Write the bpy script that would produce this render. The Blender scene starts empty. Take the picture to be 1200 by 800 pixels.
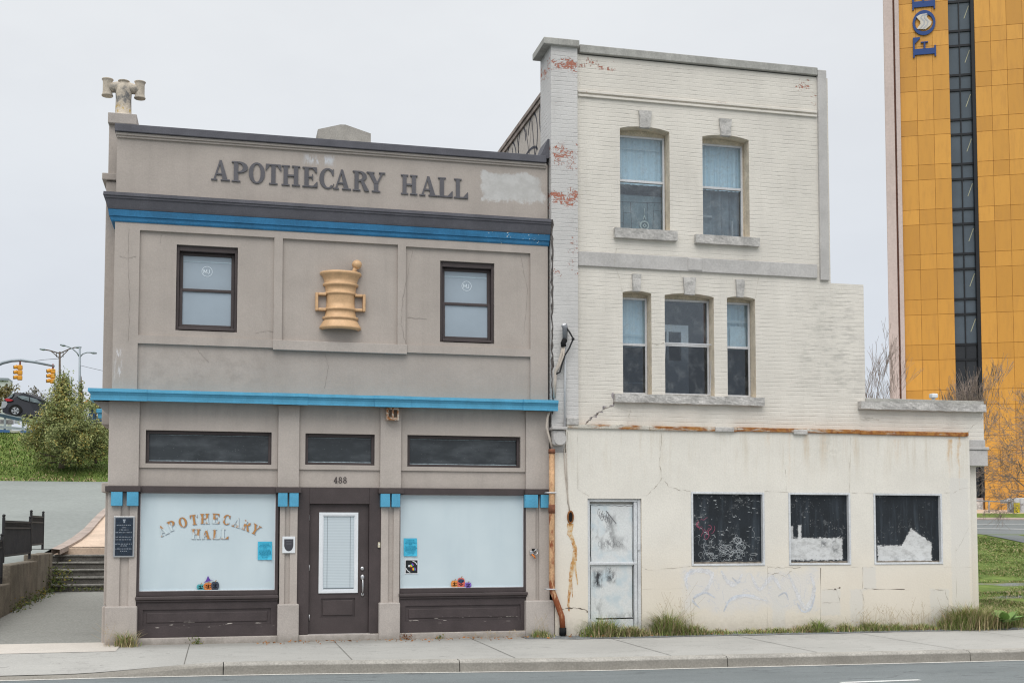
import bpy, bmesh, math, random
from mathutils import Vector, Matrix, noise as mnoise
R = math.radians
rnd = random.Random(7)
scn = bpy.context.scene
COL = scn.collection

# ------------------------------------------------------------------ camera model (all pixel numbers: 1200 x 800 photo)
F, PX, PY = 1400.0, 600.0, 540.0
PITCH = math.atan(1400 / 24400.0)
YAW = R(13.48)
CH = 1.7
FW = Vector((math.sin(YAW) * math.cos(PITCH), math.cos(YAW) * math.cos(PITCH), math.sin(PITCH)))
RT = Vector((math.cos(YAW), -math.sin(YAW), 0))
UP = RT.cross(FW)

def ray(px, py):
    return RT * ((px - PX) / F) + UP * ((PY - py) / F) + FW

_d = ray(330, 752)
DIST = (CH / -_d.z) * _d.y + 0.1
CAM = Vector((0, -DIST, CH))

def at(px, py, Y=0.0):
    """a photo measurement turned into metres on the vertical plane y = Y"""
    d = ray(px, py)
    return CAM + d * ((Y - CAM.y) / d.y)

def onslope(px, py, a, b):
    """... on the sloping ground z = a + b*y"""
    d = ray(px, py)
    t = (a + b * CAM.y - CAM.z) / (d.z - b * d.y)
    return CAM + d * t

def proj(p):
    v = Vector(p) - CAM
    k = F / v.dot(FW)
    return PX + v.dot(RT) * k, PY - v.dot(UP) * k

def rect(x0, y0, x1, y1, Y=0.0):
    a, b = at(x0, y0, Y), at(x1, y1, Y)
    return a.x, b.x, b.z, a.z            # X0 X1 Z0 Z1

cam = bpy.data.cameras.new("camera")
camo = bpy.data.objects.new("camera", cam)
COL.objects.link(camo)
camo.location = CAM
rotm = Matrix((RT, UP, -FW)).transposed()
camo.rotation_euler = rotm.to_euler()
cam.sensor_width = 36
cam.lens = F / 1200 * 36
cam.shift_y = (PY - 400) / 1200
cam.clip_end = 6000
cam.clip_start = 0.1
scn.camera = camo

# ------------------------------------------------------------------ materials
def ins(node, name):
    for s in node.inputs:
        if s.name == name and s.enabled:
            return s
    return node.inputs[name]

class NT:
    def __init__(self, nt):
        self.nt = nt
    def n(self, typ, props=None, **kw):
        nd = self.nt.nodes.new(typ)
        for k, v in (props or {}).items():
            setattr(nd, k, v)
        for k, v in kw.items():
            self.put(nd.inputs[k.replace('_', ' ')] if k.replace('_', ' ') in nd.inputs else nd.inputs[k], v)
        return nd
    def put(self, sock, v):
        if isinstance(v, bpy.types.NodeSocket):
            self.nt.links.new(v, sock)
        else:
            sock.default_value = v
    def m(self, op, a, b=0.0, c=None, clamp=False):
        nd = self.nt.nodes.new('ShaderNodeMath')
        nd.operation = op
        nd.use_clamp = clamp
        self.put(nd.inputs[0], a); self.put(nd.inputs[1], b)
        if c is not None: self.put(nd.inputs[2], c)
        return nd.outputs[0]
    def mix(self, fac, a, b, blend='MIX'):
        nd = self.nt.nodes.new('ShaderNodeMix')
        nd.data_type = 'RGBA'; nd.blend_type = blend; nd.clamp_factor = True
        self.put(nd.inputs[0], fac)
        self.put(nd.inputs[6], a if isinstance(a, bpy.types.NodeSocket) else (*a[:3], 1))
        self.put(nd.inputs[7], b if isinstance(b, bpy.types.NodeSocket) else (*b[:3], 1))
        return nd.outputs[2]
    def noise(self, vec, scale, detail=4, rough=.55, dist=0.0):
        nd = self.n('ShaderNodeTexNoise', None, Scale=scale, Detail=detail, Roughness=rough, Distortion=dist)
        self.put(nd.inputs['Vector'], vec)
        return nd.outputs['Fac']
    def mapv(self, vec, scale=(1, 1, 1), loc=(0, 0, 0)):
        nd = self.n('ShaderNodeMapping')
        self.put(nd.inputs['Vector'], vec)
        nd.inputs['Scale'].default_value = scale
        nd.inputs['Location'].default_value = loc
        return nd.outputs[0]
    def ramp(self, fac, lo, hi):
        nd = self.n('ShaderNodeMapRange', {'interpolation_type': 'SMOOTHSTEP'})
        self.put(nd.inputs['Value'], fac)
        nd.inputs['From Min'].default_value = lo; nd.inputs['From Max'].default_value = hi
        return nd.outputs[0]
    def sep(self, vec):
        nd = self.n('ShaderNodeSeparateXYZ'); self.put(nd.inputs[0], vec)
        return nd.outputs
    def comb(self, x, y, z):
        nd = self.n('ShaderNodeCombineXYZ')
        self.put(nd.inputs[0], x); self.put(nd.inputs[1], y); self.put(nd.inputs[2], z)
        return nd.outputs[0]
    def boxmask(self, x, z, x0, x1, z0, z1, soft=.08, nz=None, amp=.2):
        """1 inside the rectangle, ragged by the noise nz"""
        cx, cz, hx, hz = (x0 + x1) / 2, (z0 + z1) / 2, abs(x1 - x0) / 2, abs(z1 - z0) / 2
        dx = self.m('SUBTRACT', self.m('ABSOLUTE', self.m('SUBTRACT', x, cx)), hx)
        dz = self.m('SUBTRACT', self.m('ABSOLUTE', self.m('SUBTRACT', z, cz)), hz)
        d = self.m('MAXIMUM', dx, dz)
        if nz is not None:
            d = self.m('ADD', d, self.m('MULTIPLY', self.m('SUBTRACT', nz, .5), amp * 2))
        return self.ramp(d, soft, -soft)

MATS = {}
def mat(name, col, rough=.75, spec=.35, metal=0.0, var=.10, vscale=1.5, fine=.06, fscale=40, bump=.15, bscale=60, bdist=.004,
        extra=None, streak=0.0, coord='Object', bumpextra=None, dirt=0.0):
    if name in MATS:
        return MATS[name]
    m = bpy.data.materials.new(name)
    m.use_nodes = True
    nt = m.node_tree
    T = NT(nt)
    bs = nt.nodes['Principled BSDF']
    tc = T.n('ShaderNodeTexCoord').outputs[coord]
    c = (*col, 1)
    base = T.mix(0, col, col)
    if var:
        nv = T.noise(tc, vscale, 5, .6)
        base = T.mix(T.ramp(nv, .3, .7), [x * (1 - var) for x in col], [min(1, x * (1 + var)) for x in col])
    if fine:
        nf = T.noise(tc, fscale, 3, .6)
        base = T.mix(1.0, base, T.mix(T.ramp(nf, .3, .7), [1 - fine] * 3, [1 + fine] * 3), 'MULTIPLY')
    if streak:
        s = T.noise(T.mapv(tc, (6, 6, .35)), 1.0, 5, .65)
        base = T.mix(T.m('MULTIPLY', T.ramp(s, .45, .8), streak), base, [x * .55 for x in col])
    if dirt:
        s = T.noise(tc, 3.1, 6, .7, .4)
        base = T.mix(T.m('MULTIPLY', T.ramp(s, .5, .78), dirt), base, [x * .5 for x in col])
    bh = None
    if extra:
        r = extra(T, base, tc)
        if isinstance(r, tuple):
            base, bh = r
        else:
            base = r
    T.put(bs.inputs['Base Color'], base)
    bs.inputs['Roughness'].default_value = rough
    bs.inputs['Specular IOR Level'].default_value = spec
    bs.inputs['Metallic'].default_value = metal
    if bump or bh is not None:
        bp = T.n('ShaderNodeBump')
        nb = T.noise(tc, bscale, 4, .6)
        if bh is not None:
            nb = T.m('ADD', T.m('MULTIPLY', nb, .25), bh)
        T.put(bp.inputs['Height'], nb)
        bp.inputs['Strength'].default_value = bump if bh is None else max(bump, .6)
        bp.inputs['Distance'].default_value = bdist
        nt.links.new(bp.outputs[0], bs.inputs['Normal'])
    MATS[name] = m
    return m

# ------------------------------------------------------------------ mesh builder (world coordinates)
class MB:
    def __init__(self):
        self.bm = bmesh.new()
        self.smooth = False
    def face(self, pts, mi=0):
        vs = [self.bm.verts.new(p) for p in pts]
        f = self.bm.faces.new(vs); f.material_index = mi
        return f
    def box(self, x0, x1, y0, y1, z0, z1, bev=0.0, mi=0):
        x0, x1 = min(x0, x1), max(x0, x1); y0, y1 = min(y0, y1), max(y0, y1); z0, z1 = min(z0, z1), max(z0, z1)
        t = bmesh.new()
        bmesh.ops.create_cube(t, size=1)
        for v in t.verts:
            v.co = Vector(((x0 + x1) / 2 + v.co.x * (x1 - x0), (y0 + y1) / 2 + v.co.y * (y1 - y0), (z0 + z1) / 2 + v.co.z * (z1 - z0)))
        if bev:
            bev = min(bev, .3 * min(x1 - x0, y1 - y0, z1 - z0))
            bmesh.ops.bevel(t, geom=t.edges[:], offset=bev, segments=2, affect='EDGES', profile=.5)
        for f in t.faces: f.material_index = mi
        self.add(t)
        return self
    def add(self, t):
        me = bpy.data.meshes.new('t'); t.to_mesh(me); t.free()
        self.bm.from_mesh(me); bpy.data.meshes.remove(me)
    def rbox(self, r, y0, y1, bev=0.0):
        return self.box(r[0], r[1], y0, y1, r[2], r[3], bev)
    def prism(self, pts, y0, y1):
        """polygon in x,z pushed from y0 (front) to y1"""
        a = [self.bm.verts.new((p[0], y0, p[1])) for p in pts]
        b = [self.bm.verts.new((p[0], y1, p[1])) for p in pts]
        self.bm.faces.new(a); self.bm.faces.new(b[::-1])
        n = len(pts)
        for i in range(n):
            self.bm.faces.new((a[i], b[i], b[(i + 1) % n], a[(i + 1) % n]))
        return self
    def strip(self, A, B, y0, y1, closed=False):
        """band between two polylines in x,z, from y0 (front) to y1"""
        n = len(A)
        a0 = [self.bm.verts.new((p[0], y0, p[1])) for p in A]; b0 = [self.bm.verts.new((p[0], y0, p[1])) for p in B]
        a1 = [self.bm.verts.new((p[0], y1, p[1])) for p in A]; b1 = [self.bm.verts.new((p[0], y1, p[1])) for p in B]
        rng = range(n if closed else n - 1)
        for i in rng:
            j = (i + 1) % n
            self.bm.faces.new((a0[i], a0[j], b0[j], b0[i]))
            self.bm.faces.new((a0[i], a1[i], a1[j], a0[j]))
            self.bm.faces.new((b0[i], b0[j], b1[j], b1[i]))
        if not closed:
            self.bm.faces.new((a0[0], b0[0], b1[0], a1[0])); self.bm.faces.new((a0[-1], a1[-1], b1[-1], b0[-1]))
        return self
    def ribbon(self, pts, w, y, taper=False, yb=None):
        """flat line of width w painted/incised on a wall at depth y; pts in x,z"""
        A, B = [], []
        n = len(pts)
        for i, p in enumerate(pts):
            q0 = pts[max(0, i - 1)]; q1 = pts[min(n - 1, i + 1)]
            d = Vector((q1[0] - q0[0], q1[1] - q0[1]));
            if d.length < 1e-6: d = Vector((1, 0))
            d.normalize(); nx, nz = -d.y, d.x
            ww = w[i] / 2 if isinstance(w, (list, tuple)) else w / 2
            if taper: ww *= .35 + .65 * math.sin(math.pi * (i + .5) / n)
            A.append((p[0] + nx * ww, p[1] + nz * ww)); B.append((p[0] - nx * ww, p[1] - nz * ww))
        va = [self.bm.verts.new((p[0], y, p[1])) for p in A]; vb = [self.bm.verts.new((p[0], y, p[1])) for p in B]
        for i in range(n - 1):
            self.bm.faces.new((va[i], va[i + 1], vb[i + 1], vb[i]))
        return self
    def tube(self, pts, r, n=8, caps=True):
        pts = [Vector(p) for p in pts]
        rings = []
        up = None
        for i, p in enumerate(pts):
            d = (pts[min(i + 1, len(pts) - 1)] - pts[max(0, i - 1)])
            if d.length < 1e-9: d = Vector((0, 0, 1))
            d.normalize()
            if up is None:
                up = d.orthogonal().normalized()
            else:
                up = (up - d * up.dot(d))
                if up.length < 1e-6: up = d.orthogonal()
                up.normalize()
            s = d.cross(up)
            rr = r[i] if isinstance(r, (list, tuple)) else r
            rings.append([self.bm.verts.new(p + (up * math.cos(a) + s * math.sin(a)) * rr) for a in [2 * math.pi * k / n for k in range(n)]])
        for a, b in zip(rings, rings[1:]):
            for k in range(n):
                f = self.bm.faces.new((a[k], a[(k + 1) % n], b[(k + 1) % n], b[k])); f.smooth = True
        if caps and n > 2:
            self.bm.faces.new(rings[0][::-1]); self.bm.faces.new(rings[-1])
        return self
    def lathe(self, prof, c, n=24, sy=1.0, a0=0, a1=2 * math.pi, cap=True, flat=False):
        """prof: (r, z) list turned about the vertical axis through c"""
        full = abs(a1 - a0 - 2 * math.pi) < 1e-6
        k = n if full else n + 1
        rings = []
        for r, z in prof:
            rings.append([self.bm.verts.new((c[0] + r * math.cos(a0 + (a1 - a0) * i / n), c[1] + sy * r * math.sin(a0 + (a1 - a0) * i / n), c[2] + z)) for i in range(k)])
        for a, b in zip(rings, rings[1:]):
            for i in range(k if full else k - 1):
                f = self.bm.faces.new((a[i], a[(i + 1) % k], b[(i + 1) % k], b[i])); f.smooth = not flat
        if cap:
            self.bm.faces.new(rings[0][::-1]); self.bm.faces.new(rings[-1])
        return self
    def ball(self, c, r, sc=(1, 1, 1), sub=2):
        t = bmesh.new()
        bmesh.ops.create_icosphere(t, subdivisions=sub, radius=r)
        for v in t.verts:
            v.co = Vector((c[0] + v.co.x * sc[0], c[1] + v.co.y * sc[1], c[2] + v.co.z * sc[2]))
        for f in t.faces: f.smooth = True
        self.add(t)
        return self
    def build(self, name, m, parent=None, label=None, smooth=False, jitter=0.0, kind=None):
        bm = self.bm
        bmesh.ops.recalc_face_normals(bm, faces=bm.faces[:])
        if jitter:
            for v in bm.verts:
                v.co += Vector((rnd.uniform(-1, 1), rnd.uniform(-1, 1), rnd.uniform(-1, 1))) * jitter
        off = Vector((0, 0, 0)); p = parent
        while p is not None:
            off += p.location; p = p.parent
        for v in bm.verts: v.co -= off
        me = bpy.data.meshes.new(name)
        bm.to_mesh(me); bm.free()
        for mm in (m if isinstance(m, (list, tuple)) else [m]):
            me.materials.append(mm)
        if smooth:
            for q in me.polygons: q.use_smooth = True
        o = bpy.data.objects.new(name, me)
        COL.objects.link(o)
        if parent is not None: o.parent = parent
        if label: o['label'] = label
        if kind: o['kind'] = kind
        return o

def tag(o, label=None, cat=None, group=None, kind=None):
    if label: o['label'] = label
    if cat: o['category'] = cat
    if group: o['group'] = group
    if kind: o['kind'] = kind
    return o

def thing(name, label, cat, loc=(0, 0, 0), group=None):
    o = bpy.data.objects.new(name, None)
    o.empty_display_size = .2
    COL.objects.link(o)
    o.location = loc
    return tag(o, label, cat, group)

def plate(outline, holes, y0, y1, side_mi=1):
    """wall slab in the x,z plane with openings; y0 front, y1 back. Reveals get material 1"""
    cu = bpy.data.curves.new('c', 'CURVE'); cu.dimensions = '2D'; cu.fill_mode = 'BOTH'
    cu.extrude = abs(y1 - y0) / 2
    for poly in [outline] + holes:
        sp = cu.splines.new('POLY'); sp.points.add(len(poly) - 1); sp.use_cyclic_u = True
        for q, p in zip(sp.points, poly): q.co = (p[0], p[1], 0, 1)
    ob = bpy.data.objects.new('c', cu); COL.objects.link(ob)
    dg = bpy.context.evaluated_depsgraph_get(); dg.update()
    me = bpy.data.meshes.new_from_object(ob.evaluated_get(dg))
    bpy.data.objects.remove(ob); bpy.data.curves.remove(cu)
    mb = MB(); mb.bm.from_mesh(me); bpy.data.meshes.remove(me)
    for v in mb.bm.verts:
        x, y, z = v.co
        v.co = (x, (y0 + y1) / 2 - z, y)
    bmesh.ops.remove_doubles(mb.bm, verts=mb.bm.verts[:], dist=1e-5)
    mb.bm.normal_update()
    for f in mb.bm.faces:
        f.material_index = side_mi if abs(f.normal.y) < .5 else 0
        f.smooth = False
    return mb

def rpoly(r):
    return [(r[0], r[2]), (r[1], r[2]), (r[1], r[3]), (r[0], r[3])]

def wobble(pts, amp, n=6):
    out = []
    for a, b in zip(pts, pts[1:]):
        for i in range(n):
            t = i / n
            out.append((a[0] + (b[0] - a[0]) * t + rnd.uniform(-amp, amp), a[1] + (b[1] - a[1]) * t + rnd.uniform(-amp, amp)))
    out.append(pts[-1])
    return out

# ------------------------------------------------------------------ serif capitals, height 1, built from strokes
def _el(cx, cz, rx, rz, a0, a1, n=20):
    return [(cx + rx * math.cos(R(a0 + (a1 - a0) * i / n)), cz + rz * math.sin(R(a0 + (a1 - a0) * i / n))) for i in range(n + 1)]
def _rc(x0, x1, z0, z1): return ([(x0, z0), (x1, z0)], [(x0, z1), (x1, z1)])
def _stem(x0, x1, e=.1, z0=0, z1=1): return [_rc(x0, x1, z0, z1), _rc(x0 - e, x1 + e, z0, z0 + .065), _rc(x0 - e, x1 + e, z1 - .065, z1)]
GL = {
 'A': (.92, [([(.10, .02), (.19, .02)], [(.42, 1), (.50, 1)]), ([(.58, .02), (.84, .02)], [(.40, 1), (.52, 1)]), _rc(.24, .66, .28, .36), _rc(0, .31, 0, .065), _rc(.48, .95, 0, .065)]),
 'P': (.80, _stem(.12, .34) + [(_el(.36, .72, .44, .28, 90, -90), _el(.36, .72, .2, .2, 90, -90)), _rc(.3, .37, .925, 1), _rc(.3, .37, .44, .52)]),
 'O': (.86, [(_el(.43, .5, .43, .52, 0, 360, 36), _el(.43, .5, .20, .44, 0, 360, 36))]),
 'T': (.82, [_rc(.30, .52, 0, 1), _rc(.19, .63, 0, .065), _rc(.02, .80, .925, 1), ([(0, .68), (.04, .68)], [(.02, .95), (.22, .95)]), ([(.78, .68), (.82, .68)], [(.6, .95), (.8, .95)])]),
 'H': (.95, _stem(.10, .32) + _stem(.63, .85) + [_rc(.3, .65, .46, .545)]),
 'E': (.80, _stem(.10, .32) + [_rc(.3, .74, .925, 1), _rc(.3, .78, 0, .075), _rc(.3, .52, .47, .545), ([(.70, .72), (.74, .72)], [(.52, .95), (.74, .95)]), ([(.74, .28), (.78, .28)], [(.54, .05), (.78, .05)]), _rc(.5, .54, .36, .65)]),
 'C': (.80, [(_el(.43, .5, .43, .52, 50, 315, 30), _el(.45, .5, .22, .44, 50, 315, 30)), ([(.68, .66), (.745, .66)], [(.6, .86), (.745, 1)]), ([(.70, .12), (.77, .26)], [(.68, .10), (.745, .26)])]),
 'R': (.92, _stem(.12, .34) + [(_el(.36, .74, .42, .26, 90, -90), _el(.36, .74, .19, .185, 90, -90)), _rc(.3, .37, .925, 1), _rc(.3, .37, .48, .555), ([(.44, .5), (.60, .52)], [(.66, .0), (.92, .0)])]),
 'Y': (.92, [_rc(.36, .58, 0, .48), _rc(.25, .69, 0, .065), ([(.06, .97), (.30, .97)], [(.37, .42), (.57, .42)]), ([(.74, .97), (.83, .97)], [(.48, .44), (.57, .44)]), _rc(-.02, .38, .935, 1), _rc(.62, .94, .935, 1)]),
 'L': (.80, _stem(.10, .32) + [_rc(.3, .78, 0, .075), ([(.74, .32), (.78, .32)], [(.5, .05), (.78, .05)])]),
 'F': (.78, _stem(.10, .32) + [_rc(.3, .76, .925, 1), _rc(.3, .56, .46, .535), ([(.72, .68), (.76, .68)], [(.5, .95), (.76, .95)]), _rc(.54, .58, .34, .66)]),
 '4': (.62, [_rc(.34, .5, 0, 1), _rc(.24, .6, 0, .065), _rc(.0, .62, .25, .33), ([(.0, .29), (.1, .29)], [(.36, 1), (.48, 1)])]),
 '8': (.60, [(_el(.3, .75, .25, .25, 0, 360, 24), _el(.3, .75, .12, .18, 0, 360, 24)), (_el(.3, .27, .3, .28, 0, 360, 24), _el(.3, .27, .15, .205, 0, 360, 24))]),
}
def glyph(mb, ch, fn, y, depth, step=.0012):
    """fn maps glyph units (u, v) to x, z ; front face at y"""
    for k, (A, B) in enumerate(GL[ch][1]):
        mb.strip([fn(*p) for p in A], [fn(*p) for p in B], y - k * step, y + depth)
# ================================================================== materials for the grey shop
def taupe_extra(pale=True):
    def f(T, base, tc):
        s = T.sep(tc)
        n1 = T.noise(tc, 5.0, 5, .65)
        n2 = T.noise(T.mapv(tc, (9, 9, 1.2)), 1.0, 5, .7)
        # damp grey grime under the ledges, pinkish worn area above the lower ledge
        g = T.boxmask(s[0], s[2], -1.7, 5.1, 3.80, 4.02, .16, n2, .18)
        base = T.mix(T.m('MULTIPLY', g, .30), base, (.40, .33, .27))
        a, b = at(150, 385), at(345, 470)
        g = T.boxmask(s[0], s[2], a.x, b.x, b.z, a.z - .1, .35, n1, .5)
        base = T.mix(T.m('MULTIPLY', g, T.m('MULTIPLY', T.ramp(n1, .45, .7), .35)), base, (.27, .235, .21))
        # ragged darker band at the pilaster heads
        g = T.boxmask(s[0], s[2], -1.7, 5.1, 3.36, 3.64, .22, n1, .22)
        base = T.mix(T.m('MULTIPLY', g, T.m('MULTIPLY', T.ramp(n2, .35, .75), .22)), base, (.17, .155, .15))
        if pale:
            # bare repair patch right of the lettering and a bird-lime splash above it
            a, b = at(566, 201), at(637, 237)
            g = T.boxmask(s[0], s[2], a.x, b.x, b.z, a.z, .03, n1, .17)
            base = T.mix(T.m('MULTIPLY', g, .8), base, T.mix(T.ramp(n1, .35, .65), (.60, .60, .595), (.50, .50, .49)))
            n3 = T.noise(T.mapv(tc, (16, 16, 3.5)), 1.0, 4, .65)
            a, b = at(357, 180), at(392, 193)
            g = T.boxmask(s[0], s[2], a.x, b.x, b.z, a.z, .05, n3, .16)
            base = T.mix(T.m('MULTIPLY', g, T.ramp(n3, .42, .58)), base, (.60, .62, .66))
            # flaked corner above the awning
            a, b = at(134, 408), at(143, 452)
            g = T.boxmask(s[0], s[2], a.x, b.x, b.z, a.z, .04, n3, .15)
            base = T.mix(T.m('MULTIPLY', g, T.ramp(n3, .5, .56)), base, (.62, .60, .60))
        return base
    return f

TAUPE = (.435, .388, .352)
m_taupe = mat('taupe_stucco', TAUPE, .88, .25, var=.07, vscale=1.1, fine=.045, fscale=45, bump=.45, bscale=9, bdist=.012, streak=.16, dirt=.07, extra=taupe_extra())
m_taupe2 = mat('taupe_trim', (.458, .412, .376), .85, .25, var=.06, vscale=2, fine=.06, fscale=50, bump=.3, bscale=55, bdist=.004, streak=.12)
m_plinth = mat('taupe_plinth', (.44, .40, .37), .88, .25, var=.08, vscale=2.5, fine=.08, fscale=60, bump=.4, bscale=50, bdist=.005, dirt=.18, extra=lambda T, b, tc: T.mix(T.m('MULTIPLY', T.boxmask(T.sep(tc)[0], T.sep(tc)[2], -9, 9, -.3, .05, .10, T.noise(tc, 7, 5, .7), .14), .6), b, (.17, .155, .125)))  # foot darkened in the colour for contact shadow and dirt
m_brown = mat('dark_brown_paint', (.064, .050, .050), .55, .4, var=.12, vscale=3, fine=.1, fscale=70, bump=.12, bscale=70, streak=.15)
def scuff(T, base, tc):
    n = T.noise(T.mapv(tc, (5, 5, 30)), 1.0, 4, .6)
    s = T.sep(tc)
    a, b = at(240, 727), at(240, 734)
    g = T.boxmask(s[0], s[2], -1.5, 5, b.z, a.z, .02)
    return T.mix(T.m('MULTIPLY', g, T.ramp(n, .62, .66)), base, (.5, .46, .42))
m_riser = mat('riser_paint', (.062, .049, .050), .6, .35, var=.15, vscale=3, fine=.1, fscale=60, bump=.2, bscale=50, extra=scuff)
m_slate = mat('slate_paint', (.105, .105, .122), .7, .3, var=.15, vscale=2.5, fine=.1, fscale=60, bump=.2, streak=.15)
def blue_chips(T, base, tc):
    s = T.sep(tc); n = T.noise(tc, 30, 3, .6)
    a, b = at(575, 266, -.1), at(640, 285, -.1)
    g = T.boxmask(s[0], s[2], a.x, b.x, b.z, a.z, .05, T.noise(tc, 7, 3), .3)
    return T.mix(T.m('MULTIPLY', g, T.ramp(n, .645, .68)), base, (.55, .6, .62))
m_blue = mat('blue_paint', (.028, .165, .33), .6, .35, var=.16, vscale=2.5, fine=.10, fscale=40, bump=.2, streak=.35, dirt=.2, extra=blue_chips)
m_sky_blue = mat('light_blue_paint', (.085, .345, .53), .5, .4, var=.10, vscale=4, fine=.07, fscale=60, bump=.15, streak=.18)
m_letter = mat('letter_paint', (.115, .112, .125), .6, .35, var=.1, fine=.05, bump=.1)
m_gold = mat('gold_paint', (.62, .395, .215), .48, .45, .1, var=.10, vscale=6, fine=.05, fscale=40, bump=.08)
m_blk = mat('black_void', (.012, .012, .013), .8, .2, var=0, fine=0, bump=0)
m_steel = mat('satin_steel', (.55, .55, .56), .3, .5, .9, var=.05, fine=.03, bump=.05)
m_white = mat('white_vinyl', (.74, .77, .80), .4, .4, var=.04, fine=.03, bump=.05)
m_conc = mat('pale_concrete', (.40, .38, .35), .9, .2, var=.14, vscale=3, fine=.12, fscale=50, bump=.5, bscale=35, bdist=.006, dirt=.25)
m_roof = mat('roof_felt', (.06, .06, .065), .9, .2, bump=.4)

def glass_reflect(name, col, rough=.04, spec=.6, extra=None, var=.05):
    return mat(name, col, rough, spec, var=var, vscale=1.3, fine=0, bump=.0, extra=extra)
m_glass_sash = glass_reflect('sash_glass', (.33, .395, .455), .06, .6)  # reflected sky put into the blue-grey base colour
def film(T, base, tc):
    s = T.sep(tc)
    n = T.noise(tc, .9, 3)
    return T.mix(T.ramp(n, .3, .7), (.55, .645, .69), (.60, .695, .735)) if False else T.mix(T.m('MULTIPLY', T.ramp(T.noise(T.mapv(tc, (1.2, 1, .25)), 2.0, 4, .6), .45, .75), .5), T.mix(T.ramp(n, .3, .7), (.55, .645, .69), (.60, .695, .735)), (.50, .60, .65))
m_film = mat('frosted_film', (.58, .68, .72), .28, .45, var=0, fine=.02, fscale=90, bump=.03, extra=film)
def transom_x(T, base, tc):
    n = T.noise(T.mapv(tc, (1.2, 1, 3)), 1.6, 4, .6)
    n2 = T.noise(tc, 34, 2)
    b = T.mix(T.ramp(n, .4, .75), base, (.07, .08, .088))
    return T.mix(T.m('MULTIPLY', T.ramp(n2, .66, .72), .35), b, (.2, .22, .23))
m_transom = mat('transom_glass', (.026, .032, .036), .12, .5, var=.2, fine=0, bump=0, extra=transom_x)
m_frost_line = mat('frosty_edge', (.34, .42, .46), .5, .3, var=.3, vscale=20, bump=0)

# ================================================================== grey shop building
XL, XR = -1.67, 5.08
apo = thing('shop_building', 'two storey taupe stucco shop with blue cornice, blue awning ledge and brown shopfront', 'building', (0, 0, 0))

# upper wall with two window openings
WL = rect(207, 285.5, 277.6, 388.8); WR = rect(516.5, 304.5, 580, 402.3)
z_cor = at(136, 259)[2] + .02
zc_bot_ = at(136.1, 153.6, -.03)[2]
zc0 = 3.50
up = plate([(XL, zc0), (XR, zc0), (XR, zc_bot_ - .01), (XL, zc_bot_ - .01)], [rpoly(WL), rpoly(WR)], .045, .32)
up.build('upper_wall', [m_taupe, m_taupe2], apo)

# raised plaster frame around the panels (proud of the wall by 45 mm)
pL = rect(164, 269.5, 320.3, 398); pC = rect(331.5, 280, 465.7, 405.5); pR = rect(475.8, 288.7, 621.7, 412)
pB = rect(161.3, 404.5, 621.7, 463)
zt = at(136, 258, 0)[2]
fr = plate([(XL - .002, zc0 + .02), (XR - .01, zc0 + .02), (XR - .01, zt), (XL - .002, zt)],
           [rpoly((pL[0], pL[1], pL[2], pL[3])), rpoly((pC[0], pC[1], pL[2], pL[3] - .005)), rpoly((pR[0], pR[1], pL[2], pR[3])),
            rpoly((pB[0], pB[1], 3.72, pL[2] - .125))], 0.0, .05)
fr.build('panel_moulding', [m_taupe, m_taupe2], apo)
mb = MB()
a, b = at(320, 403.5, -.03), at(477, 412, -.03)
mb.box(a.x, b.x, -.03, .04, pL[2] - .155, pL[2] - .004, .006)
mb.build('centre_sill', m_taupe2, apo)

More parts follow.
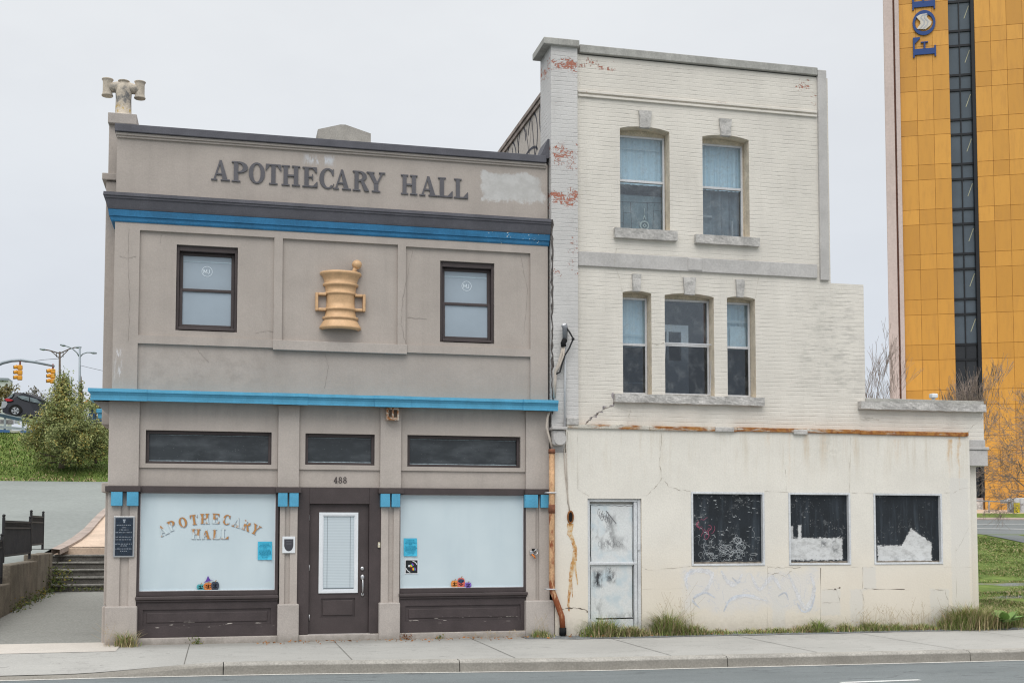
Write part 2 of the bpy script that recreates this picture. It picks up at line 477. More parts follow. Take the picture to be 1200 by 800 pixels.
# small double-hung windows
def sash_window(r, logo_c, reflect):
    x0, x1, z0, z1 = r
    yb = .17
    w = MB()
    t = .042
    e = .003
    w.box(x0 + e, x0 + t, .085, yb + .06, z0 + e, z1 - e, .004); w.box(x1 - t, x1 - e, .085, yb + .06, z0 + e, z1 - e, .004)
    w.box(x0 + t, x1 - t, .085, yb + .06, z1 - .085, z1 - e, .004); w.box(x0 + t, x1 - t, .085, yb + .06, z0 + e, z0 + .055, .004)
    w.box(x0 + t + .002, x1 - t - .002, .03, .086, z0 + .012, z0 + .05, .006)
    o = w.build('window', m_brown, apo)
    zm = z0 + (z1 - z0) * .485
    def sash(za, zb, y, nm):
        s = MB(); k = .05
        xa, xb = x0 + t + .002, x1 - t - .002
        s.box(xa, xa + k, y, y + .045, za, zb, .005); s.box(xb - k, xb, y, y + .045, za, zb, .005)
        s.box(xa + k, xb - k, y + .002, y + .047, zb - .045, zb, .005); s.box(xa + k, xb - k, y + .002, y + .047, za, za + .05, .005)
        so = s.build('sash', m_brown, o)
        g = MB(); g.box(xa + k - .004, xb - k + .004, y + .025, y + .032, za + .046, zb - .04)
        return xa + k, xb - k, za + .05, zb - .045, y + .025, g
    b1 = sash(zm - .02, z1 - .09, yb + .0, 'upper'); b0 = sash(z0 + .058, zm + .024, yb - .045, 'lower')
    b1[5].build('pane', m_glass_sash, o); b0[5].build('pane', m_glass_sash, o)
    # thin pale strip added as the sky reflection at the head of the upper pane
    c = MB(); c.box(b1[0], b1[1], b1[4] - .004, b1[4] - .001, b1[3] - .095, b1[3] - .075)
    c.build('reflection_strip', mat('pale_reflection', (.42, .52, .58), .6, bump=0), o)
    # round monogram
    cx, cz = logo_c
    l = MB(); rr = .082
    l.strip(_el(cx, cz, rr, rr, 0, 360, 28), _el(cx, cz, rr - .008, rr - .008, 0, 360, 28), b1[4] - .004, b1[4] - .002)
    s = .058
    M_ = [(-.95, -.5), (-.95, .5), (-.5, -.3), (-.05, .5), (-.05, -.5)]
    for a_, b_ in zip(M_, M_[1:]): l.ribbon([(cx + p[0] * s * .9, cz + p[1] * s * 1.1) for p in (a_, b_)], .010, b1[4] - .0045 - .0001 * M_.index(a_))
    J_ = [(.62, .5), (.62, -.25), (.5, -.48), (.28, -.48), (.2, -.3)]
    for a_, b_ in zip(J_, J_[1:]): l.ribbon([(cx + p[0] * s, cz + p[1] * s * 1.1) for p in (a_, b_)], .010, b1[4] - .005 - .0001 * J_.index(a_))
    l.build('monogram', mat('white_decal', (.72, .8, .86), .5, var=0, fine=0, bump=0), o)
    return o
p = at(242.7, 318.2, .19); sash_window(WL, (p.x, p.z), 0)
p = at(546.8, 335.2, .19); sash_window(WR, (p.x, p.z), 1)

# parapet: coping, moulding, returns
mb = MB()
zc_top = at(136.1, 144.7, -.03)[2]; zc_bot = at(136.1, 153.6, -.03)[2]
mb.box(XL - .03, XR - .04, -.05, .36, zc_bot, zc_top, .008)
mb.build('coping', m_slate, apo)
mb = MB()
zm_bot = at(137, 159.3, 0)[2]
mb.box(XL - .015, XR - .03, -.012, .3, zm_bot + .02, zc_bot - .003, .006)
mb.box(XL - .002, XR - .03, .012, .28, zm_bot - .012, zm_bot + .02, .006)
mb.build('parapet_moulding', m_taupe2, apo)

def sweep(mb, prof, xl, xr, yb, left=True):
    """profile (out, z) swept along the front from xr to xl and round the left corner back to yb"""
    pts = [[Vector((xr, .045 - 0 - o, z)) for o, z in prof]]
    if left:
        pts.append([Vector((xl - o, .045 - o, z)) for o, z in prof])
        pts.append([Vector((xl - o, yb, z)) for o, z in prof])
    else:
        pts.append([Vector((xl, .045 - o, z)) for o, z in prof])
    rings = [[mb.bm.verts.new(p) for p in q] for q in pts]
    n = len(prof)
    for A, B in zip(rings, rings[1:]):
        for i in range(n):
            mb.bm.faces.new((A[i], A[(i + 1) % n], B[(i + 1) % n], B[i]))
    mb.bm.faces.new(rings[0]); mb.bm.faces.new(rings[-1][::-1])

zt_ = at(123.8, 223.8, -.13)[2]; zd_ = at(130.5, 243.8, -.08)[2]; zb_ = at(136, 259.2, -.02)[2]
mb = MB()
sweep(mb, [(0, zt_ + .02), (.165, zt_), (.17, zt_ - .05), (.155, zt_ - .055), (.155, zt_ - .085), (.14, zt_ - .09), (.135, zt_ - .12), (.115, zd_ + .03), (.105, zd_), (0, zd_)], XL, XR + .02, .5)
mb.build('cornice', m_slate, apo)
mb = MB()
zz = zd_ + (zb_ - zd_) * .55
sweep(mb, [(0, zd_ - .002), (.098, zd_ - .002), (.098, zd_ - .02), (.09, zz + .01), (.09, zz), (.072, zz - .004), (.066, zb_ + .02), (.055, zb_), (0, zb_)], XL, XR + .01, .5)
mb.build('cornice_band', m_blue, apo)

# awning ledge
aw_t = at(106.3, 454.5, -.27)[2]; aw_b = at(107, 467.8, -.25)[2]
def awn(mb, xl, xr, k, left, yb=.4):
    h = aw_t - aw_b
    sweep(mb, [(0, aw_t + .03 + k * .2), (.295 + k, aw_t + k * .15), (.30 + k, aw_t - h * .28), (.278 + k, aw_t - h * .34), (.278 + k, aw_t - h * .42), (.262 + k, aw_t - h * .55), (.262 + k, aw_b + h * .08), (.27 + k, aw_b + h * .05), (.27 + k, aw_b - k * .3), (.25, aw_b - k * .3), (.25, aw_b + .02), (0, aw_b + .02)], xl, xr, yb, left)
mb = MB()
awn(mb, XL, XR + .09, 0, True, .2)
segs = [(at(106, 455, -.3).x + .33, at(172, 460, -.3).x), (at(320, 460, -.3).x, at(361, 460, -.3).x), (at(440, 463, -.3).x, at(482.5, 463, -.3).x), (at(614.5, 468, -.3).x, XR + .093)]
for i, (x0, x1) in enumerate(segs):
    awn(mb, (XL if i == 0 else x0), x1, .016, i == 0, .19)
mb.build('awning_ledge', m_sky_blue, apo)
mb = MB()   # sloping soffit of the short return on the left flank
mb.prism([(XL, aw_b - .24), (XL - .26, aw_b + .0), (XL, aw_b + .0)], .0, .22)
mb.build('soffit', m_taupe2, apo)
# separate little hood further back on the flank
hd = thing('door_hood', 'small blue hood on the left flank of the shop below the long blue ledge', 'hood', (XL - .1, 3.2, 3.0))
mb = MB()
y3 = 3.0
a, b = at(115.3, 479, y3), at(116.5, 490, y3)
xx = XL + .25
mb.box(a.x, xx, y3, y3 + .6, b.z, a.z, .01); mb.box(a.x - .03, xx, y3 - .03, y3 + .63, a.z - .07, a.z + .005, .01)
mb.build('fascia', m_sky_blue, hd)
mb = MB(); mb.prism([(a.x + .04, b.z - .003), (xx, b.z - .003), (xx, b.z - .36), (a.x + .3, b.z - .36)], y3 + .02, y3 + .58)
mb.build('bracket', m_taupe2, hd)

# lower storey: wall above the shop windows, with three transom openings
yw = .03
T1 = rect(171, 503.5, 318, 544.3); T2 = rect(358, 507, 439, 546); T3 = rect(477.5, 510, 610, 548.8)
zl = at(250, 569.5, 0)[2]
z3 = (T1[2], T1[3])
T1 = (T1[0], T1[1], z3[0], z3[1]); T2 = (T2[0], T2[1], z3[0] + .01, z3[1] - .005); T3 = (T3[0], T3[1], z3[0], z3[1])
lw = plate([(XL, zl), (XR, zl), (XR, aw_b + .06), (XL, aw_b + .06)], [rpoly(T1), rpoly(T2), rpoly(T3)], yw, .3)
lw.build('shopfront_wall', [m_taupe, m_taupe2], apo)
def raised(r, x0, x1):
    rr = plate([(x0, z3[0] - .065), (x1, z3[0] - .065), (x1, aw_b + .015), (x0, aw_b + .015)], [rpoly((r[0] - .0, r[1] + .0, r[2], r[3]))], yw - .028, yw + .01)
    return rr
P1 = (at(129, 520, -.07).x, at(163, 520, -.07).x); P2 = (at(326, 520, -.07).x, at(351, 520, -.07).x)
P3 = (at(446, 520, -.07).x, at(470.6, 520, -.07).x); P4 = (at(617, 520, -.07).x, XR + .0)
P1 = (XL - .03, P1[1])
for r, x0, x1 in ((T1, P1[1], P2[0]), (T2, P2[1], P3[0]), (T3, P3[1], P4[0])):
    raised(r, x0 + .003, x1 - .003).build('transom_surround', [m_taupe, m_taupe2], apo)
for r in (T1, T2, T3):
    x0, x1, z0, z1 = r
    w = MB(); t = .045; e = .003
    w.box(x0 + e, x0 + t, .06, .16, z0 + e, z1 - e, .004); w.box(x1 - t, x1 - e, .06, .16, z0 + e, z1 - e, .004)
    w.box(x0 + t, x1 - t, .062, .16, z1 - .05, z1 - e, .004); w.box(x0 + t, x1 - t, .062, .16, z0 + e, z0 + .04, .004)
    o = w.build('transom_window', m_brown, apo)
    g = MB(); g.box(x0 + t - .003, x1 - t + .003, .115, .125, z0 + .038, z1 - .048); g.build('pane', m_transom, o)
    f = MB(); f.ribbon(wobble([(x0 + t, z0 + .048), (x1 - t, z0 + .046)], .003, 14), .014, .112)
    f.ribbon(wobble([(x0 + t, z1 - .058), (x1 - t, z1 - .060)], .001, 14), .006, .112)
    f.build('dusty_edge', m_frost_line, o)

# pilasters with capitals, grooved shafts and plinths
z_cap1 = at(127, 568.8, -.12)[2]; z_cap0 = at(127, 575.6, -.12)[2]
z_blk0 = at(131, 592.3, -.12)[2]
z_pl = at(127.5, 710.5, -.14)[2]
def pilaster(x0, x1, bl, sh, pl, tall=True, first=False):
    p = MB()
    p.box(x0, x1, -.045, .2, z_cap1, aw_b + .01, .008)
    o = p.build('pilaster', m_taupe2, apo)
    c = MB(); c.box(x0 - .03, x1 + .035, -.12, .1, z_cap0, z_cap1 - .002, .006); c.build('capital', m_brown, o)
    for a in bl:
        b_ = MB(); b_.box(a[0], a[1], -.115, .0, z_blk0, z_cap0 - .003, .005); b_.build('capital_block', m_sky_blue, o)
    s = MB()
    g0, g1 = sh[1], sh[2]
    s.box(sh[0], g0, -.045, .2, z_pl - .03, z_cap0 - .003, .006); s.box(g1, sh[3], -.045, .2, z_pl - .03, z_cap0 - .003, .006)
    s.box(g0 - .002, g1 + .002, -.008, .19, z_pl - .03, z_cap0 - .003)
    s.build('shaft', m_taupe2, o)
    q = MB(); q.box(pl[0], pl[1], -.13, .2, -.1, z_pl, .018); q.build('plinth', m_plinth, o)
    return o
X = lambda px, py, Y=-.05: at(px, py, Y).x
pilaster(P1[0], P1[1], [(X(130, 584, -.115), X(143.4, 584, -.115)), (X(148.5, 584, -.115), X(162, 584, -.115))],
         (P1[0] + .01, X(140.3, 660), X(150.8, 660), X(160, 660)), (XL - .03, X(160.3, 730, -.13)))
pilaster(P2[0], P2[1], [(X(326, 585, -.115), X(337, 585, -.115)), (X(339.2, 585, -.115), X(350, 585, -.115))],
         (X(327.5, 660), X(333.5, 660), X(339.5, 660), X(348.3, 660)), (X(325, 730, -.13), X(350.2, 730, -.13)))
pilaster(P3[0], P3[1], [(X(446.2, 586, -.115), X(457.2, 586, -.115)), (X(459.2, 586, -.115), X(469.2, 586, -.115))],
         (X(446.5, 660), X(455, 660), X(461, 660), X(468.2, 660)), (X(444.2, 730, -.13), X(469, 730, -.13)))
pilaster(P4[0], P4[1], [(X(615.6, 588, -.115), X(630.6, 588, -.115)), (X(634, 588, -.115), X(643, 588, -.115))],
         (X(616.8, 660), X(628, 660), X(632, 660), XR + .0), (X(616.5, 730, -.13), XR + .06))

# brown shop windows
def shop_window(gx0, gx1, gz0, gz1, x0, x1, zs, zbase, n):
    w = MB()
    zt = zl - .003
    w.box(x0, x1, -.03, .2, gz1 + .0, zt, .005)
    w.box(x0, gx0, -.012, .2, zs, gz1, .004); w.box(gx1, x1, -.012, .2, zs, gz1, .004)
    w.box(gx0, gx1, -.010, .2, zs, gz0, .004)
    o = w.build('shop_window', m_brown, apo)
    g = MB(); g.box(gx0 - .004, gx1 + .004, .05, .06, gz0 - .004, gz1 + .004); g.build('pane', m_film, o)
    f = MB(); k = .011
    f.box(gx0, gx1, .03, .049, gz1 - k, gz1 - .001); f.box(gx0, gx1, .03, .049, gz0 + .001, gz0 + k)
    f.box(gx0, gx0 + k, .031, .049, gz0 + k, gz1 - k); f.box(gx1 - k, gx1, .031, .049, gz0 + k, gz1 - k)
    f.build('glazing_bead', m_white if n == 0 else m_white, o)
    s = MB(); s.box(x0 - .01, x1 + .01, -.075, .1, zs - .055, zs - .002, .012); s.box(x0, x1, -.05, .1, zs - .085, zs - .057, .006)
    s.build('sill', m_brown, o)
    q = plate([(x0, zbase), (x1, zbase), (x1, zs - .088), (x0, zs - .088)],
              [rpoly((x0 + .10, x1 - .10, zbase + .17, zs - .20))], -.02, .05)
    q.build('stall_riser', [m_riser, m_brown], o)
    q = MB(); q.box(x0 + .05, x1 - .05, .0, .1, zbase + .05, zs - .12); q.box(x0 + .15, x1 - .15, -.012, .1, zbase + .215, zs - .245, .012); q.build('riser_panel', m_riser, o)
    return o
zb = at(240, 745.5, -.02)[2]
g1 = rect(165, 577.3, 321.8, 690.7, .05); g2 = rect(468.8, 580, 613, 688.3, .05)
zs = at(240, 697.5, -.03)[2]
sw1 = shop_window(g1[0], g1[1], g1[2], g1[3], X(160.2, 640, 0) + .004, P2[0] + .02, zs, zb, 0)
sw2 = shop_window(g2[0], g2[1], g1[2], g1[3], P3[1] - .02, X(617, 640, 0) - .004, zs, zb, 1)
# concrete strip under the shopfront
mb = MB(); mb.box(P1[1] - .05, P4[0] + .05, -.09, .2, -.12, zb - .003, .01)
mb.build('plinth_course', m_plinth, apo)

# worn sign writing on the left shop window
def worn(T, base, tc):
    n = T.noise(tc, 4.2, 3, .6); s = T.sep(tc)
    zc = at(244, 617, .045).z
    return T.mix(T.ramp(n, .46, .54), (.47, .235, .085), (.60, .69, .72))
m_worn = mat('worn_brown_lettering', (.43, .19, .07), .6, .2, var=0, fine=0, bump=0, extra=worn)
m_lshadow = mat('letter_shadow_paint', (.30, .35, .41), .6, .2, var=0, fine=0, bump=0)

wx = at(244, 620, .05)
def put_window_letter(ch, cx, cz, ang, h):
    wd = GL[ch][0]
    ca, sa = math.cos(ang), math.sin(ang)
    def fn(dx, dz):
        def g(u, v):
            uu, vv = (u - wd / 2) * h * .92, (v - .5) * h
            return cx + dx + uu * ca - vv * sa, cz + dz + uu * sa + vv * ca
        return g
    q = MB(); glyph(q, ch, fn(.008, -.008), .0445, .004, .0002)
    n_ = len(q.bm.faces)
    glyph(q, ch, fn(0, 0), .0415, .002, .0002)
    q.bm.faces.ensure_lookup_table()
    for f_ in q.bm.faces[n_:]: f_.material_index = 1
    q.build('letter', [m_lshadow, m_worn], sw1)
for ch, px, py in zip('APOTHECARY', (190.6, 201.2, 214.2, 227.3, 240, 253, 265.5, 277.6, 289.2, 299.5), (621.2, 615.6, 611.6, 608.6, 607.4, 607.2, 608.6, 611.6, 615.6, 620)):
    p = at(px, py, .045)
    ang = -(px - 245.5) * .0088
    put_window_letter(ch, p.x, p.z, ang, .15)
for ch, px in zip('HALL', (229.5, 241.5, 253.5, 263.5)):
    p = at(px, 625.4, .045); put_window_letter(ch, p.x, p.z, 0, .15)
# door
D = rect(362.8, 590.4, 431, 741.7, .06)
dx0, dx1 = P2[1] - .02, P3[0] + .02
mb = MB()
zt = zl - .003
mb.box(dx0, D[0] - .004, -.005, .25, zb, zt, .005); mb.box(D[1] + .004, dx1, -.005, .25, zb, zt, .005)
mb.box(D[0] - .004, D[1] + .004, -.003, .25, D[3] + .004, zt, .005)
mb.build('door_surround', m_brown, apo)
door = MB()
gl = rect(374, 600, 419, 694, .06)
gl = (gl[0], gl[1], gl[2], gl[3])
dr = plate([(D[0], D[2] + .006), (D[1], D[2] + .006), (D[1], D[3]), (D[0], D[3])], [rpoly(gl), rpoly(rect(376, 700.8, 415.8, 722.5, .06))], .055, .1)
do = dr.build('door', [m_brown, m_brown], apo)
q = MB(); pr = rect(376, 700.8, 415.8, 722.5, .06)
q.box(pr[0] - .005, pr[1] + .005, .075, .099, pr[2] - .005, pr[3] + .005); q.box(pr[0] + .03, pr[1] - .03, .06, .09, pr[2] + .03, pr[3] - .03, .012)
q.build('door_panel', m_brown, do)
q = plate(rpoly(gl), [rpoly((gl[0] + .055, gl[1] - .045, gl[2] + .045, gl[3] - .045))], .035, .08)
q.build('light_frame', [m_white, m_white], do)
q = plate(rpoly((gl[0] + .055, gl[1] - .045, gl[2] + .045, gl[3] - .045)), [rpoly((gl[0] + .07, gl[1] - .06, gl[2] + .06, gl[3] - .06))], .046, .08)
q.build('inner_frame', [m_white, m_white], do)
def slats(T, base, tc):
    s = T.sep(tc)
    w = T.m('SINE', T.m('MULTIPLY', s[2], 2 * math.pi / .024))
    return T.mix(T.ramp(w, -.2, 1), (.50, .57, .61), (.60, .67, .71))
m_blind = mat('door_blind', (.55, .62, .66), .25, .5, var=0, fine=0, bump=0, extra=slats)
q = MB(); q.box(gl[0] + .06, gl[1] - .05, .062, .07, gl[2] + .05, gl[3] - .05); q.build('blind', m_blind, do)
q = MB(); q.box(gl[0] + .075, gl[1] - .065, .055, .061, gl[2] + .062, gl[2] + .078)
for k in (.14, .86):
    xk = gl[0] + .06 + (gl[1] - gl[0] - .11) * k
    q.box(xk - .002, xk + .002, .0585, .0615, gl[2] + .08, gl[3] - .062)
q.build('blind_rail', mat('blind_rail_dark', (.16, .19, .21), .5, var=0, fine=0, bump=0), do)
q = MB()
p = at(424.6, 665.7, .05); q.lathe([(.033, 0), (.033, .012), (.024, .02), (.012, .026)], (0, 0, 0), 16)
for v in q.bm.verts: v.co = Vector((p.x + v.co.x, .055 - v.co.z, p.z + v.co.y))
q.build('deadbolt', m_steel, do)
q = MB(); p0 = at(424.8, 676, .05); p1 = at(424.8, 696, .05)
q.ball((p0.x, .045, p0.z), .035, (1, .5, 1.35)); q.ball((p1.x, .045, p1.z), .026, (1, .5, 1.2))
q.tube([(p0.x, .03, p0.z - .01), (p0.x, .0, p0.z - .05), (p0.x, -.012, (p0.z + p1.z) / 2), (p0.x, .0, p1.z + .05), (p0.x, .035, p1.z + .005)], [.011, .012, .014, .012, .010], 10)
q.build('handle', m_steel, do)
for py in (606, 665, 723):
    q = MB(); p = at(362.3, py, .05); q.tube([(p.x, .045, p.z - .045), (p.x, .045, p.z + .045)], .009, 8); q.build('hinge', m_steel, do)
q = MB(); q.box(D[0] - .02, D[1] + .02, -.07, .2, zb + .001, D[2] + .004, .006); q.build('threshold', mat('threshold_pale', (.45, .42, .40), .6, dirt=.3), apo)

# chimney stack on the left flank, roof chimney, roof and body
ch = MB()
yq = .55
cx0 = at(127, 180, yq).x; cx1 = XL + .33
zc = at(127, 144, yq).z
ch.box(at(122.5, 240, yq).x + .02, XL + .30, yq, yq + .75, aw_b - .3, at(122, 212, yq).z, .01)
ch.box(at(119.8, 207, yq).x, XL + .32, yq - .04, yq + .8, at(120, 211, yq).z, at(120, 203, yq).z, .012)
ch.box(cx0, cx1, yq + .02, yq + .7, at(120, 203, yq).z - .01, zc, .01)
cho = ch.build('chimney', m_taupe, apo)
q = MB()
a, b = at(126.3, 143.6, yq - .06), at(160.3, 134, yq - .06)
q.box(a.x, b.x, yq - .06, yq + .78, a.z, b.z, .01); q.build('chimney_cap', m_plinth, cho)
# four-way chimney pot
pot = MB()
c = at(144.5, 133.5, yq + .3); cx, cy, cz = c.x, yq + .3, b.z
sc = 1 / 73.0
def PZ(py): return at(144.5, py, cy).z
pot.lathe([(.19, 0), (.19, .035), (.165, .06), (.125, .09), (.118, PZ(113) - cz - .05), (.125, PZ(108) - cz), (.12, PZ(102) - cz), (.075, PZ(98.5) - cz), (.072, PZ(96.5) - cz), (.088, PZ(96) - cz), (.09, PZ(95.2) - cz), (.05, PZ(95) - cz)], (cx, cy, cz), 24)
for sgn in (-1, 1):
    ax = cx + sgn * .245
    zt0, zb0 = PZ(94.5), PZ(114.5)
    pot.lathe([(.085, 0), (.09, .012), (.08, .03), (.072, .07), (.072, zt0 - zb0 - .05), (.08, zt0 - zb0 - .02), (.09, zt0 - zb0 - .01), (.088, zt0 - zb0), (.05, zt0 - zb0)], (ax, cy, zb0), 20)
    pot.tube([(cx, cy, PZ(104.5)), (cx + sgn * .1, cy, PZ(103)), (ax, cy, PZ(105))], [.105, .088, .07], 16)
def potx(T, base, tc):
    n = T.noise(tc, 9, 5, .7)
    s = T.sep(tc)
    k = T.boxmask(s[0], s[2], cx - .22, cx + .24, PZ(128), PZ(100), .08, n, .2)
    b_ = T.mix(T.m('MULTIPLY', k, T.ramp(n, .42, .62)), base, (.17, .17, .17))
    l = T.boxmask(s[0], s[2], cx - .3, cx + .3, PZ(133), PZ(126), .03, n, .1)
    return T.mix(T.m('MULTIPLY', l, T.ramp(T.noise(tc, 22, 3), .5, .6)), b_, (.45, .30, .06))
pot.build('chimney_pot', mat('buff_clay', (.52, .46, .38), .85, .25, var=.12, vscale=6, fine=.1, fscale=40, bump=.3, extra=potx), cho)

q = MB()
yr = 1.2
A = [at(372.5, 175, yr), at(372.5, 151.6, yr), at(399, 146, yr), at(405, 146.2, yr), at(434.6, 156.6, yr), at(434.6, 180, yr)]
q.prism([(p.x, p.z) for p in A], yr, yr + .6)
q.build('roof_chimney', m_conc, apo)
q = MB()
q.box(XL + .02, XR - .01, .3, 9.5, -.1, z_cor + .1)
q.build('building_body', m_taupe, apo)
q = MB(); q.box(XL + .0, XL + .25, .33, 9.5, z_cor + .1, zm_bot, .01); q.box(XL + .02, XR - .01, .34, 9.5, z_cor + .102, z_cor + .14)
q.build('roof', m_roof, apo)
# flank pilaster beside the path
q = MB(); q.box(XL - .095, XL + .05, .35, .8, z_pl, z_cap0, .008); q.box(XL - .11, XL + .05, .28, .86, -.1, z_pl - .02, .015)
q.box(XL - .15, XL + .05, .28, .9, z_cap0 + .002, z_cap1 + .06, .01)
q.build('flank_pilaster', m_taupe2, apo)

m_hair = mat('hairline', (.30, .265, .24), .95, .1, bump=0)
def hair(pl, w, Y):
    q = MB(); pts = wobble([(at(x, y, Y).x, at(x, y, Y).z) for x, y in pl], .007, 8)
    q.ribbon(pts, [w * rnd.uniform(.3, 1.2) for _ in pts], Y - .003); q.build('crack', m_hair, apo)
hair([(484, 291), (478, 320), (472, 350), (470, 380), (476, 405)], .007, 0); hair([(151, 268), (150, 310), (152, 350), (150, 400)], .006, 0)
hair([(477, 372), (500, 374)], .008, .045); hair([(300, 390), (312, 388), (327, 389)], .008, .045); hair([(190, 272), (188, 285)], .006, .045)
hair([(610, 300), (618, 340), (614, 392)], .005, .045); hair([(380, 412), (385, 430), (380, 455)], .006, .045); hair([(230, 408), (245, 425)], .006, .045)
hair([(160, 300), (150, 303), (140, 300)], .006, 0); hair([(286, 496), (302, 500), (300, 492)], .006, .03);
hair([(380, 478), (400, 490)], .005, .03)

# ================================================================== things fixed to the shop
sg = thing('wall_lettering', 'grey raised serif letters reading APOTHECARY HALL across the taupe parapet', 'sign', (at(400, 220).x, .045, at(400, 220).z))
HH = .318
spans = [('A', 247.5, 268.6), ('P', 270.9, 290.1), ('O', 291.4, 310.3), ('T', 311, 329.5), ('H', 330, 351.5), ('E', 354.5, 372.5), ('C', 374.4, 392.2), ('A', 390.5, 410.7), ('R', 413, 432.8), ('Y', 430.2, 451), ('H', 470, 489.3), ('A', 491.7, 512.2), ('L', 513.4, 531), ('L', 532.4, 549)]
zbase0, zbase1 = at(248, 210.6, .02).z, at(549, 233, .02).z
for ch_, x0, x1 in spans:
    q = MB(); xa, xb = at(x0, 210, .02).x, at(x1, 225, .02).x
    zb0 = zbase0 + (zbase1 - zbase0) * (x0 - 248) / 300
    w = GL[ch_][0]; off = -.0 if ch_ in 'AOYT' else .0
    glyph(q, ch_, lambda u, v: (xa + u / w * (xb - xa), zb0 + v * HH), .027, .018)
    q.build('letter', m_letter, sg)
nb = MB()
for ch_, px in zip('488', (391.2, 396.8, 402.2)):
    p = at(px, 565.6, .0)
    glyph(nb, ch_, lambda u, v: (p.x + u * .095, p.z + v * .095), .022, .01)
no = nb.build('house_number', m_brown)
tag(no, 'small dark serif house number 488 on the taupe wall above the brown door', 'sign')

mo = thing('mortar_sign', 'gold relief mortar and pestle emblem with square handles on the middle panel of the shop', 'sign', (at(399, 386).x, .03, at(399, 386).z))
c = at(398.8, 384.3, .04)
k = lambda zy: (c.z - 0)
def zf(py): return at(398.8, py + 0, -.1).z
S = 1.0 / 7.273
prof = []
for py7, r7 in ((700, 150), (690, 176), (682, 180), (672, 176), (655, 165), (630, 152), (613, 140), (611, 150), (603, 156), (591, 154), (586, 138), (560, 131), (535, 127), (533, 137), (525, 141), (514, 138), (511, 125), (470, 121), (440, 121), (405, 124), (401, 125), (399, 136), (390, 141), (380, 138), (377, 127), (350, 131), (328, 136), (326, 149), (316, 154), (304, 151), (300, 138), (270, 146), (245, 158), (236, 168), (228, 177), (218, 180), (208, 176), (204, 166), (208, 140)):
    py = 290 + py7 * S
    prof.append((r7 * S / 75.6, zf(py - .8) - zf(386)))
q = MB(); q.lathe(prof, (c.x, .046, zf(386)), 30, .72, math.pi, 2 * math.pi, cap=False, flat=False)
q.build('mortar', m_gold, mo)
q = MB()
for sx, X0, X1, X2, ya, yb2 in ((-1, 376.0, 369.6, 382.5, 342.3, 363.6), (1, 422.5, 428.4, 415.5, 345, 365.2)):
    xo, xi = at(X1, 352, -.02).x, at(X2, 352, -.02).x
    za, zb2 = at(X1, ya, -.02).z, at(X1, yb2, -.02).z
    t = .044
    q.box(min(xo, xo - sx * t), max(xo, xo - sx * t), -.035, .045, zb2, za, .010)
    q.box(min(xi, xo - sx * t), max(xi, xo - sx * t), -.033, .045, za - t, za - .001, .012); q.box(min(xi, xo - sx * t), max(xi, xo - sx * t), -.033, .045, zb2 + .001, zb2 + t, .012)
q.build('handle', m_gold, mo)
q = MB(); p = at(418.4, 309.8, -.06); p2 = at(413.5, 321, -.04)
q.ball((p.x, -.04, p.z), .080, (1, .9, .95)); q.tube([(p.x, -.04, p.z), (p.x - .035, -.035, p.z - .085), (p2.x, -.03, p2.z - .02)], [.036, .034, .045], 14)
q.build('pestle', m_gold, mo)

# plaque on the first pilaster
r = rect(133.6, 604.6, 157.2, 652.4, -.06)
pq = thing('plaque', 'dark blue plaque with rows of pale lettering and a silver rim on the left pilaster', 'plaque', (r[0], -.06, r[2]))
q = MB(); q.rbox(r, -.075, -.046, .004); q.build('rim', m_steel, pq)
q = MB(); q.box(r[0] + .022, r[1] - .022, -.081, -.07, r[2] + .022, r[3] - .022, .002)
q.build('face', mat('plaque_blue', (.014, .026, .045), .5, .4, var=.35, vscale=30, fine=.2, fscale=120, bump=.3), pq)
q = MB(); cxp = (r[0] + r[1]) / 2; W, H = r[1] - r[0], r[3] - r[2]
for v, hw in ((.815, .36), (.755, .10), (.70, .24), (.635, .40), (.525, .40), (.46, .40), (.355, .42), (.31, .16), (.235, .40), (.18, .17)):
    zz = r[2] + H * (v - .03)
    xx = cxp - hw * W
    while xx < cxp + hw * W - .008:
        l = rnd.uniform(.012, .04); l = min(l, cxp + hw * W - xx)
        y_ = -.0822 - rnd.uniform(0, .0004)
        n_ = max(2, int(l / .007))
        for kk in range(n_):
            xa = xx + l * kk / n_
            q.box(xa, xa + l / n_ * .62, y_, -.0805, zz - .006, zz + rnd.uniform(.003, .008))
        xx += l + .009
q.prism([(cxp - .022, r[3] - .045), (cxp + .022, r[3] - .045), (cxp + .014, r[3] - .07), (cxp + .005, r[3] - .075), (cxp + .014, r[3] - .095), (cxp - .014, r[3] - .095), (cxp - .005, r[3] - .075), (cxp - .014, r[3] - .07)], -.0822, -.0805)
q.build('inscription', mat('inscription_pale', (.33, .37, .42), .5, var=.2, vscale=60, bump=0), pq)

# small shield sign
r = rect(331, 628.2, 345.7, 647.6, -.055)
ss = thing('shield_sign', 'small white square sign with a dark shield on the pilaster left of the brown door', 'sign', (r[0], -.05, r[2]))
q = MB(); q.rbox(r, -.062, -.046, .003); q.build('board', m_white, ss)
q = MB(); cx_, w_ = (r[0] + r[1]) / 2, (r[1] - r[0]) * .36
zt2, zb2 = r[3] - .04, r[2] + .03
sh = [(cx_ - w_, zt2), (cx_ + w_, zt2), (cx_ + w_, zt2 - .09)] + [(cx_ + w_ * math.cos(R(a)), zt2 - .09 + (zt2 - .09 - zb2) * -math.sin(R(a))) for a in range(15, 180, 15)] + [(cx_ - w_, zt2 - .09)]
q.prism(sh, -.0645, -.061); q.build('shield', mat('shield_dark', (.055, .055, .066), .6), ss)
q = MB()
for z_ in (.03, .055, .08):
    q.box(cx_ - w_ * .6, cx_ + w_ * .6, -.0655, -.0644, zt2 - z_ - .006, zt2 - z_)
q.build('shield_line', mat('shield_grey', (.14, .14, .16), .6), ss)

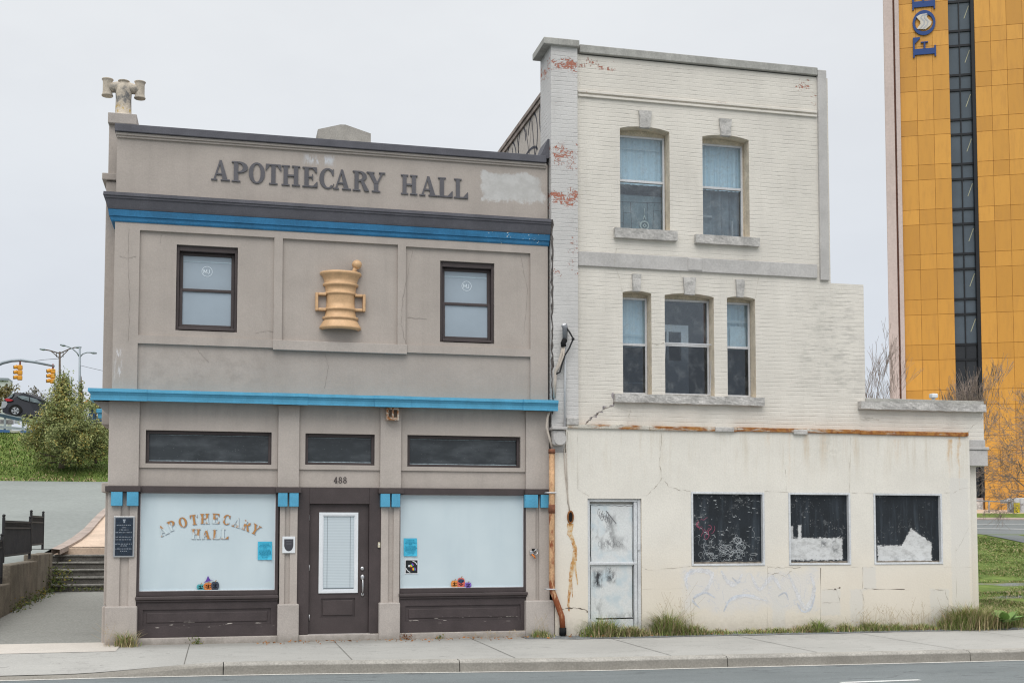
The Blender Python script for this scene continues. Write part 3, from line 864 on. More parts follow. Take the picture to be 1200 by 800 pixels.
# notices taped to the shop windows
m_paper = mat('blue_paper', (.07, .47, .68), .8, .2, var=.08, vscale=18, fine=.05, bump=.25, bscale=25, bdist=.004)
m_ink = mat('notice_ink', (.02, .20, .33), .8, .2, var=0, fine=0, bump=0)
def notice(r, y, label):
    o = thing('notice', label, 'notice', (r[0], y, r[2]))
    q = MB()
    n = 6
    W, H = r[1] - r[0], r[3] - r[2]
    vs = [[q.bm.verts.new((r[0] + W * i / n, y - .006 - .006 * math.sin(i * 1.1 + j * .7) - (.014 if j == 0 and i > 3 else 0), r[2] + H * j / n)) for i in range(n + 1)] for j in range(n + 1)]
    for j in range(n):
        for i in range(n): q.bm.faces.new((vs[j][i], vs[j][i + 1], vs[j + 1][i + 1], vs[j + 1][i]))
    q.build('sheet', m_paper, o, smooth=True)
    q = MB()
    for j, (v, hw) in enumerate(((.88, .22), (.80, .34), (.73, .42), (.66, .10), (.55, .38), (.49, .40), (.43, .42), (.37, .36), (.31, .40), (.24, .3), (.14, .2))):
        x_ = r[0] + W * (.5 - hw)
        while x_ < r[0] + W * (.5 + hw):
            l = rnd.uniform(.008, .022)
            q.ribbon([(x_, r[2] + H * v), (x_ + l, r[2] + H * v)], .007, y - .016)
            x_ += l + .006
    q.build('print', m_ink, o)
    return o
notice(rect(302.2, 634.2, 318.6, 655.6, .04), .044, 'bright blue paper notice on the left shop window below the worn lettering')
notice(rect(473.1, 630.3, 488.6, 651.2, .04), .044, 'bright blue paper notice on the right shop window above the rainbow sticker')

r = rect(474.4, 655, 490.2, 672, .045)
st = thing('sticker', 'square black sticker with a rainbow arrow and white border on the right shop window', 'sticker', (r[0], .044, r[2]))
q = MB(); q.rbox(r, .0435, .0485); q.build('border', m_white, st)
q = MB(); e = .014; q.box(r[0] + e, r[1] - e, .041, .044, r[2] + e, r[3] - e); q.build('field', mat('sticker_black', (.014, .018, .02), .5, var=0, bump=0), st)
cx_, cz_ = (r[0] + r[1]) / 2, (r[2] + r[3]) / 2; hs = (r[1] - r[0]) / 2 - e
cols = [(.65, .03, .04), (.8, .3, .02), (.75, .65, .03), (.05, .4, .1), (.04, .12, .55), (.3, .05, .4)]
for i, cl in enumerate(cols):
    q = MB()
    d = -.42 + i * .13
    q.ribbon([(cx_ + hs * (-.1 + d * .7), cz_ + hs * (.72 + d * .7 - .3)), (cx_ + hs * (.35 + d * .7 - .15), cz_ + hs * (.1 + d * .5))], .011, .0405)
    q.ribbon([(cx_ + hs * (.1 + i * .09), cz_ + hs * (-.15 - .0 * i)), (cx_ + hs * (.12 + i * .12), cz_ + hs * (-.6))], .010, .0404)
    q.build('rainbow_stripe', mat('rainbow_%d' % i, cl, .5, var=0, fine=0, bump=0), st)
q = MB()
q.ribbon([(cx_ + hs * .95 * math.cos(R(a)), cz_ + hs * .95 * math.sin(R(a))) for a in range(20, 90, 10)], .012, .0402)
q.ribbon([(cx_ + hs * .95 * math.cos(R(a)), cz_ + hs * .95 * math.sin(R(a))) for a in range(195, 265, 10)], .012, .0402)
q.ball((cx_ - hs * .42, .0405, cz_ + hs * .1), .02, (1, .1, 1), 1)
q.build('white_arc', m_white, st)

# Halloween pumpkin cut-outs along the bottom of the panes
def pumpkins(name_label, specs, group):
    b0 = specs[0]
    o = thing('pumpkin_cutout', name_label, 'decoration', (b0[0], .03, b0[1]), group)
    for j, (cx_, zb_, w_, h_, cl, kind) in enumerate(specs):
        q = MB(); y = .034 - j * .0022
        q.strip(_el(cx_, zb_ + h_ / 2, w_ / 2, h_ / 2, 0, 360, 22), _el(cx_, zb_ + h_ / 2, .001, .001, 0, 360, 22), y, y + .002)
        q.strip(_el(cx_ - w_ * .22, zb_ + h_ / 2, w_ * .3, h_ * .49, 0, 360, 22), _el(cx_ - w_ * .22, zb_ + h_ / 2, .001, .001, 0, 360, 22), y - .0005, y + .002)
        q.strip(_el(cx_ + w_ * .22, zb_ + h_ / 2, w_ * .3, h_ * .49, 0, 360, 22), _el(cx_ + w_ * .22, zb_ + h_ / 2, .001, .001, 0, 360, 22), y - .0005, y + .002)
        po = q.build('pumpkin', mat('pumpkin_%s' % kind, cl, .6, var=.2, vscale=25, fine=0, bump=0), o)
        q = MB()
        q.ball((cx_ - w_ * .2, y - .001, zb_ + h_ * .62), w_ * .09, (1, .05, 1), 1); q.ball((cx_ + w_ * .2, y - .001, zb_ + h_ * .62), w_ * .09, (1, .05, 1), 1)
        q.ribbon([(cx_ - w_ * .28, zb_ + h_ * .38), (cx_ - w_ * .1, zb_ + h_ * .26), (cx_ + w_ * .1, zb_ + h_ * .26), (cx_ + w_ * .28, zb_ + h_ * .38)], .012, y - .0016)
        q.build('carved_face', m_blk, po)
        q = MB(); q.ribbon([(cx_, zb_ + h_ * .96), (cx_ + .008, zb_ + h_ * 1.1), (cx_ + .02, zb_ + h_ * 1.16)], .012, y - .0005); q.build('stalk', mat('stalk_tan', (.4, .25, .13), .7, bump=0), po)
        if kind == 'hat':
            q = MB(); zt_2 = zb_ + h_ * 1.02
            q.prism([(cx_ - .07, zt_2), (cx_ + .085, zt_2 + .045), (cx_ + .03, zt_2 + .04), (cx_ - .005, zt_2 + .105), (cx_ - .035, zt_2 + .03)], y - .002, y)
            q.build('witch_hat', mat('hat_purple', (.13, .06, .35), .6, var=.1, bump=0), po)
        if kind == 'mask':
            q = MB(); q.strip(_el(cx_, zb_ + h_ * .68, w_ * .42, h_ * .2, 0, 360, 18), _el(cx_, zb_ + h_ * .68, .001, .001, 0, 360, 18), y - .0008, y)
            q.build('mask', mat('mask_navy', (.03, .06, .12), .6, bump=0), po)
    return o
def pk(px, py, w, h, cl, kind):
    p = at(px, py, .034); return (p.x, p.z + .004, w, h, cl, kind)
pumpkins('three pumpkin cut-outs, the middle one under a purple hat, on the left shop window', [pk(235.2, 691, .115, .085, (.08, .38, .42), 'teal'), pk(243.9, 691, .135, .105, (.62, .2, .05), 'hat'), pk(252, 691, .115, .125, (.05, .06, .09), 'black')], 'pumpkin cut-outs on the shop windows')
pumpkins('row of three pumpkin cut-outs, orange, red and purple, on the right shop window', [pk(532.8, 688.4, .115, .115, (.72, .28, .07), 'orange'), pk(540.3, 688.4, .12, .155, (.62, .13, .10), 'mask'), pk(548.5, 688.4, .105, .085, (.22, .13, .48), 'purple')], 'pumpkin cut-outs on the shop windows')

# rusty flood lamp under the ledge
r = rect(452.8, 477.6, 467.4, 492.2, -.14)
vl = thing('wall_lamp', 'small rusty square lamp box under the blue ledge above the brown door', 'lamp', (r[0], -.05, r[2]))
def rusty(T, base, tc):
    n = T.noise(tc, 22, 5, .7)
    return T.mix(T.ramp(n, .42, .6), (.50, .45, .38), (.28, .11, .035))
m_rustbox = mat('rusty_enamel', (.5, .45, .38), .8, .3, var=0, fine=.2, bump=.5, extra=rusty)
q = plate(rpoly(r), [rpoly((r[0] + .03, (r[0] + r[1]) / 2 - .014, r[2] + .04, r[3] - .03)), rpoly(((r[0] + r[1]) / 2 + .014, r[1] - .03, r[2] + .04, r[3] - .03))], -.17, -.047)
q.build('housing', [m_rustbox, m_rustbox], vl)
q = MB(); q.box(r[0] + .02, r[1] - .02, -.11, -.05, r[2] + .02, r[3] - .02)
q.build('reflector', mat('lamp_dirty', (.22, .17, .13), .6, var=.4, vscale=18, bump=.2), vl)
q = MB(); q.box(r[0] + .05, r[1] - .05, -.06, -.045, r[2] - .0, r[3] + .03); q.build('bracket', m_rustbox, vl)

p = at(444.3, 638.2, -.02)
q = MB(); q.box(p.x - .02, p.x + .02, -.03, -.003, p.z - .042, p.z + .042, .012)
db = thing('doorbell', 'small cream doorbell to the right of the brown door', 'doorbell', (p.x, -.01, p.z)); q.build('plate', mat('cream_plastic', (.6, .55, .42), .5), db)
q = MB(); q.ball((p.x, -.031, p.z + .005), .011, (1, .5, 1)); q.build('button', m_white, db)

# broken light bracket on the right pilaster
p = at(624.3, 647, -.05)
bl = thing('broken_fixture', 'broken metal fixture with a scrap of orange wire on the rightmost shop pilaster', 'fixture', (p.x, -.05, p.z))
q = MB(); q.box(p.x - .05, p.x + .02, -.075, -.044, p.z - .03, p.z + .03, .008); q.tube([(p.x, -.07, p.z), (p.x + .03, -.1, p.z + .04), (p.x + .07, -.09, p.z + .05)], .012, 7)
q.tube([(p.x + .01, -.07, p.z - .02), (p.x + .05, -.11, p.z - .03), (p.x + .08, -.1, p.z + .02)], .01, 7); q.build('bracket', m_steel, bl)
q = MB(); q.tube([(p.x - .02, -.08, p.z - .03), (p.x + .01, -.1, p.z - .06), (p.x + .03, -.09, p.z - .09)], .012, 6); q.build('wire_end', mat('orange_wire', (.7, .2, .03), .6, bump=0), bl)
q = MB(); q.box(p.x - .015, p.x + .05, -.078, -.0445, p.z + .02, p.z + .062, .006); q.build('base_plate', m_blk, bl)
# ================================================================== painted brick building
WX = 5.10
wb = thing('brick_building', 'three storey cream painted brick building with stepped right side and stuccoed ground floor', 'building', (WX, 0, 0))

def brick_mat(name, paint, patches=(), mottle=.06, red_amt=.0, grime=()):
    def f(T, base, tc):
        s = T.sep(tc)
        wob = T.noise(tc, 1.3, 2)
        u = T.m('ADD', T.m('ADD', s[0], s[1]), T.m('MULTIPLY', wob, .03))
        v = T.m('ADD', s[2], T.m('MULTIPLY', T.noise(tc, .9, 2), .03))
        vec = T.comb(u, v, 0.0)
        v = T.m('ADD', v, T.m('MULTIPLY', T.m('SUBTRACT', T.noise(T.mapv(tc, (5, 5, 9)), 1.0, 3, .6), .5), .022))
        vec = T.comb(u, v, 0.0)
        b = T.n('ShaderNodeTexBrick', {'offset': .5}, Scale=1.0)
        b.inputs['Vector'].default_value = (0, 0, 0); T.put(b.inputs['Vector'], vec)
        b.inputs['Color1'].default_value = (0, 0, 0, 1); b.inputs['Color2'].default_value = (1, 1, 1, 1); b.inputs['Mortar'].default_value = (.5, .5, .5, 1)
        b.inputs['Mortar Size'].default_value = .007; b.inputs['Mortar Smooth'].default_value = .6
        b.inputs['Brick Width'].default_value = .215; b.inputs['Row Height'].default_value = .0715
        bw = T.n('ShaderNodeRGBToBW'); T.put(bw.inputs[0], b.outputs['Color'])
        rndb = bw.outputs[0]; bfac = b.outputs['Fac']
        fr_ = T.m('ABSOLUTE', T.m('SUBTRACT', T.m('FRACT', T.m('DIVIDE', v, .0715)), .5))   # .5 on the bed joint
        bed = T.ramp(fr_, .36, .47)
        thick = T.noise(T.mapv(tc, (2.0, 2.0, 6.0)), 1.0, 4, .65)
        mort = T.m('MAXIMUM', T.m('MULTIPLY', bed, T.ramp(thick, .30, .62)), T.m('MULTIPLY', bfac, .32))
        # paint: each brick a touch different, joints duller
        fill = T.noise(tc, 2.6, 4, .6)                     # thick paint fills some joints
        mk = T.m('MULTIPLY', mort, T.ramp(fill, .30, .72))
        mk = T.m('MULTIPLY', mk, .17)
        base = T.mix(T.m('MULTIPLY', rndb, .10), base, [c * .75 for c in paint])
        base = T.mix(mk, base, [c * .5 for c in paint])
        # weathering
        gr = T.ramp(T.noise(T.mapv(tc, (2.2, 2.2, .5)), 1.0, 6, .65), .45, .78)
        base = T.mix(T.m('MULTIPLY', gr, .28), base, [c * .62 for c in paint])
        for (x0, x1, z0, z1, k, col, soft) in grime:
            nz = T.noise(T.mapv(tc, (3, 3, 9)), 1.0, 5, .7)
            g = T.boxmask(s[0], s[2], x0, x1, z0, z1, soft, nz, soft * 1.6)
            base = T.mix(T.m('MULTIPLY', T.m('MULTIPLY', g, T.ramp(nz, .45, .7)), k), base, col)
        n1 = T.noise(T.mapv(tc, (26, 26, 38)), 1.0, 4, .7)
        red = None
        for (x0, x1, z0, z1, k) in patches:
            g = T.boxmask(s[0], s[2], x0, x1, z0, z1, .10, T.noise(tc, 6.5, 5, .7), .34)
            q = T.m('MULTIPLY', g, k)
            red = q if red is None else T.m('MAXIMUM', red, q)
        lvl = T.m('ADD', T.m('MULTIPLY', rndb, .16), T.m('MULTIPLY', n1, .84))
        if red is None: red = 0.0
        thr = T.m('SUBTRACT', .755 - red_amt, T.m('MULTIPLY', red, .235))
        mask = T.ramp(T.m('SUBTRACT', lvl, thr), -.008, .022)
        mask = T.m('MULTIPLY', mask, T.m('SUBTRACT', 1.0, T.ramp(mort, .35, .7)))
        redc = T.mix(T.noise(tc, 30, 2), (.36, .12, .08), (.47, .21, .15))
        base = T.mix(mask, base, redc)
        h = T.m('SUBTRACT', T.m('MULTIPLY', T.noise(tc, 26, 4, .6), .35), T.m('MULTIPLY', mort, T.m('ADD', .25, T.m('MULTIPLY', T.ramp(fill, .3, .7), .6))))
        h = T.m('SUBTRACT', h, T.m('MULTIPLY', mask, .45))
        return base, h
    return mat(name, paint, .78, .3, var=mottle, vscale=1.0, fine=.05, fscale=60, bump=.75, bscale=70, bdist=.010, extra=f)

def reg(x0, y0, x1, y1, k, Y=0):
    a, b = at(x0, y0, Y), at(x1, y1, Y)
    return (a.x - WX, b.x - WX, b.z, a.z, k)
def greg(x0, y0, x1, y1, k, col, soft=.25):
    a, b = at(x0, y0), at(x1, y1)
    return (a.x - WX, b.x - WX, b.z, a.z, k, col, soft)

CREAM = (.715, .678, .615)
m_brick = brick_mat('painted_brick', CREAM, [reg(677, 70, 718, 84, 1.0), reg(677, 62, 684, 106, .7), reg(930, 92, 958, 112, .85), reg(945, 108, 958, 133, .7), reg(834, 117, 850, 123, .6), reg(806, 285, 815, 290, .5)],
    grime=[greg(930, 345, 1000, 460, .65, (.42, .41, .37)), greg(975, 335, 1014, 470, .6, (.45, .43, .40)), greg(905, 215, 955, 245, .5, (.5, .48, .44)), greg(690, 420, 1010, 500, .3, (.56, .53, .47), .4), greg(690, 60, 955, 140, .25, (.52, .50, .46), .3), greg(676, 100, 700, 130, .5, (.45, .42, .38), .1), greg(690, 480, 1130, 500, .25, (.55, .50, .42), .2)])
m_brick_grey = brick_mat('pier_brick', (.60, .588, .575), [reg(643, 66, 678, 86, 1.0, -.08), reg(642, 168, 678, 197, .95, -.08), reg(643, 222, 678, 245, 1.1, -.08), reg(652, 86, 660, 160, .3, -.08), reg(664, 255, 678, 322, .62, -.08), reg(645, 300, 652, 318, .75, -.08)], red_amt=.035)
m_brick_side = brick_mat('flank_brick', (.66, .62, .56), [])
m_jamb = mat('reveal_tan', (.70, .62, .50), .85, .25, var=.12, vscale=5, fine=.12, fscale=40, bump=.5, bscale=30, dirt=.3)
m_stone = mat('grey_stone', (.47, .455, .435), .85, .25, var=.14, vscale=4, fine=.14, fscale=30, bump=.7, bscale=22, bdist=.012, dirt=.15)
m_band = mat('grey_band_paint', (.49, .475, .46), .8, .3, var=.09, vscale=2.2, fine=.08, fscale=40, bump=.4, bscale=40, streak=.2)
m_cop = mat('coping_concrete', (.40, .395, .37), .9, .2, var=.14, vscale=3, fine=.12, fscale=45, bump=.5, bscale=35, streak=.4, dirt=.3)
m_alu = mat('storm_frame', (.62, .63, .65), .45, .4, .2, var=.08, fine=.08, bump=.1, dirt=.2)
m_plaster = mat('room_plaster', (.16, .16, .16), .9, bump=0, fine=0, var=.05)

# window openings
def arch(x0, x1, z0, zs, rise, n=10):
    cx, hw = (x0 + x1) / 2, (x1 - x0) / 2
    rr = (hw * hw + rise * rise) / (2 * rise)
    out = [(x0, z0), (x1, z0)]
    a = math.asin(hw / rr)
    for i in range(n + 1):
        t = a - 2 * a * i / n
        out.append((cx + rr * math.sin(t), zs + rise - rr + rr * math.cos(t)))
    return out
def opening(lx, ly, rx, ry, bx, by, rise=.05):
    a, b, c = at(lx, ly), at(rx, ry), at(bx, by)
    zs = (a.z + b.z) / 2
    return (a.x, b.x, c.z, zs - .0, rise)
OP = {
 'w31': opening(726.4, 149.5, 784.4, 155.3, 727.8, 268.0, .055),
 'w32': opening(823.0, 159.2, 877.4, 165.0, 824.8, 276.0, .055),
 'w21': opening(729.6, 341.9, 763.2, 344.4, 730.5, 461.5, .035),
 'w22': opening(778.8, 345.0, 836.4, 348.8, 780.5, 462.5, .045),
 'w23': opening(851.8, 348.8, 884.8, 350.6, 853.0, 464.5, .035),
}
zstep1 = at(990, 332.5)[2]; zstep2 = at(1080, 467.5)[2]; ztop = at(800, 73)[2] - .04
xe1, xe2, xe3 = at(972, 200).x, at(1013, 400).x, at(1152.5, 490).x
zflash = at(900, 505, 0)[2]
holes = [arch(*OP[k]) for k in ('w31', 'w32', 'w21', 'w22', 'w23')]
xw0 = 5.35
zblk = at(1146, 546, 0)[2]; xe4 = at(1139, 640, 0).x
wall = plate([(xw0, -.1), (xe4, -.1), (xe4, zblk + .05), (xe3, zblk + .05), (xe3, zstep2 - .02), (xe2, zstep2 - .02), (xe2, zstep1), (xe1 - .01, zstep1), (xe1 - .01, ztop), (xw0, ztop)], holes, 0.0, .34)
# coarse paint edges only inside openings: outer sides take the brick
for f in wall.bm.faces:
    c = f.calc_center_median()
    if f.material_index == 1 and (c.x > xe1 - .05 or c.x < xw0 + .05 or c.z > ztop - .05 or c.z < 0): f.material_index = 0
wall.build('brick_wall', [m_brick, m_jamb], wb)

# left pier with its cap
zp = at(638.5, 52.5, -.08)[2]
q = MB(); q.box(XR + .03, at(677, 200, -.08).x, -.08, .3, 2.9, zp)
q.build('corner_pier', m_brick_grey, wb)
q = MB(); a, b = at(637.4, 42.9, -.14), at(679.2, 55, -.14)
q.box(a.x, b.x, -.14, .62, zp - .004, a.z, .012); q.build('pier_cap', m_cop, wb)
q = MB(); a = at(678.5, 50.8, -.05); b = at(958.5, 80.3, -.05)
zt1 = (a.z + b.z) / 2
q.box(at(679.2, 60, -.05).x + .003, at(958.3, 85, -.05).x, -.055, .32, at(800, 72.8, -.05)[2] - .0, zt1, .01)
q.build('coping', m_cop, wb)
# grey quoin strip on the right and band between the storeys
q = MB(); a, b = at(958.4, 82.5, -.05), at(972.3, 328.5, -.05)
q.box(a.x, b.x, -.05, .33, b.z, at(965, 82.2, -.05).z, .01); q.build('quoin_strip', m_band, wb)
q = MB(); a, b = at(677.3, 294, -.04), at(958.3, 327, -.04)
q.box(a.x, b.x - .003, -.04, .03, at(677, 310.8, -.04)[2], a.z, .008)
q.box(at(806, 300, -.05).x, at(823, 300, -.05).x, -.06, .02, at(677, 310, -.05)[2], a.z - .01, .02)
q.build('string_band', m_band, wb)
q = MB()
for py0, py1 in ((105.2, 107.7), (110.0, 112.5)):
    z1, z0 = at(677, py0, -.03)[2], at(677, py1, -.03)[2]
    q.box(at(677, 110, -.02).x + .003, at(957, 130, -.02).x, -.034, .03, z0, z1, .004)
q.build('string_course', m_brick, wb)
# keystones and sills
def keystone(t0, t1, ty, b0, b1, by):
    q = MB(); y = -.045
    A = [at(b0, by, y), at(b1, by, y), at(t1, ty, y), at(t0, ty, y)]
    z0 = (A[0].z + A[1].z) / 2; z1 = (A[2].z + A[3].z) / 2
    q.prism([(A[0].x, z0), (A[1].x, z0), (A[2].x, z1), (A[3].x, z1)], y, .02)
    bmesh.ops.subdivide_edges(q.bm, edges=q.bm.edges[:], cuts=3, use_grid_fill=True)
    for v in q.bm.verts:
        if v.co.y < -.02: v.co += Vector((0, mnoise.noise(v.co * 9) * .018, 0)) + Vector((mnoise.noise(v.co * 14), 0, mnoise.noise(v.co * 15 + Vector((3, 1, 2))))) * .007
    return q.build('keystone', m_stone, wb)
keystone(748.8, 763.8, 129.5, 750.6, 761.8, 149.5); keystone(843.3, 857.8, 139, 845.6, 856.2, 159)
keystone(741.1, 751.8, 321, 742.2, 750, 341); keystone(801, 815.5, 324.5, 802.9, 814.4, 345); keystone(862.8, 873, 327.3, 864.4, 871.6, 347.8)
def rough_block(x0, x1, z0, z1, y0, y1, nm, par, m=None, amp=.022, sc=7):
    q = MB(); nx = max(2, int((x1 - x0) / .06)); nz = 4
    t = bmesh.new(); bmesh.ops.create_cube(t, size=1)
    for v in t.verts: v.co = Vector(((x0 + x1) / 2 + v.co.x * (x1 - x0), (y0 + y1) / 2 + v.co.y * (y1 - y0), (z0 + z1) / 2 + v.co.z * (z1 - z0)))
    xe = [e for e in t.edges if abs(e.verts[0].co.x - e.verts[1].co.x) > 1e-4]
    bmesh.ops.subdivide_edges(t, edges=xe, cuts=nx, use_grid_fill=True)
    ze = [e for e in t.edges if abs(e.verts[0].co.z - e.verts[1].co.z) > 1e-4]
    bmesh.ops.subdivide_edges(t, edges=ze, cuts=nz, use_grid_fill=True)
    for v in t.verts:
        n = mnoise.noise(v.co * sc) + .5 * mnoise.noise(v.co * sc * 2.7)
        if v.co.y < y0 + .01: v.co.y += n * amp - amp * .2
        edge = min(v.co.z - z0, z1 - v.co.z) < .005
        if edge: v.co.z += mnoise.noise(v.co * 11 + Vector((5, 2, 1))) * amp * .35
    q.add(t)
    return q.build(nm, m or m_stone, par)
for (x0, y0, x1, y1, k) in ((720.6, 268.2, 793.8, 282.3, 'w31'), (815.2, 275.6, 890.4, 288.8, 'w32')):
    a, b = at(x0, y0, -.07), at(x1, y1, -.07)
    rough_block(a.x, b.x, b.z + .0, OP[k][2] - .002, -.075, .3, 'window_sill', wb, amp=.014)
a, b = at(721.3, 462, -.09), at(896.2, 475.3, -.09)
rough_block(a.x, b.x, b.z, OP['w21'][2] - .004, -.09, .3, 'window_sill', wb, amp=.026)

# windows: aluminium storm frames, glass, curtains behind
def clear_glass(name, tint, refl=.35):
    if name in MATS: return MATS[name]
    m = bpy.data.materials.new(name); m.use_nodes = True
    nt = m.node_tree; T = NT(nt)
    out = nt.nodes['Material Output']; nt.nodes.remove(nt.nodes['Principled BSDF'])
    tr = T.n('ShaderNodeBsdfTransparent'); tr.inputs[0].default_value = (*tint, 1)
    gl = T.n('ShaderNodeBsdfGlossy'); gl.inputs['Roughness'].default_value = .03; gl.inputs[0].default_value = (.9, .95, 1, 1)
    df = T.n('ShaderNodeBsdfDiffuse'); df.inputs[0].default_value = (.42, .45, .47, 1)
    mx = T.n('ShaderNodeMixShader'); mx.inputs[0].default_value = refl
    nt.links.new(tr.outputs[0], mx.inputs[1]); nt.links.new(gl.outputs[0], mx.inputs[2])
    tc = T.n('ShaderNodeTexCoord').outputs['Object']
    dust = T.m('MULTIPLY', T.ramp(T.noise(tc, 5, 5, .7), .45, .8), .22)
    mx2 = T.n('ShaderNodeMixShader'); T.put(mx2.inputs[0], dust)
    nt.links.new(mx.outputs[0], mx2.inputs[1]); nt.links.new(df.outputs[0], mx2.inputs[2])
    nt.links.new(mx2.outputs[0], out.inputs['Surface'])
    MATS[name] = m
    return m
m_clear = clear_glass('window_glass', (.86, .9, .92), .075); m_screen = clear_glass('screened_glass', (.42, .45, .48), .06)
def cur_x(T, base, tc):
    n = T.noise(T.mapv(tc, (30, 3, .5)), 1.0, 3, .6)
    return T.mix(T.ramp(n, .35, .65), base, (.78, .93, 1.0))
m_curtain = mat('blue_curtain', (.66, .84, .95), .9, .1, var=.05, fine=0, bump=0, extra=cur_x)
m_sheer = mat('grey_sheer', (.24, .28, .31), .9, .1, var=.2, vscale=3, fine=0, bump=0)
m_dark = mat('dim_room', (.05, .055, .06), .9, .1, var=.1, bump=0)
def cloth(x0, x1, z0, z1, y, amp=.02, per=.09):
    q = MB(); n = max(8, int((x1 - x0) / .012))
    top = []; bot = []
    for i in range(n + 1):
        x = x0 + (x1 - x0) * i / n
        yy = y + amp * math.sin(x / per * 2 * math.pi) + amp * .5 * math.sin(x / per * 3.7 + 1)
        top.append(q.bm.verts.new((x, yy, z1))); bot.append(q.bm.verts.new((x + .004 * math.sin(i), yy * 1.0 + .3 * amp * math.sin(i * .9), z0)))
    for i in range(n):
        f = q.bm.faces.new((top[i], top[i + 1], bot[i + 1], bot[i])); f.smooth = True
    return q
YF = .2
def storm(k, fl, fr, ft, fb, rail, label=None):
    """fl fr: frame left/right px on the plane YF; ft fb rail: px rows measured at the left edge"""
    x0, x1 = OP[k][0] + .004, min(at(fr, (ft + fb) / 2, YF).x, OP[k][1] - .004)
    z1 = at(fl, ft, YF)[2]; z0 = OP[k][2] + .012
    zr = at(fl, rail, YF)[2]
    w = MB(); t = .035
    w.box(x0, x0 + t, YF, YF + .05, z0, z1, .004); w.box(x1 - t, x1, YF, YF + .05, z0, z1, .004)
    w.box(x0 + t, x1 - t, YF + .001, YF + .05, z1 - t, z1, .004); w.box(x0 + t, x1 - t, YF - .01, YF + .05, z0, z0 + t * 1.15, .004)
    w.box(x0 + t, x1 - t, YF - .006, YF + .045, zr - .02, zr + .022, .004)
    o = w.build('window', m_alu, wb, label)
    # wood blocking up to the arch and beside the frame
    e = MB()
    A = arch(OP[k][0] + .003, OP[k][1] - .003, z1, OP[k][3], OP[k][4] - .003)
    e.prism(A, YF + .02, YF + .1)
    if OP[k][1] - x1 > .01: e.box(x1 + .001, OP[k][1] - .003, YF + .022, YF + .1, z0, z1 - .002)
    e.build('blocking', m_jamb, o)
    g = MB(); g.box(x0 + t - .003, x1 - t + .003, YF + .02, YF + .025, zr + .018, z1 - t + .003); g.build('pane', m_clear, o)
    g = MB(); g.box(x0 + t - .003, x1 - t + .003, YF + .014, YF + .019, z0 + t, zr - .016); g.build('pane', m_screen if k[1] == '2' else m_clear, o)
    return o, (x0 + t, x1 - t, z0 + t, zr, z1 - t)
o, v = storm('w31', 727.4, 778.9, 158.3, 265.5, 211.5)
cloth(v[0] - .1, v[1] + .1, v[3] - .02, v[4] + .1, .33, .008, .12).build('curtain', m_curtain, o)
q = MB(); q.box(v[0], v[1], .30, .305, v[4] - .17, v[4] - .15); q.build('curtain_hem', mat('hem_pale', (.66, .78, .84), .9, bump=0), o)
# leaded panel and crystal ornament in the lower half
q = MB(); q.box(v[0] - .1, v[1] + .1, .40, .405, v[2] - .1, v[3] - .18); q.build('leaded_panel', mat('leaded_glass', (.20, .26, .28), .4, .4, var=.2, vscale=5, bump=.2), o)
q = MB()
Wd, Hd = v[1] - v[0], v[3] - v[2]
for pts in ([(-.1, .62), (1.1, .66)], [(.18, .64), (.19, .3), (.17, -.1)], [(.35, .64), (.36, .42), (.2, .40)], [(.36, .44), (.38, .1), (.2, .08)], [(.74, .64), (.73, .3), (.75, -.1)], [(.9, .64), (.88, .5), (1.1, .48)], [(.88, .5), (.86, .1)], [(0, .2), (.18, .2)], [(.0, .86), (.3, .8), (1.1, .86)]):
    q.ribbon([(v[0] + Wd * a, v[2] + Hd * b) for a, b in pts], .009, .399)
q.build('lead_line', m_blk, o)
q = MB(); cxx, czz = v[0] + Wd * .66, v[2] + Hd * .16
q.strip(_el(cxx, czz, .085, .085, 0, 360, 20), _el(cxx, czz, .06, .06, 0, 360, 20), .375, .39)
q.strip(_el(cxx, czz, .04, .04, 0, 360, 4), _el(cxx, czz, .018, .018, 0, 360, 4), .372, .388)
q.strip([(cxx - .03, czz + .1), (cxx, czz + .19), (cxx + .03, czz + .1)], [(cxx - .018, czz + .1), (cxx, czz + .15), (cxx + .018, czz + .1)], .374, .388)
q.tube([(cxx, .38, czz + .18), (cxx, .38, czz + .30)], .005, 6)
orn = q.build('window_ornament', mat('crystal', (.55, .6, .55), .2, .6, bump=0))
tag(orn, 'round crystal ornament hanging in the lower half of the left top floor window', 'ornament')
o, v = storm('w32', 823.9, 870.5, 168.0, 273.5, 219.5)
cloth(v[0] - .1, v[1] + .1, v[3] + .0, v[4] + .1, .34, .012, .08).build('curtain', m_curtain, o)
cloth(v[0] - .1, v[1] + .1, v[2] - .1, v[3] + .02, .46, .03, .16).build('curtain', m_sheer, o)
q = MB(); q.box(v[0] + .02, v[0] + .30, .40, .41, v[2] + .38, v[2] + .42); q.box(v[1] - .10, v[1] - .07, .38, .4, v[2], v[2] + .34); q.build('frame_scrap', mat('pale_scrap', (.4, .42, .44), .8, bump=0), o)
o, v = storm('w21', 730.3, 758.6, 348.3, 458.8, 403.5)
cloth(v[0] - .1, v[1] + .1, v[3] - .02, v[4] + .1, .34, .006, .2).build('curtain', m_curtain, o)
q = MB(); q.box(v[0], v[1], .30, .304, v[3] + .17, v[3] + .19); q.box(v[0], v[1], .30, .304, v[2] + .17, v[2] + .195); q.build('curtain_hem', MATS['hem_pale'], o)
q = MB(); q.box(v[0] - .1, v[1] + .1, .44, .445, v[2] - .1, v[3]); q.build('backing_board', m_sheer, o)
o, v = storm('w22', 779.5, 831.2, 350.2, 459.5, 404.0)
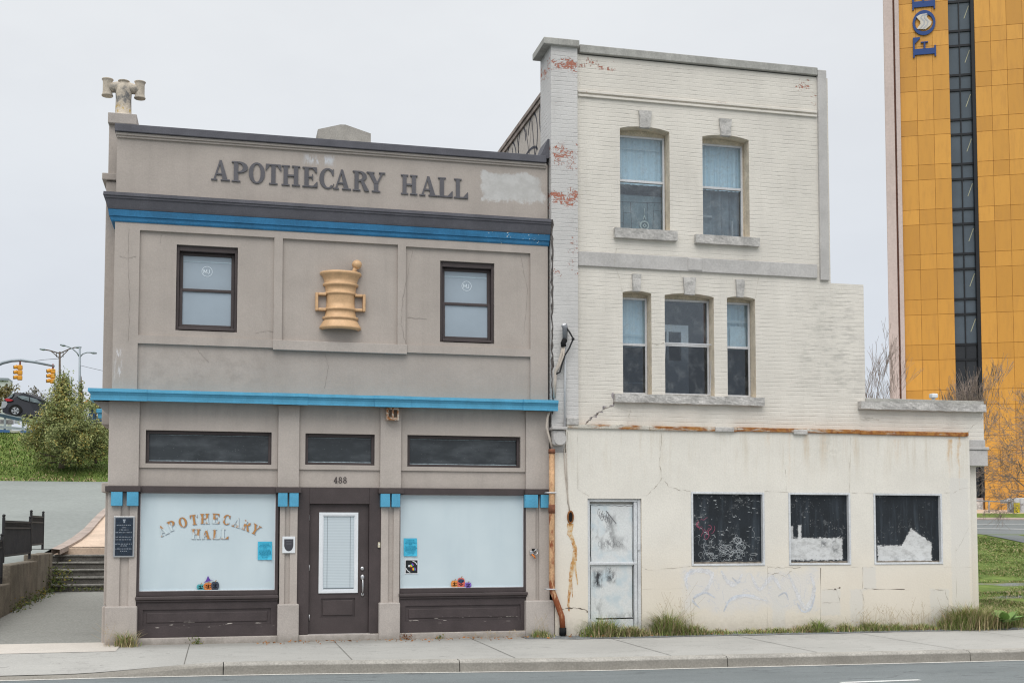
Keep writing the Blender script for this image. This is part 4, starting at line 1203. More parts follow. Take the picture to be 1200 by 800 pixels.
# tilted storm panel and the white glazed door leaning inside
q = MB(); t = .022
x0, x1 = v[0] - .03, v[1] + .04
q.box(x0, x0 + t, YF - .035, YF - .012, v[2] - .02, v[3] + .03, .003); q.box(x1 - t, x1, YF - .035, YF - .012, v[2] - .02, v[3] + .03, .003)
q.box(x0 + t, x1 - t, YF - .036, YF - .013, v[3] + .008, v[3] + .03, .003); q.box(x0 + t, x1 - t, YF - .036, YF - .013, v[2] - .02, v[2] + .004, .003)
for vv in q.bm.verts:
    k_ = (vv.co.z - v[2]) / (v[3] - v[2]); vv.co.x += .03 * k_; vv.co.y -= .05 * k_
q.build('loose_storm_sash', m_alu, o)
q = MB()
dx0, dx1, dz0, dz1 = v[0] - .45, v[0] + .58, v[2] + .28, v[3] + .40
fr_ = plate([(dx0, dz0 - 1), (dx1, dz0 - 1), (dx1, dz1), (dx0, dz1)], [rpoly((dx1 - .36, dx1 - .13, dz1 - .62, dz1 - .12)), rpoly((dx1 - .62, dx1 - .40, dz1 - .62, dz1 - .12))], .50, .54)
fr_.build('stored_door', [m_white, m_white], o)
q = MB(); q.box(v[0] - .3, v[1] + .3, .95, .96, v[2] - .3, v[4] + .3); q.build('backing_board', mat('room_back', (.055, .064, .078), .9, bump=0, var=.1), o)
q = MB(); q.box(v[1] - .03, v[1] - .005, .27, .33, v[2], v[4]); q.build('inner_jamb', mat('dark_red_wood', (.10, .04, .04), .7), o)
o, v = storm('w23', 852.8, 879.1, 354.0, 461.3, 407.0)
cloth(v[0] - .1, v[1] + .1, v[3] - .02, v[4] + .1, .36, .01, .13).build('curtain', m_curtain, o)
q = MB(); q.box(v[0], v[1], .30, .304, v[4] - .3, v[4] - .26); q.box(v[0] + .14, v[1] - .0, .302, .306, v[3], v[4] - .36); q.build('curtain_hem', MATS['hem_pale'], o)
q = MB(); q.box(v[0] - .1, v[1] + .1, .44, .445, v[2] - .1, v[3]); q.build('backing_board', m_sheer, o)

# body behind the front (rooms stay dark behind their openings)
q = MB()
q.box(XR + .40, xe1 - .02, 1.3, 9, 0, ztop - .5); q.box(XR + .03, XR + .41, 1.3, 9, 0, 6.4)
q.box(xe1 - .03, xe2 - .02, .35, 9, 0, zstep1 - .05); q.box(xe2 - .03, xe3 - .3, .35, 8, 0, zstep2 - .1); q.box(xe3 - .31, xe3 - .02, .35, 8, zblk + .06, zstep2 - .1)
q.box(XR + .40, xe1 - .02, .345, 1.31, zstep1 - .25, zstep1 - .05); q.box(XR + .40, xe1 - .02, .345, 1.31, zflash - .1, zflash + .1); q.box(XR + .40, xe1 - .02, .345, 1.31, ztop - .7, ztop - .5)
q.box(xe1 - .3, xe1 - .02, .345, 1.31, 0, ztop - .5)
q.build('building_body', m_plaster, wb)

# graffiti flank above the shop roof
xs = XR + .28
q = MB()
za, zb_ = at(632, 80, .3), 0
# wall top falls in steps towards the back
q.box(xs, xs + .25, .3, 9, 3, at(632, 84, .3)[2] - .02)
q.build('flank_wall', mat('flank_plaster', (.52, .475, .43), .85, .25, var=.1, vscale=1.5, fine=.08, bump=.3, streak=.25), wb)
zf_ = at(632, 84, .3)[2]
q = MB(); q.box(xs - .06, xs + .3, .62, 9, zf_ - .03, zf_ + .05, .008); q.box(xs - .035, xs - .001, .62, 9, zf_ - .11, zf_ - .034, .004)
q.build('flank_coping', mat('rusty_flashing_dark', (.30, .25, .22), .7, .3, .2, var=.4, vscale=3, dirt=.4), wb)
q = MB(); q.box(XR + .035, xs + .02, .0, .62, 7.4, zp - .003); q.build('pier_return', m_brick_grey, wb)
# spray lines on the flank
q = MB()
def flank_line(pts, w):
    B = MB()
    B.ribbon(pts, w, 0)
    for v_ in B.bm.verts: v_.co = Vector((xs - .004, v_.co.x, v_.co.z))
    me = bpy.data.meshes.new('t'); B.bm.to_mesh(me); B.bm.free(); q.bm.from_mesh(me); bpy.data.meshes.remove(me)
zr0 = at(600, 180, 3)[2]
for yc, zc_, rx, rz, a0, a1 in ((1.3, 8.6, .3, .38, -60, 250), (2.1, 8.4, .35, .45, 20, 330), (2.9, 8.45, .3, .42, -90, 170), (3.8, 8.35, .45, .5, 0, 300), (5, 8.3, .5, .5, 60, 380), (1.0, 8.25, .22, .35, 80, 330), (6.2, 8.2, .5, .45, -60, 200), (2.4, 8.0, .7, .25, 20, 160)):
    flank_line(_el(yc, zc_ + .42, rx, rz, a0, a1, 20), .045)
for k_ in range(5):
    y_ = .8 + k_ * 1.1; flank_line([(y_, 8.3), (y_ + .25, 9.2), (y_ + .45, 8.6), (y_ + .7, 9.15)], .04)
q.build('graffiti', mat('spray_black', (.05, .05, .07), .7, bump=0), wb)
# slate step flashing where the shop coping meets the pier
q = MB()
a = at(631, 186, .05); 
q.prism([(XR - .10, zc_top - .02), (XR + .035, zc_top - .02), (XR + .035, zc_top + .30), (XR - .0, zc_top + .30), (XR - .10, zc_top + .06)], .02, .5)
q.build('step_flashing', m_slate, wb)

# ---------------------------------------------------------------- stuccoed ground floor
YS = -.13
def stucco_extra(T, base, tc):
    s = T.sep(tc)
    n1 = T.noise(tc, 3.2, 5, .65); n2 = T.noise(T.mapv(tc, (10, 10, .8)), 1.0, 5, .7); n3 = T.noise(tc, 14, 4, .6)
    def R_(x0, y0, x1, y1):
        a, b = at(x0, y0, YS), at(x1, y1, YS); return a.x - WX, b.x - WX, b.z, a.z
    # yellower, dirtier lower half
    g = T.boxmask(s[0], s[2], -.2, 9, -.2, 1.25, .5, n1, .3)
    base = T.mix(T.m('MULTIPLY', g, .55), base, (.72, .645, .535))
    # runs under the flashing
    g = T.boxmask(s[0], s[2], -.2, 9, 2.65, 3.5, .5, n2, .5)
    base = T.mix(T.m('MULTIPLY', T.m('MULTIPLY', g, T.ramp(n2, .48, .72)), .42), base, (.50, .42, .30))
    for px, w, top, bot, k in ((1113, 3, 515, 562, .9), (1124, 2.5, 512, 590, .85), (945, 3, 506, 560, .38), (965, 4, 505, 556, .3), (900, 3, 506, 540, .35), (1052, 4, 514, 548, .3), (925, 2, 506, 590, .3), (1003, 3, 506, 550, .3)):
        x0, x1, z0, z1 = R_(px - w, top, px + w, bot)
        xw = T.m('ADD', s[0], T.m('MULTIPLY', T.m('SUBTRACT', T.noise(T.mapv(tc, (1, 1, 5)), 1.0, 3, .6), .5), .12)); g = T.boxmask(xw, s[2], x0 + .01, x1 - .01, z0, z1, .045, n3, .07)
        fade = T.ramp(s[2], z0 - .1, z1 + .1)
        base = T.mix(T.m('MULTIPLY', T.m('MULTIPLY', g, fade), T.m('MULTIPLY', T.ramp(T.noise(T.mapv(tc, (22, 22, 1.6)), 1.0, 4, .7), .35, .62), k)), base, (.56, .33, .12))
    # grey smudge
    x0, x1, z0, z1 = R_(955, 508, 985, 540)
    g = T.boxmask(s[0], s[2], x0, x1, z0, z1, .2, n3, .3)
    base = T.mix(T.m('MULTIPLY', g, T.m('MULTIPLY', T.ramp(n3, .4, .7), .35)), base, (.40, .38, .32))
    # painted-out graffiti: a cold white cloud with pale blue smears
    x0, x1, z0, z1 = R_(802, 668, 955, 712)
    g = T.boxmask(s[0], s[2], x0, x1, z0, z1, .12, n1, .28)
    base = T.mix(T.m('MULTIPLY', g, .62), base, (.66, .655, .65))
    n4 = T.noise(tc, 2.4, 3, .5, 1.6)
    ring = T.m('SUBTRACT', 1.0, T.ramp(T.m('ABSOLUTE', T.m('SUBTRACT', n4, .52)), .0, .022))
    base = T.mix(T.m('MULTIPLY', T.m('MULTIPLY', g, ring), .30), base, (.44, .49, .60))
    for r_ in ((1011, 664, 1027, 690), (1090, 690, 1113, 735), (996, 690, 1012, 735), (905, 690, 920, 745), (1113, 560, 1138, 740), (962, 690, 985, 720)):
        x0, x1, z0, z1 = R_(*r_)
        g = T.boxmask(s[0], s[2], x0, x1, z0, z1, .02, n3, .05)
        base = T.mix(T.m('MULTIPLY', g, .6), base, (.66, .645, .61))
    # darker brownish foot
    g = T.boxmask(s[0], s[2], -.2, 9, -.2, .16, .16, n3, .2)
    base = T.mix(T.m('MULTIPLY', g, .35), base, (.36, .32, .25))
    return base
m_stucco = mat('cream_stucco', (.735, .705, .64), .82, .3, var=.04, vscale=1.4, fine=.04, fscale=40, bump=.4, bscale=30, bdist=.006, extra=stucco_extra)
xs0, xs1 = at(650.5, 640, YS).x, at(1138.5, 640, YS).x
DW = rect(688.5, 583.7, 752.6, 737, YS); DW = (DW[0], DW[1], -.15, DW[3])
B1 = rect(809.6, 575.8, 896.6, 662.2, YS); B2 = rect(923.6, 576.8, 997.6, 662.8, YS); B3 = rect(1023.2, 578.2, 1105.3, 663, YS)
zw0, zw1 = B1[2], B1[3]
B2 = (B2[0], B2[1], zw0, zw1); B3 = (B3[0], B3[1], zw0, zw1)
xl2 = at(663.5, 510, YS).x; zbx = at(655, 530, YS).z
zst = at(900, 505.5, YS)[2]
gs = plate([(xs0, -.1), (DW[0], -.1), (DW[0], DW[3]), (DW[1], DW[3]), (DW[1], -.1), (xs1, -.1), (xs1, zst), (xl2, zst), (xl2, zbx), (xs0, zbx)], [rpoly(B1), rpoly(B2), rpoly(B3)], YS, -.004)
gs.build('stucco_front', [m_stucco, m_jamb], wb)
# stucco side return and grey cornice block on the right
q = MB(); a, b = at(1138, 560, .1), at(1146.5, 710, .1)
q.box(xs1 - .05, b.x, .08, .5, -.1, at(1140, 546, .1).z + .04, .006); q.build('side_return', m_stucco, wb)
q = MB(); a, b = at(1136.5, 527, -.05), at(1156.8, 546, -.05)
q.box(a.x - .05, b.x, -.08, .5, b.z, a.z, .012); q.box(a.x - .05, b.x + .02, -.10, .5, a.z + .003, at(1140, 523.5, -.05).z, .01); q.box(a.x - .05, b.x - .03, -.06, .5, at(1140, 523.5, -.05).z + .002, at(1140, 515, -.05).z, .01)
q.build('cornice_block', m_band, wb)
# rusty flashing along the top of the stucco
def flash_x(T, base, tc):
    s = T.sep(tc); n = T.noise(T.mapv(tc, (2.2, 1, 9)), 1.0, 5, .7)
    g = T.ramp(T.m('ADD', n, T.m('MULTIPLY', s[0], .035)), .50, .66)
    r_ = T.mix(T.ramp(T.noise(tc, 12, 4, .7), .35, .65), (.42, .20, .055), (.24, .085, .03))
    return T.mix(g, base, r_)
m_flash = mat('rusting_flashing', (.53, .50, .44), .8, .3, var=.1, vscale=8, fine=.15, bump=.5, extra=flash_x)
q = MB()
xx = xl2
while xx < at(1135.6, 510, -.17).x:
    l = rnd.uniform(1.2, 2.4); x2 = min(xx + l, at(1135.6, 510, -.17).x); dz = rnd.uniform(-.006, .006)
    q.box(xx + .002, x2, YS - .035, .0, zst - .012 + dz, zst + .058 + dz, .01)
    xx = x2
q.build('flashing', m_flash, wb)
for (x0, y0, x1, y1) in ((664, 489, 678, 498), (838, 500, 860, 506), (930, 503, 946, 509)):
    q = MB(); a, b = at(x0, y0, YS - .03), at(x1, y1, YS - .03); q.box(a.x, b.x, YS - .05, -.0, b.z, a.z, .012); q.build('mortar_lump', m_stone, wb)
# parapet stone on the low right wing
a, b = at(1008.5, 469.6, -.1), at(1155.6, 484, -.1)
zc2 = at(1014, 466, -.03).z
q = MB(); q.box(at(1014.5, 466, -.02).x, at(1152.6, 470, -.02).x, -.03, .34, a.z + .004, zc2, .008); q.build('wing_coping', m_cop, wb)
rough_block(a.x, b.x, at(1008.5, 478.8, -.1).z, a.z, -.11, .34, 'wing_stone', wb, m_stone, .02)

# boarded windows
SCRIB = random.Random(11)
def board_mat(name, seed, whites, blots=(), tilt=None, dens=1.0):
    def f(T, base, tc):
        s = T.sep(tc)
        v = T.mapv(tc, (1, 1, 1), (seed, seed * 2, seed * 3))
        big = T.noise(v, 2.6, 5, .65)
        base = T.mix(T.ramp(T.noise(T.mapv(v, (9, 9, 1.0)), 1.0, 4, .6), .45, .8), base, (.04, .052, .066))
        clus = T.ramp(big, .46, .62)
        f1 = T.noise(T.mapv(v, (16, 16, 22)), 1.0, 4, .7)
        f2 = T.noise(v, 34, 3, .65)
        f3 = T.noise(v, 9, 5, .72)
        base = T.mix(T.m('MULTIPLY', T.m('MULTIPLY', T.ramp(f3, .56, .68), clus), .5 * dens), base, (.22, .235, .245))
        base = T.mix(T.m('MULTIPLY', T.m('MULTIPLY', T.ramp(f1, .60, .66), clus), .8 * dens), base, (.36, .37, .37))
        base = T.mix(T.m('MULTIPLY', T.ramp(f2, .685, .72), .8), base, (.40, .41, .41))
        ed = T.m('ADD', T.m('MULTIPLY', T.noise(v, 15, 6, .8), .6), T.m('MULTIPLY', T.noise(T.mapv(v, (14, 14, 60)), 1.0, 3, .6), .4))
        wcol = T.mix(T.ramp(T.noise(T.mapv(v, (7, 7, 12)), 1.0, 6, .75), .42, .68), (.66, .67, .67), (.47, .475, .47))
        wcol = T.mix(T.m('MULTIPLY', T.ramp(T.noise(v, 24, 4, .7), .60, .70), .55), wcol, (.30, .30, .295))
        for (x0, y0, x1, y1, k, amp) in whites:
            a, b = at(x0, y0, -.05), at(x1, y1, -.05)
            g = T.boxmask(s[0], s[2], a.x - WX, b.x - WX, b.z, a.z, .012, ed, amp)
            base = T.mix(T.m('MULTIPLY', g, k), base, wcol)
        if tilt:
            cx_, cz_, hx, hz, ang = tilt
            p = at(cx_, cz_, -.05)
            dx = T.m('SUBTRACT', s[0], p.x - WX); dz = T.m('SUBTRACT', s[2], p.z)
            ca, sa = math.cos(ang), math.sin(ang)
            rx = T.m('ADD', T.m('MULTIPLY', dx, ca), T.m('MULTIPLY', dz, sa)); rz_ = T.m('SUBTRACT', T.m('MULTIPLY', dz, ca), T.m('MULTIPLY', dx, sa))
            g = T.boxmask(rx, rz_, -hx, hx, -hz, hz, .012, ed, .10)
            base = T.mix(T.m('MULTIPLY', g, .95), base, wcol)
        for (cx_, cz_, r_, k) in blots:
            p = at(cx_, cz_, -.05)
            g = T.boxmask(s[0], s[2], p.x - WX - r_, p.x - WX + r_, p.z - r_, p.z + r_, .05, f3, .22)
            base = T.mix(T.m('MULTIPLY', T.m('MULTIPLY', g, T.ramp(f3, .36, .55)), k), base, (.03, .035, .04))
        return base
    return mat(name, (.011, .015, .020), .5, .4, var=.2, vscale=3, fine=.1, bump=.2, extra=f)
m_bd = [board_mat('black_board_a', 1.3, []),
        board_mat('black_board_b', 4.1, [(925, 630, 986.5, 655.5, .95, .10), (925.3, 616, 928.8, 634, .85, .03), (934.5, 615, 938.5, 634, .9, .03)], [(964.5, 636.5, .045, .95), (977, 633, .04, .8), (978, 643.5, .05, .9), (932, 639, .03, .4)], dens=1.15),
        board_mat('black_board_c', 7.7, [(1027.5, 639, 1091, 657.2, .95, .10)], [(1050, 655, .05, .4)], tilt=(1073, 639, .24, .20, R(-33)))]
m_wframe = mat('white_frame', (.62, .64, .66), .6, .35, var=.1, fine=.1, bump=.15, dirt=.25, streak=.2)
scr = [(.50, .53, .55), (.45, .12, .20)]
m_scr = mat('scratch_white', (.42, .45, .47), .7, bump=0); m_pink = mat('spray_pink', (.42, .10, .17), .7, bump=0)
for i, r in enumerate((B1, B2, B3)):
    t = .036; e = .002
    w = MB()
    w.box(r[0] + e, r[0] + t, YS - .012, -.01, r[2] + e, r[3] - e, .005); w.box(r[1] - t, r[1] - e, YS - .012, -.01, r[2] + e, r[3] - e, .005)
    w.box(r[0] + t, r[1] - t, YS - .011, -.01, r[3] - t, r[3] - e, .005); w.box(r[0] + t, r[1] - t, YS - .013, -.01, r[2] + e, r[2] + t, .005)
    o = w.build('boarded_window', m_wframe, wb)
    g = MB(); g.box(r[0] + t - .003, r[1] - t + .003, -.07, -.03, r[2] + t - .003, r[3] - t + .003); g.build('board', m_bd[i], o)
    q = MB(); q.ribbon(wobble([(r[0] + t, r[2] + t + .012), (r[1] - t, r[2] + t + .012)], .006, 20), .03, -.0715); q.build('weathered_edge', mat('raw_ply', (.22, .19, .155), .85, var=.4, vscale=14, bump=.2), o)
    Wd, Hd = r[1] - r[0], r[3] - r[2]
    q = MB()
    if i == 0:
        def scribble(cx_, cz_, rx, rz, n, w, y):
            pts = []; a = SCRIB.uniform(0, 6.28); da = SCRIB.choice((-1, 1)); px_, pz_ = cx_, cz_; k1 = SCRIB.uniform(.6, 1.6)
            for t in range(n):
                a += da * SCRIB.uniform(.15, .8) * k1
                if SCRIB.random() < .07: da = -da
                px_ += rx * .32 * math.cos(a); pz_ += rz * .32 * math.sin(a)
                pts.append((min(max(px_, r[0] + .06), r[1] - .06), min(max(pz_, r[2] + .08), r[3] - .08)))
            q.ribbon(pts, w, y, True)
        for kk in range(70):
            cx_ = r[0] + Wd * (SCRIB.betavariate(1.4, 1.4) * .84 + .08); cz_ = r[2] + Hd * (.06 + .36 * SCRIB.betavariate(1.2, 1.8))
            scribble(cx_, cz_, SCRIB.uniform(.02, .09), SCRIB.uniform(.02, .07), SCRIB.randint(5, 22), SCRIB.uniform(.002, .006), -.0712 - kk * .00003)
        scribble(r[0] + Wd * .62, r[2] + Hd * .22, .16, .12, 30, .008, -.0726); scribble(r[0] + Wd * .5, r[2] + Hd * .2, .18, .1, 30, .007, -.0727)
        for kk in range(60):
            cx_ = r[0] + SCRIB.uniform(.08, Wd - .1); cz_ = r[2] + SCRIB.uniform(.1, Hd - .1); l = SCRIB.uniform(.008, .06)
            q.ribbon([(cx_, cz_), (cx_ + l * .5, cz_ + SCRIB.uniform(-.01, .01)), (cx_ + l, cz_ + SCRIB.uniform(-.015, .015))], SCRIB.uniform(.004, .012), -.0725, True)
        q.build('scribble', m_scr, o)
        q = MB()
        for kk in range(11):
            cx_ = r[0] + Wd * (.11 + .018 * kk); cz_ = r[2] + Hd * (.62 - .022 * kk + SCRIB.uniform(-.02, .02))
            scribble(cx_, cz_, .06, .07, 9, .006, -.0728 - kk * .00004)
        q.build('scribble', m_pink, o)

# battered white door
def door_x(T, base, tc):
    s = T.sep(tc); n = T.noise(T.mapv(tc, (7, 7, 4)), 1.0, 5, .7); n2 = T.noise(tc, 3, 3, .6)
    base = T.mix(T.ramp(n2, .45, .7), base, (.50, .58, .62))
    for (x0, y0, x1, y1, k) in ((695, 668, 706, 688, 1.0), (710, 662, 721, 682, .9), (709, 603, 722, 640, .5), (694, 612, 700, 630, .6), (700, 628, 735, 645, .35), (697, 700, 705, 722, .4), (712, 718, 742, 726, .4)):
        a, b = at(x0, y0, -.05), at(x1, y1, -.05)
        g = T.boxmask(s[0], s[2], a.x - WX, b.x - WX, b.z, a.z, .05, n, .16)
        base = T.mix(T.m('MULTIPLY', T.m('MULTIPLY', g, T.ramp(n, .40, .56)), k), base, (.035, .035, .04))
    return base
m_wdoor = mat('battered_white_door', (.66, .68, .68), .6, .35, var=.06, fine=.06, bump=.2, extra=door_x, dirt=.22)
fz0 = at(720, 727, -.05).z - .25
q = MB(); t = .045
q.box(DW[0] + .002, DW[0] + t, YS + .03, .0, 0, DW[3] - .003, .005); q.box(DW[1] - .115, DW[1] - .062, YS + .04, .0, 0, DW[3] - .053, .005); q.box(DW[1] - .055, DW[1] - .002, YS + .03, .0, 0, DW[3] - .003, .005)
q.box(DW[0] + t, DW[1] - .055, YS + .032, .0, DW[3] - .05, DW[3] - .003, .005)
o = q.build('door_frame', m_wframe, wb)
x0, x1 = DW[0] + t + .012, DW[1] - .125
zr = at(700, 660, -.05).z; zt = at(700, 590.5, -.05).z; zbm = at(700, 724.5, -.05).z
q = MB(); q.box(x0, x1, -.055, -.01, .05, zt + .0, .003); do = q.build('door', m_wdoor, wb, 'battered white steel door with black scrapes')
q = MB(); q.box(x0 - .02, DW[1] - .06, -.095, -.05, zr - .022, zr + .022, .01); q.build('push_bar', m_wframe, do)
q = MB()
gap = lambda a, b, w: q.ribbon(wobble([a, b], .004, 16), w, -.0565)
gap((x0 + .015, zr + .04), (x0 + .015, zt - .01), .014); gap((x1 - .012, zr - .04), (x1 - .012, zbm + .02), .012); gap((x0 + .1, zbm), (x1, zbm + .0), .02); gap((x0 + .02, zt - .02), (x1, zt - .022), .009); gap((x0 + .012, zr - .05), (x0 + .012, zbm), .008); gap((x1 - .01, zr + .05), (x1 - .01, zt - .02), .006)
q.build('gap_line', m_blk, do)
q = MB()
for kk in range(9):
    p = at(702 + kk * 1.7, 600 + (kk % 3) * 2.2 + kk * .6, -.057)
    q.ribbon(_el(p.x, p.z, .022, .06, SCRIB.uniform(30, 120), SCRIB.uniform(260, 420), 9), .006, -.0575 - kk * .0001)
p = at(710, 598, -.057); p2 = at(722, 613, -.057); q.ribbon([(p.x, p.z), (p2.x, p2.z)], .012, -.059)
for kk in range(8):
    p = at(703 + kk * 3.6, 637 + (kk % 2) * 3, -.057); q.ribbon(_el(p.x, p.z, .03, .045, 0, SCRIB.uniform(180, 330), 9), .004, -.0572)
q.build('graffiti', mat('marker_grey', (.16, .16, .17), .7, bump=0), do)
q = MB(); p = at(748.3, 640, -.1); q.box(p.x - .02, p.x + .02, -.125, -.095, p.z - .06, p.z + .06, .006); q.build('lock_plate', m_alu, o)
q = MB(); q.box(DW[0], DW[1], -.09, .0, -.1, .055); q.build('door_sill', m_conc, wb)

# cracks in the stucco and stepped crack in the brick
m_crack = mat('crack_dark', (.16, .13, .105), .95, .1, bump=0); m_crack2 = mat('joint_line', (.43, .39, .33), .95, .1, bump=0)
def crack(pl, w, Y, m, amp=.008, name='crack', taper=True):
    q = MB(); pts = [(at(x, y, Y).x, at(x, y, Y).z) for x, y in pl]
    pts = wobble(pts, amp, 7); ws = [w * rnd.uniform(.15, 1.0) * (.55 + .45 * math.sin(i_ * .9 + len(pts))) for i_ in range(len(pts))]
    q.ribbon(pts, ws, Y - .003); return q.build(name, m, wb)
crack([(775, 506), (774, 533), (772, 542), (776, 558), (772, 566), (763, 575), (757, 581)], .014, YS, m_crack2)
crack([(776, 559), (784, 570), (797, 574), (809, 575)], .012, YS, m_crack2)
crack([(658, 713), (672, 712), (686, 714), (689, 717)], .03, YS, m_crack, .012)
crack([(900, 664), (915, 665), (938, 664)], .02, YS, m_crack2, .02); crack([(900, 672), (912, 671), (920, 676), (928, 668)], .015, YS, m_crack2, .015)
crack([(899, 662), (899, 745)], .008, YS, m_crack2, .003); crack([(961.5, 665), (961.5, 742)], .014, YS, m_crack, .004)
crack([(963, 691), (980, 690), (985, 705), (963, 706)], .012, YS, m_crack2, .008); crack([(977, 690), (985, 688)], .04, YS, m_crack, .012)
crack([(1013, 689), (1030, 690), (1060, 690)], .014, YS, m_crack, .004); crack([(1011, 664), (1011, 690)], .010, YS, m_crack2, .003); crack([(1008, 690), (1012, 700), (1012, 738)], .016, YS, m_crack2, .012)
crack([(1092, 690.5), (1108, 690.5), (1108, 697), (1112, 705), (1109, 720), (1111, 736)], .014, YS, m_crack2, .01)
crack([(1137, 571), (1124, 573), (1118, 577), (1106, 577)], .010, YS, m_crack2, .004); crack([(1135, 618), (1124, 640), (1120, 645)], .010, YS, m_crack2, .006)
crack([(1120, 640), (1121, 700)], .006, YS, m_crack2, .002); crack([(1106, 664), (1138, 664)], .005, YS, m_crack2, .002)
crack([(998, 664), (1023, 664)], .007, YS, m_crack2, .002); crack([(752, 664), (760, 668), (800, 664), (809, 663)], .010, YS, m_crack2, .005); crack([(896, 575.5), (923, 576.5)], .010, YS, m_crack2, .003); crack([(998, 577), (1023, 578)], .010, YS, m_crack2, .003); crack([(753, 690), (800, 689)], .006, YS, m_crack2, .003)
crack([(677, 505), (677, 573), (690, 581)], .009, YS, m_crack2, .004); crack([(665, 506), (666, 590)], .008, YS, m_crack2, .002)
crack([(918, 540), (921, 556), (921, 576)], .008, YS, m_crack2, .006); crack([(997, 512), (996, 548), (995, 577)], .008, YS, m_crack2, .004)
crack([(719, 461), (719, 474), (708, 477), (706, 481), (700, 484), (699, 487), (693, 488), (692, 492), (687, 495)], .05, 0, mat('crack_mortar', (.33, .30, .31), .95, bump=.3), .02)
crack([(719, 463), (719.5, 475), (707, 479), (693, 489), (686, 496)], .018, -.003, m_crack, .012); crack([(686, 497), (710, 498), (734, 498.5)], .03, 0, m_crack, .008)
crack([(739, 480), (737, 488), (736, 498)], .012, 0, m_crack2, .008); crack([(719, 476), (735, 481), (740, 482)], .008, 0, m_crack2, .004)
crack([(764, 402), (770, 404), (778, 402)], .014, 0, m_crack2, .008); crack([(1152, 489), (1139, 500), (1133, 508)], .012, 0, m_crack2, .008); crack([(1012, 489), (1024, 490), (1030, 492), (1008, 491)], .014, 0, m_crack2, .01)
crack([(723, 283), (722, 296), (720, 310)], .012, -.041, m_crack2, .006); crack([(721, 312), (726, 325), (729, 341)], .008, 0, m_crack2, .006); crack([(795, 312), (797, 324)], .008, 0, m_crack2, .004)
crack([(891, 313), (888, 330), (885, 349)], .008, 0, m_crack2, .006)

m_ghost = mat('ghost_tag', (.645, .645, .655), .85, .2, var=.08, vscale=6, fine=.1, bump=0); m_ghost2 = mat('ghost_tag_blue', (.575, .60, .645), .85, .2, var=.15, vscale=6, fine=.1, bump=0)
q = MB(); q2 = MB(); gk = [0]
def ghost(qq, pl, w):
    pts = [(at(x, y, YS).x, at(x, y, YS).z) for x, y in pl]; P_ = []
    n = len(pts)
    for i in range(n - 1):                       # Catmull-Rom through the points
        p0, p1, p2, p3 = pts[max(0, i - 1)], pts[i], pts[i + 1], pts[min(n - 1, i + 2)]
        for k_ in range(6):
            t = k_ / 6
            P_.append(tuple(.5 * ((2 * p1[c]) + (-p0[c] + p2[c]) * t + (2 * p0[c] - 5 * p1[c] + 4 * p2[c] - p3[c]) * t * t + (-p0[c] + 3 * p1[c] - 3 * p2[c] + p3[c]) * t ** 3) for c in (0, 1)))
    P_.append(pts[-1]); gk[0] += 1
    qq.ribbon(P_, [w * 1.5 * rnd.uniform(.5, 1.1) for _ in P_], YS - .0015 - gk[0] * .0001, True)
ghost(q, [(806, 690), (804, 676), (815, 668), (834, 672), (828, 690), (815, 698)], .07); ghost(q, [(845, 668), (852, 680), (862, 684), (870, 672)], .06)
ghost(q, [(880, 672), (890, 690), (905, 676), (915, 690)], .06); ghost(q, [(924, 672), (932, 690), (944, 712), (954, 690), (950, 674)], .06); ghost(q, [(850, 706), (872, 698), (900, 704)], .04)
ghost(q2, [(820, 712), (812, 702), (826, 694), (838, 700)], .03); ghost(q2, [(848, 716), (856, 702), (870, 697), (885, 698)], .03); ghost(q2, [(934, 706), (941, 716), (950, 712), (955, 696)], .035); ghost(q2, [(858, 676), (864, 682), (868, 680)], .02); ghost(q2, [(912, 698), (920, 694), (924, 702)], .025); ghost(q2, [(804, 682), (806, 672), (814, 668)], .02)
q.build('faded_graffiti', m_ghost, wb); q2.build('faded_graffiti', m_ghost2, wb)
# dark ragged line down the junction between the two buildings
q = MB()
pts = wobble([(XR + .04, at(650, 486, -.08).z), (XR + .04, 6.75)], .014, 40)
q.ribbon(pts, [rnd.uniform(.012, .05) for _ in pts], -.0835); q.build('open_joint', mat('joint_dark', (.10, .09, .085), .95, var=.4, vscale=20, bump=.3), wb)

# ================================================================== pipes and cables between the buildings
dp = thing('downpipe', 'rusty peach painted downpipe kinked at the foot between the two buildings', 'pipe', (at(646, 740).x, -.2, 0))
def rustpipe(T, base, tc):
    n = T.noise(T.mapv(tc, (12, 12, 4)), 1.0, 5, .7); s = T.sep(tc)
    low = T.ramp(s[2], 1.2, .2)
    return T.mix(T.ramp(T.m('ADD', n, T.m('MULTIPLY', low, .22)), .50, .66), base, (.25, .075, .03))
m_pipe = mat('peach_pipe', (.55, .34, .19), .75, .3, var=.15, vscale=6, fine=.15, bump=.4, extra=rustpipe)
yq = -.2
P = lambda px, py, Y=yq: tuple(at(px, py, Y))
q = MB()
q.tube([P(646.6, 528), P(646.6, 600), P(646.6, 684), P(647.4, 692), P(653, 707), P(658.5, 722), P(659.6, 739)], .046, 14); dpo = q.build('pipe', m_pipe, dp)
q = MB(); q.tube([P(646.6, 591), P(646.6, 601)], .055, 14); q.build('collar', mat('rust_collar', (.20, .08, .045), .8, var=.3, vscale=12), dp)
q = MB(); q.tube([P(646.6, 526), P(646.6, 531)], .056, 14); q.build('collar', MATS['rust_collar'], dp)
q = MB(); q.tube([P(659.6, 735), P(659.6, 744)], .058, 14); q.build('drain_boot', m_blk, dp)
for py in (577, 690):
    q = MB(); a = at(640.5, py, yq - .04); b = at(652.5, py, yq - .04); q.tube([(a.x, -.14, a.z), (a.x + .015, yq - .055, a.z), (b.x - .015, yq - .055, b.z), (b.x, -.14, b.z)], .012, 6); q.build('strap', m_alu, dp)
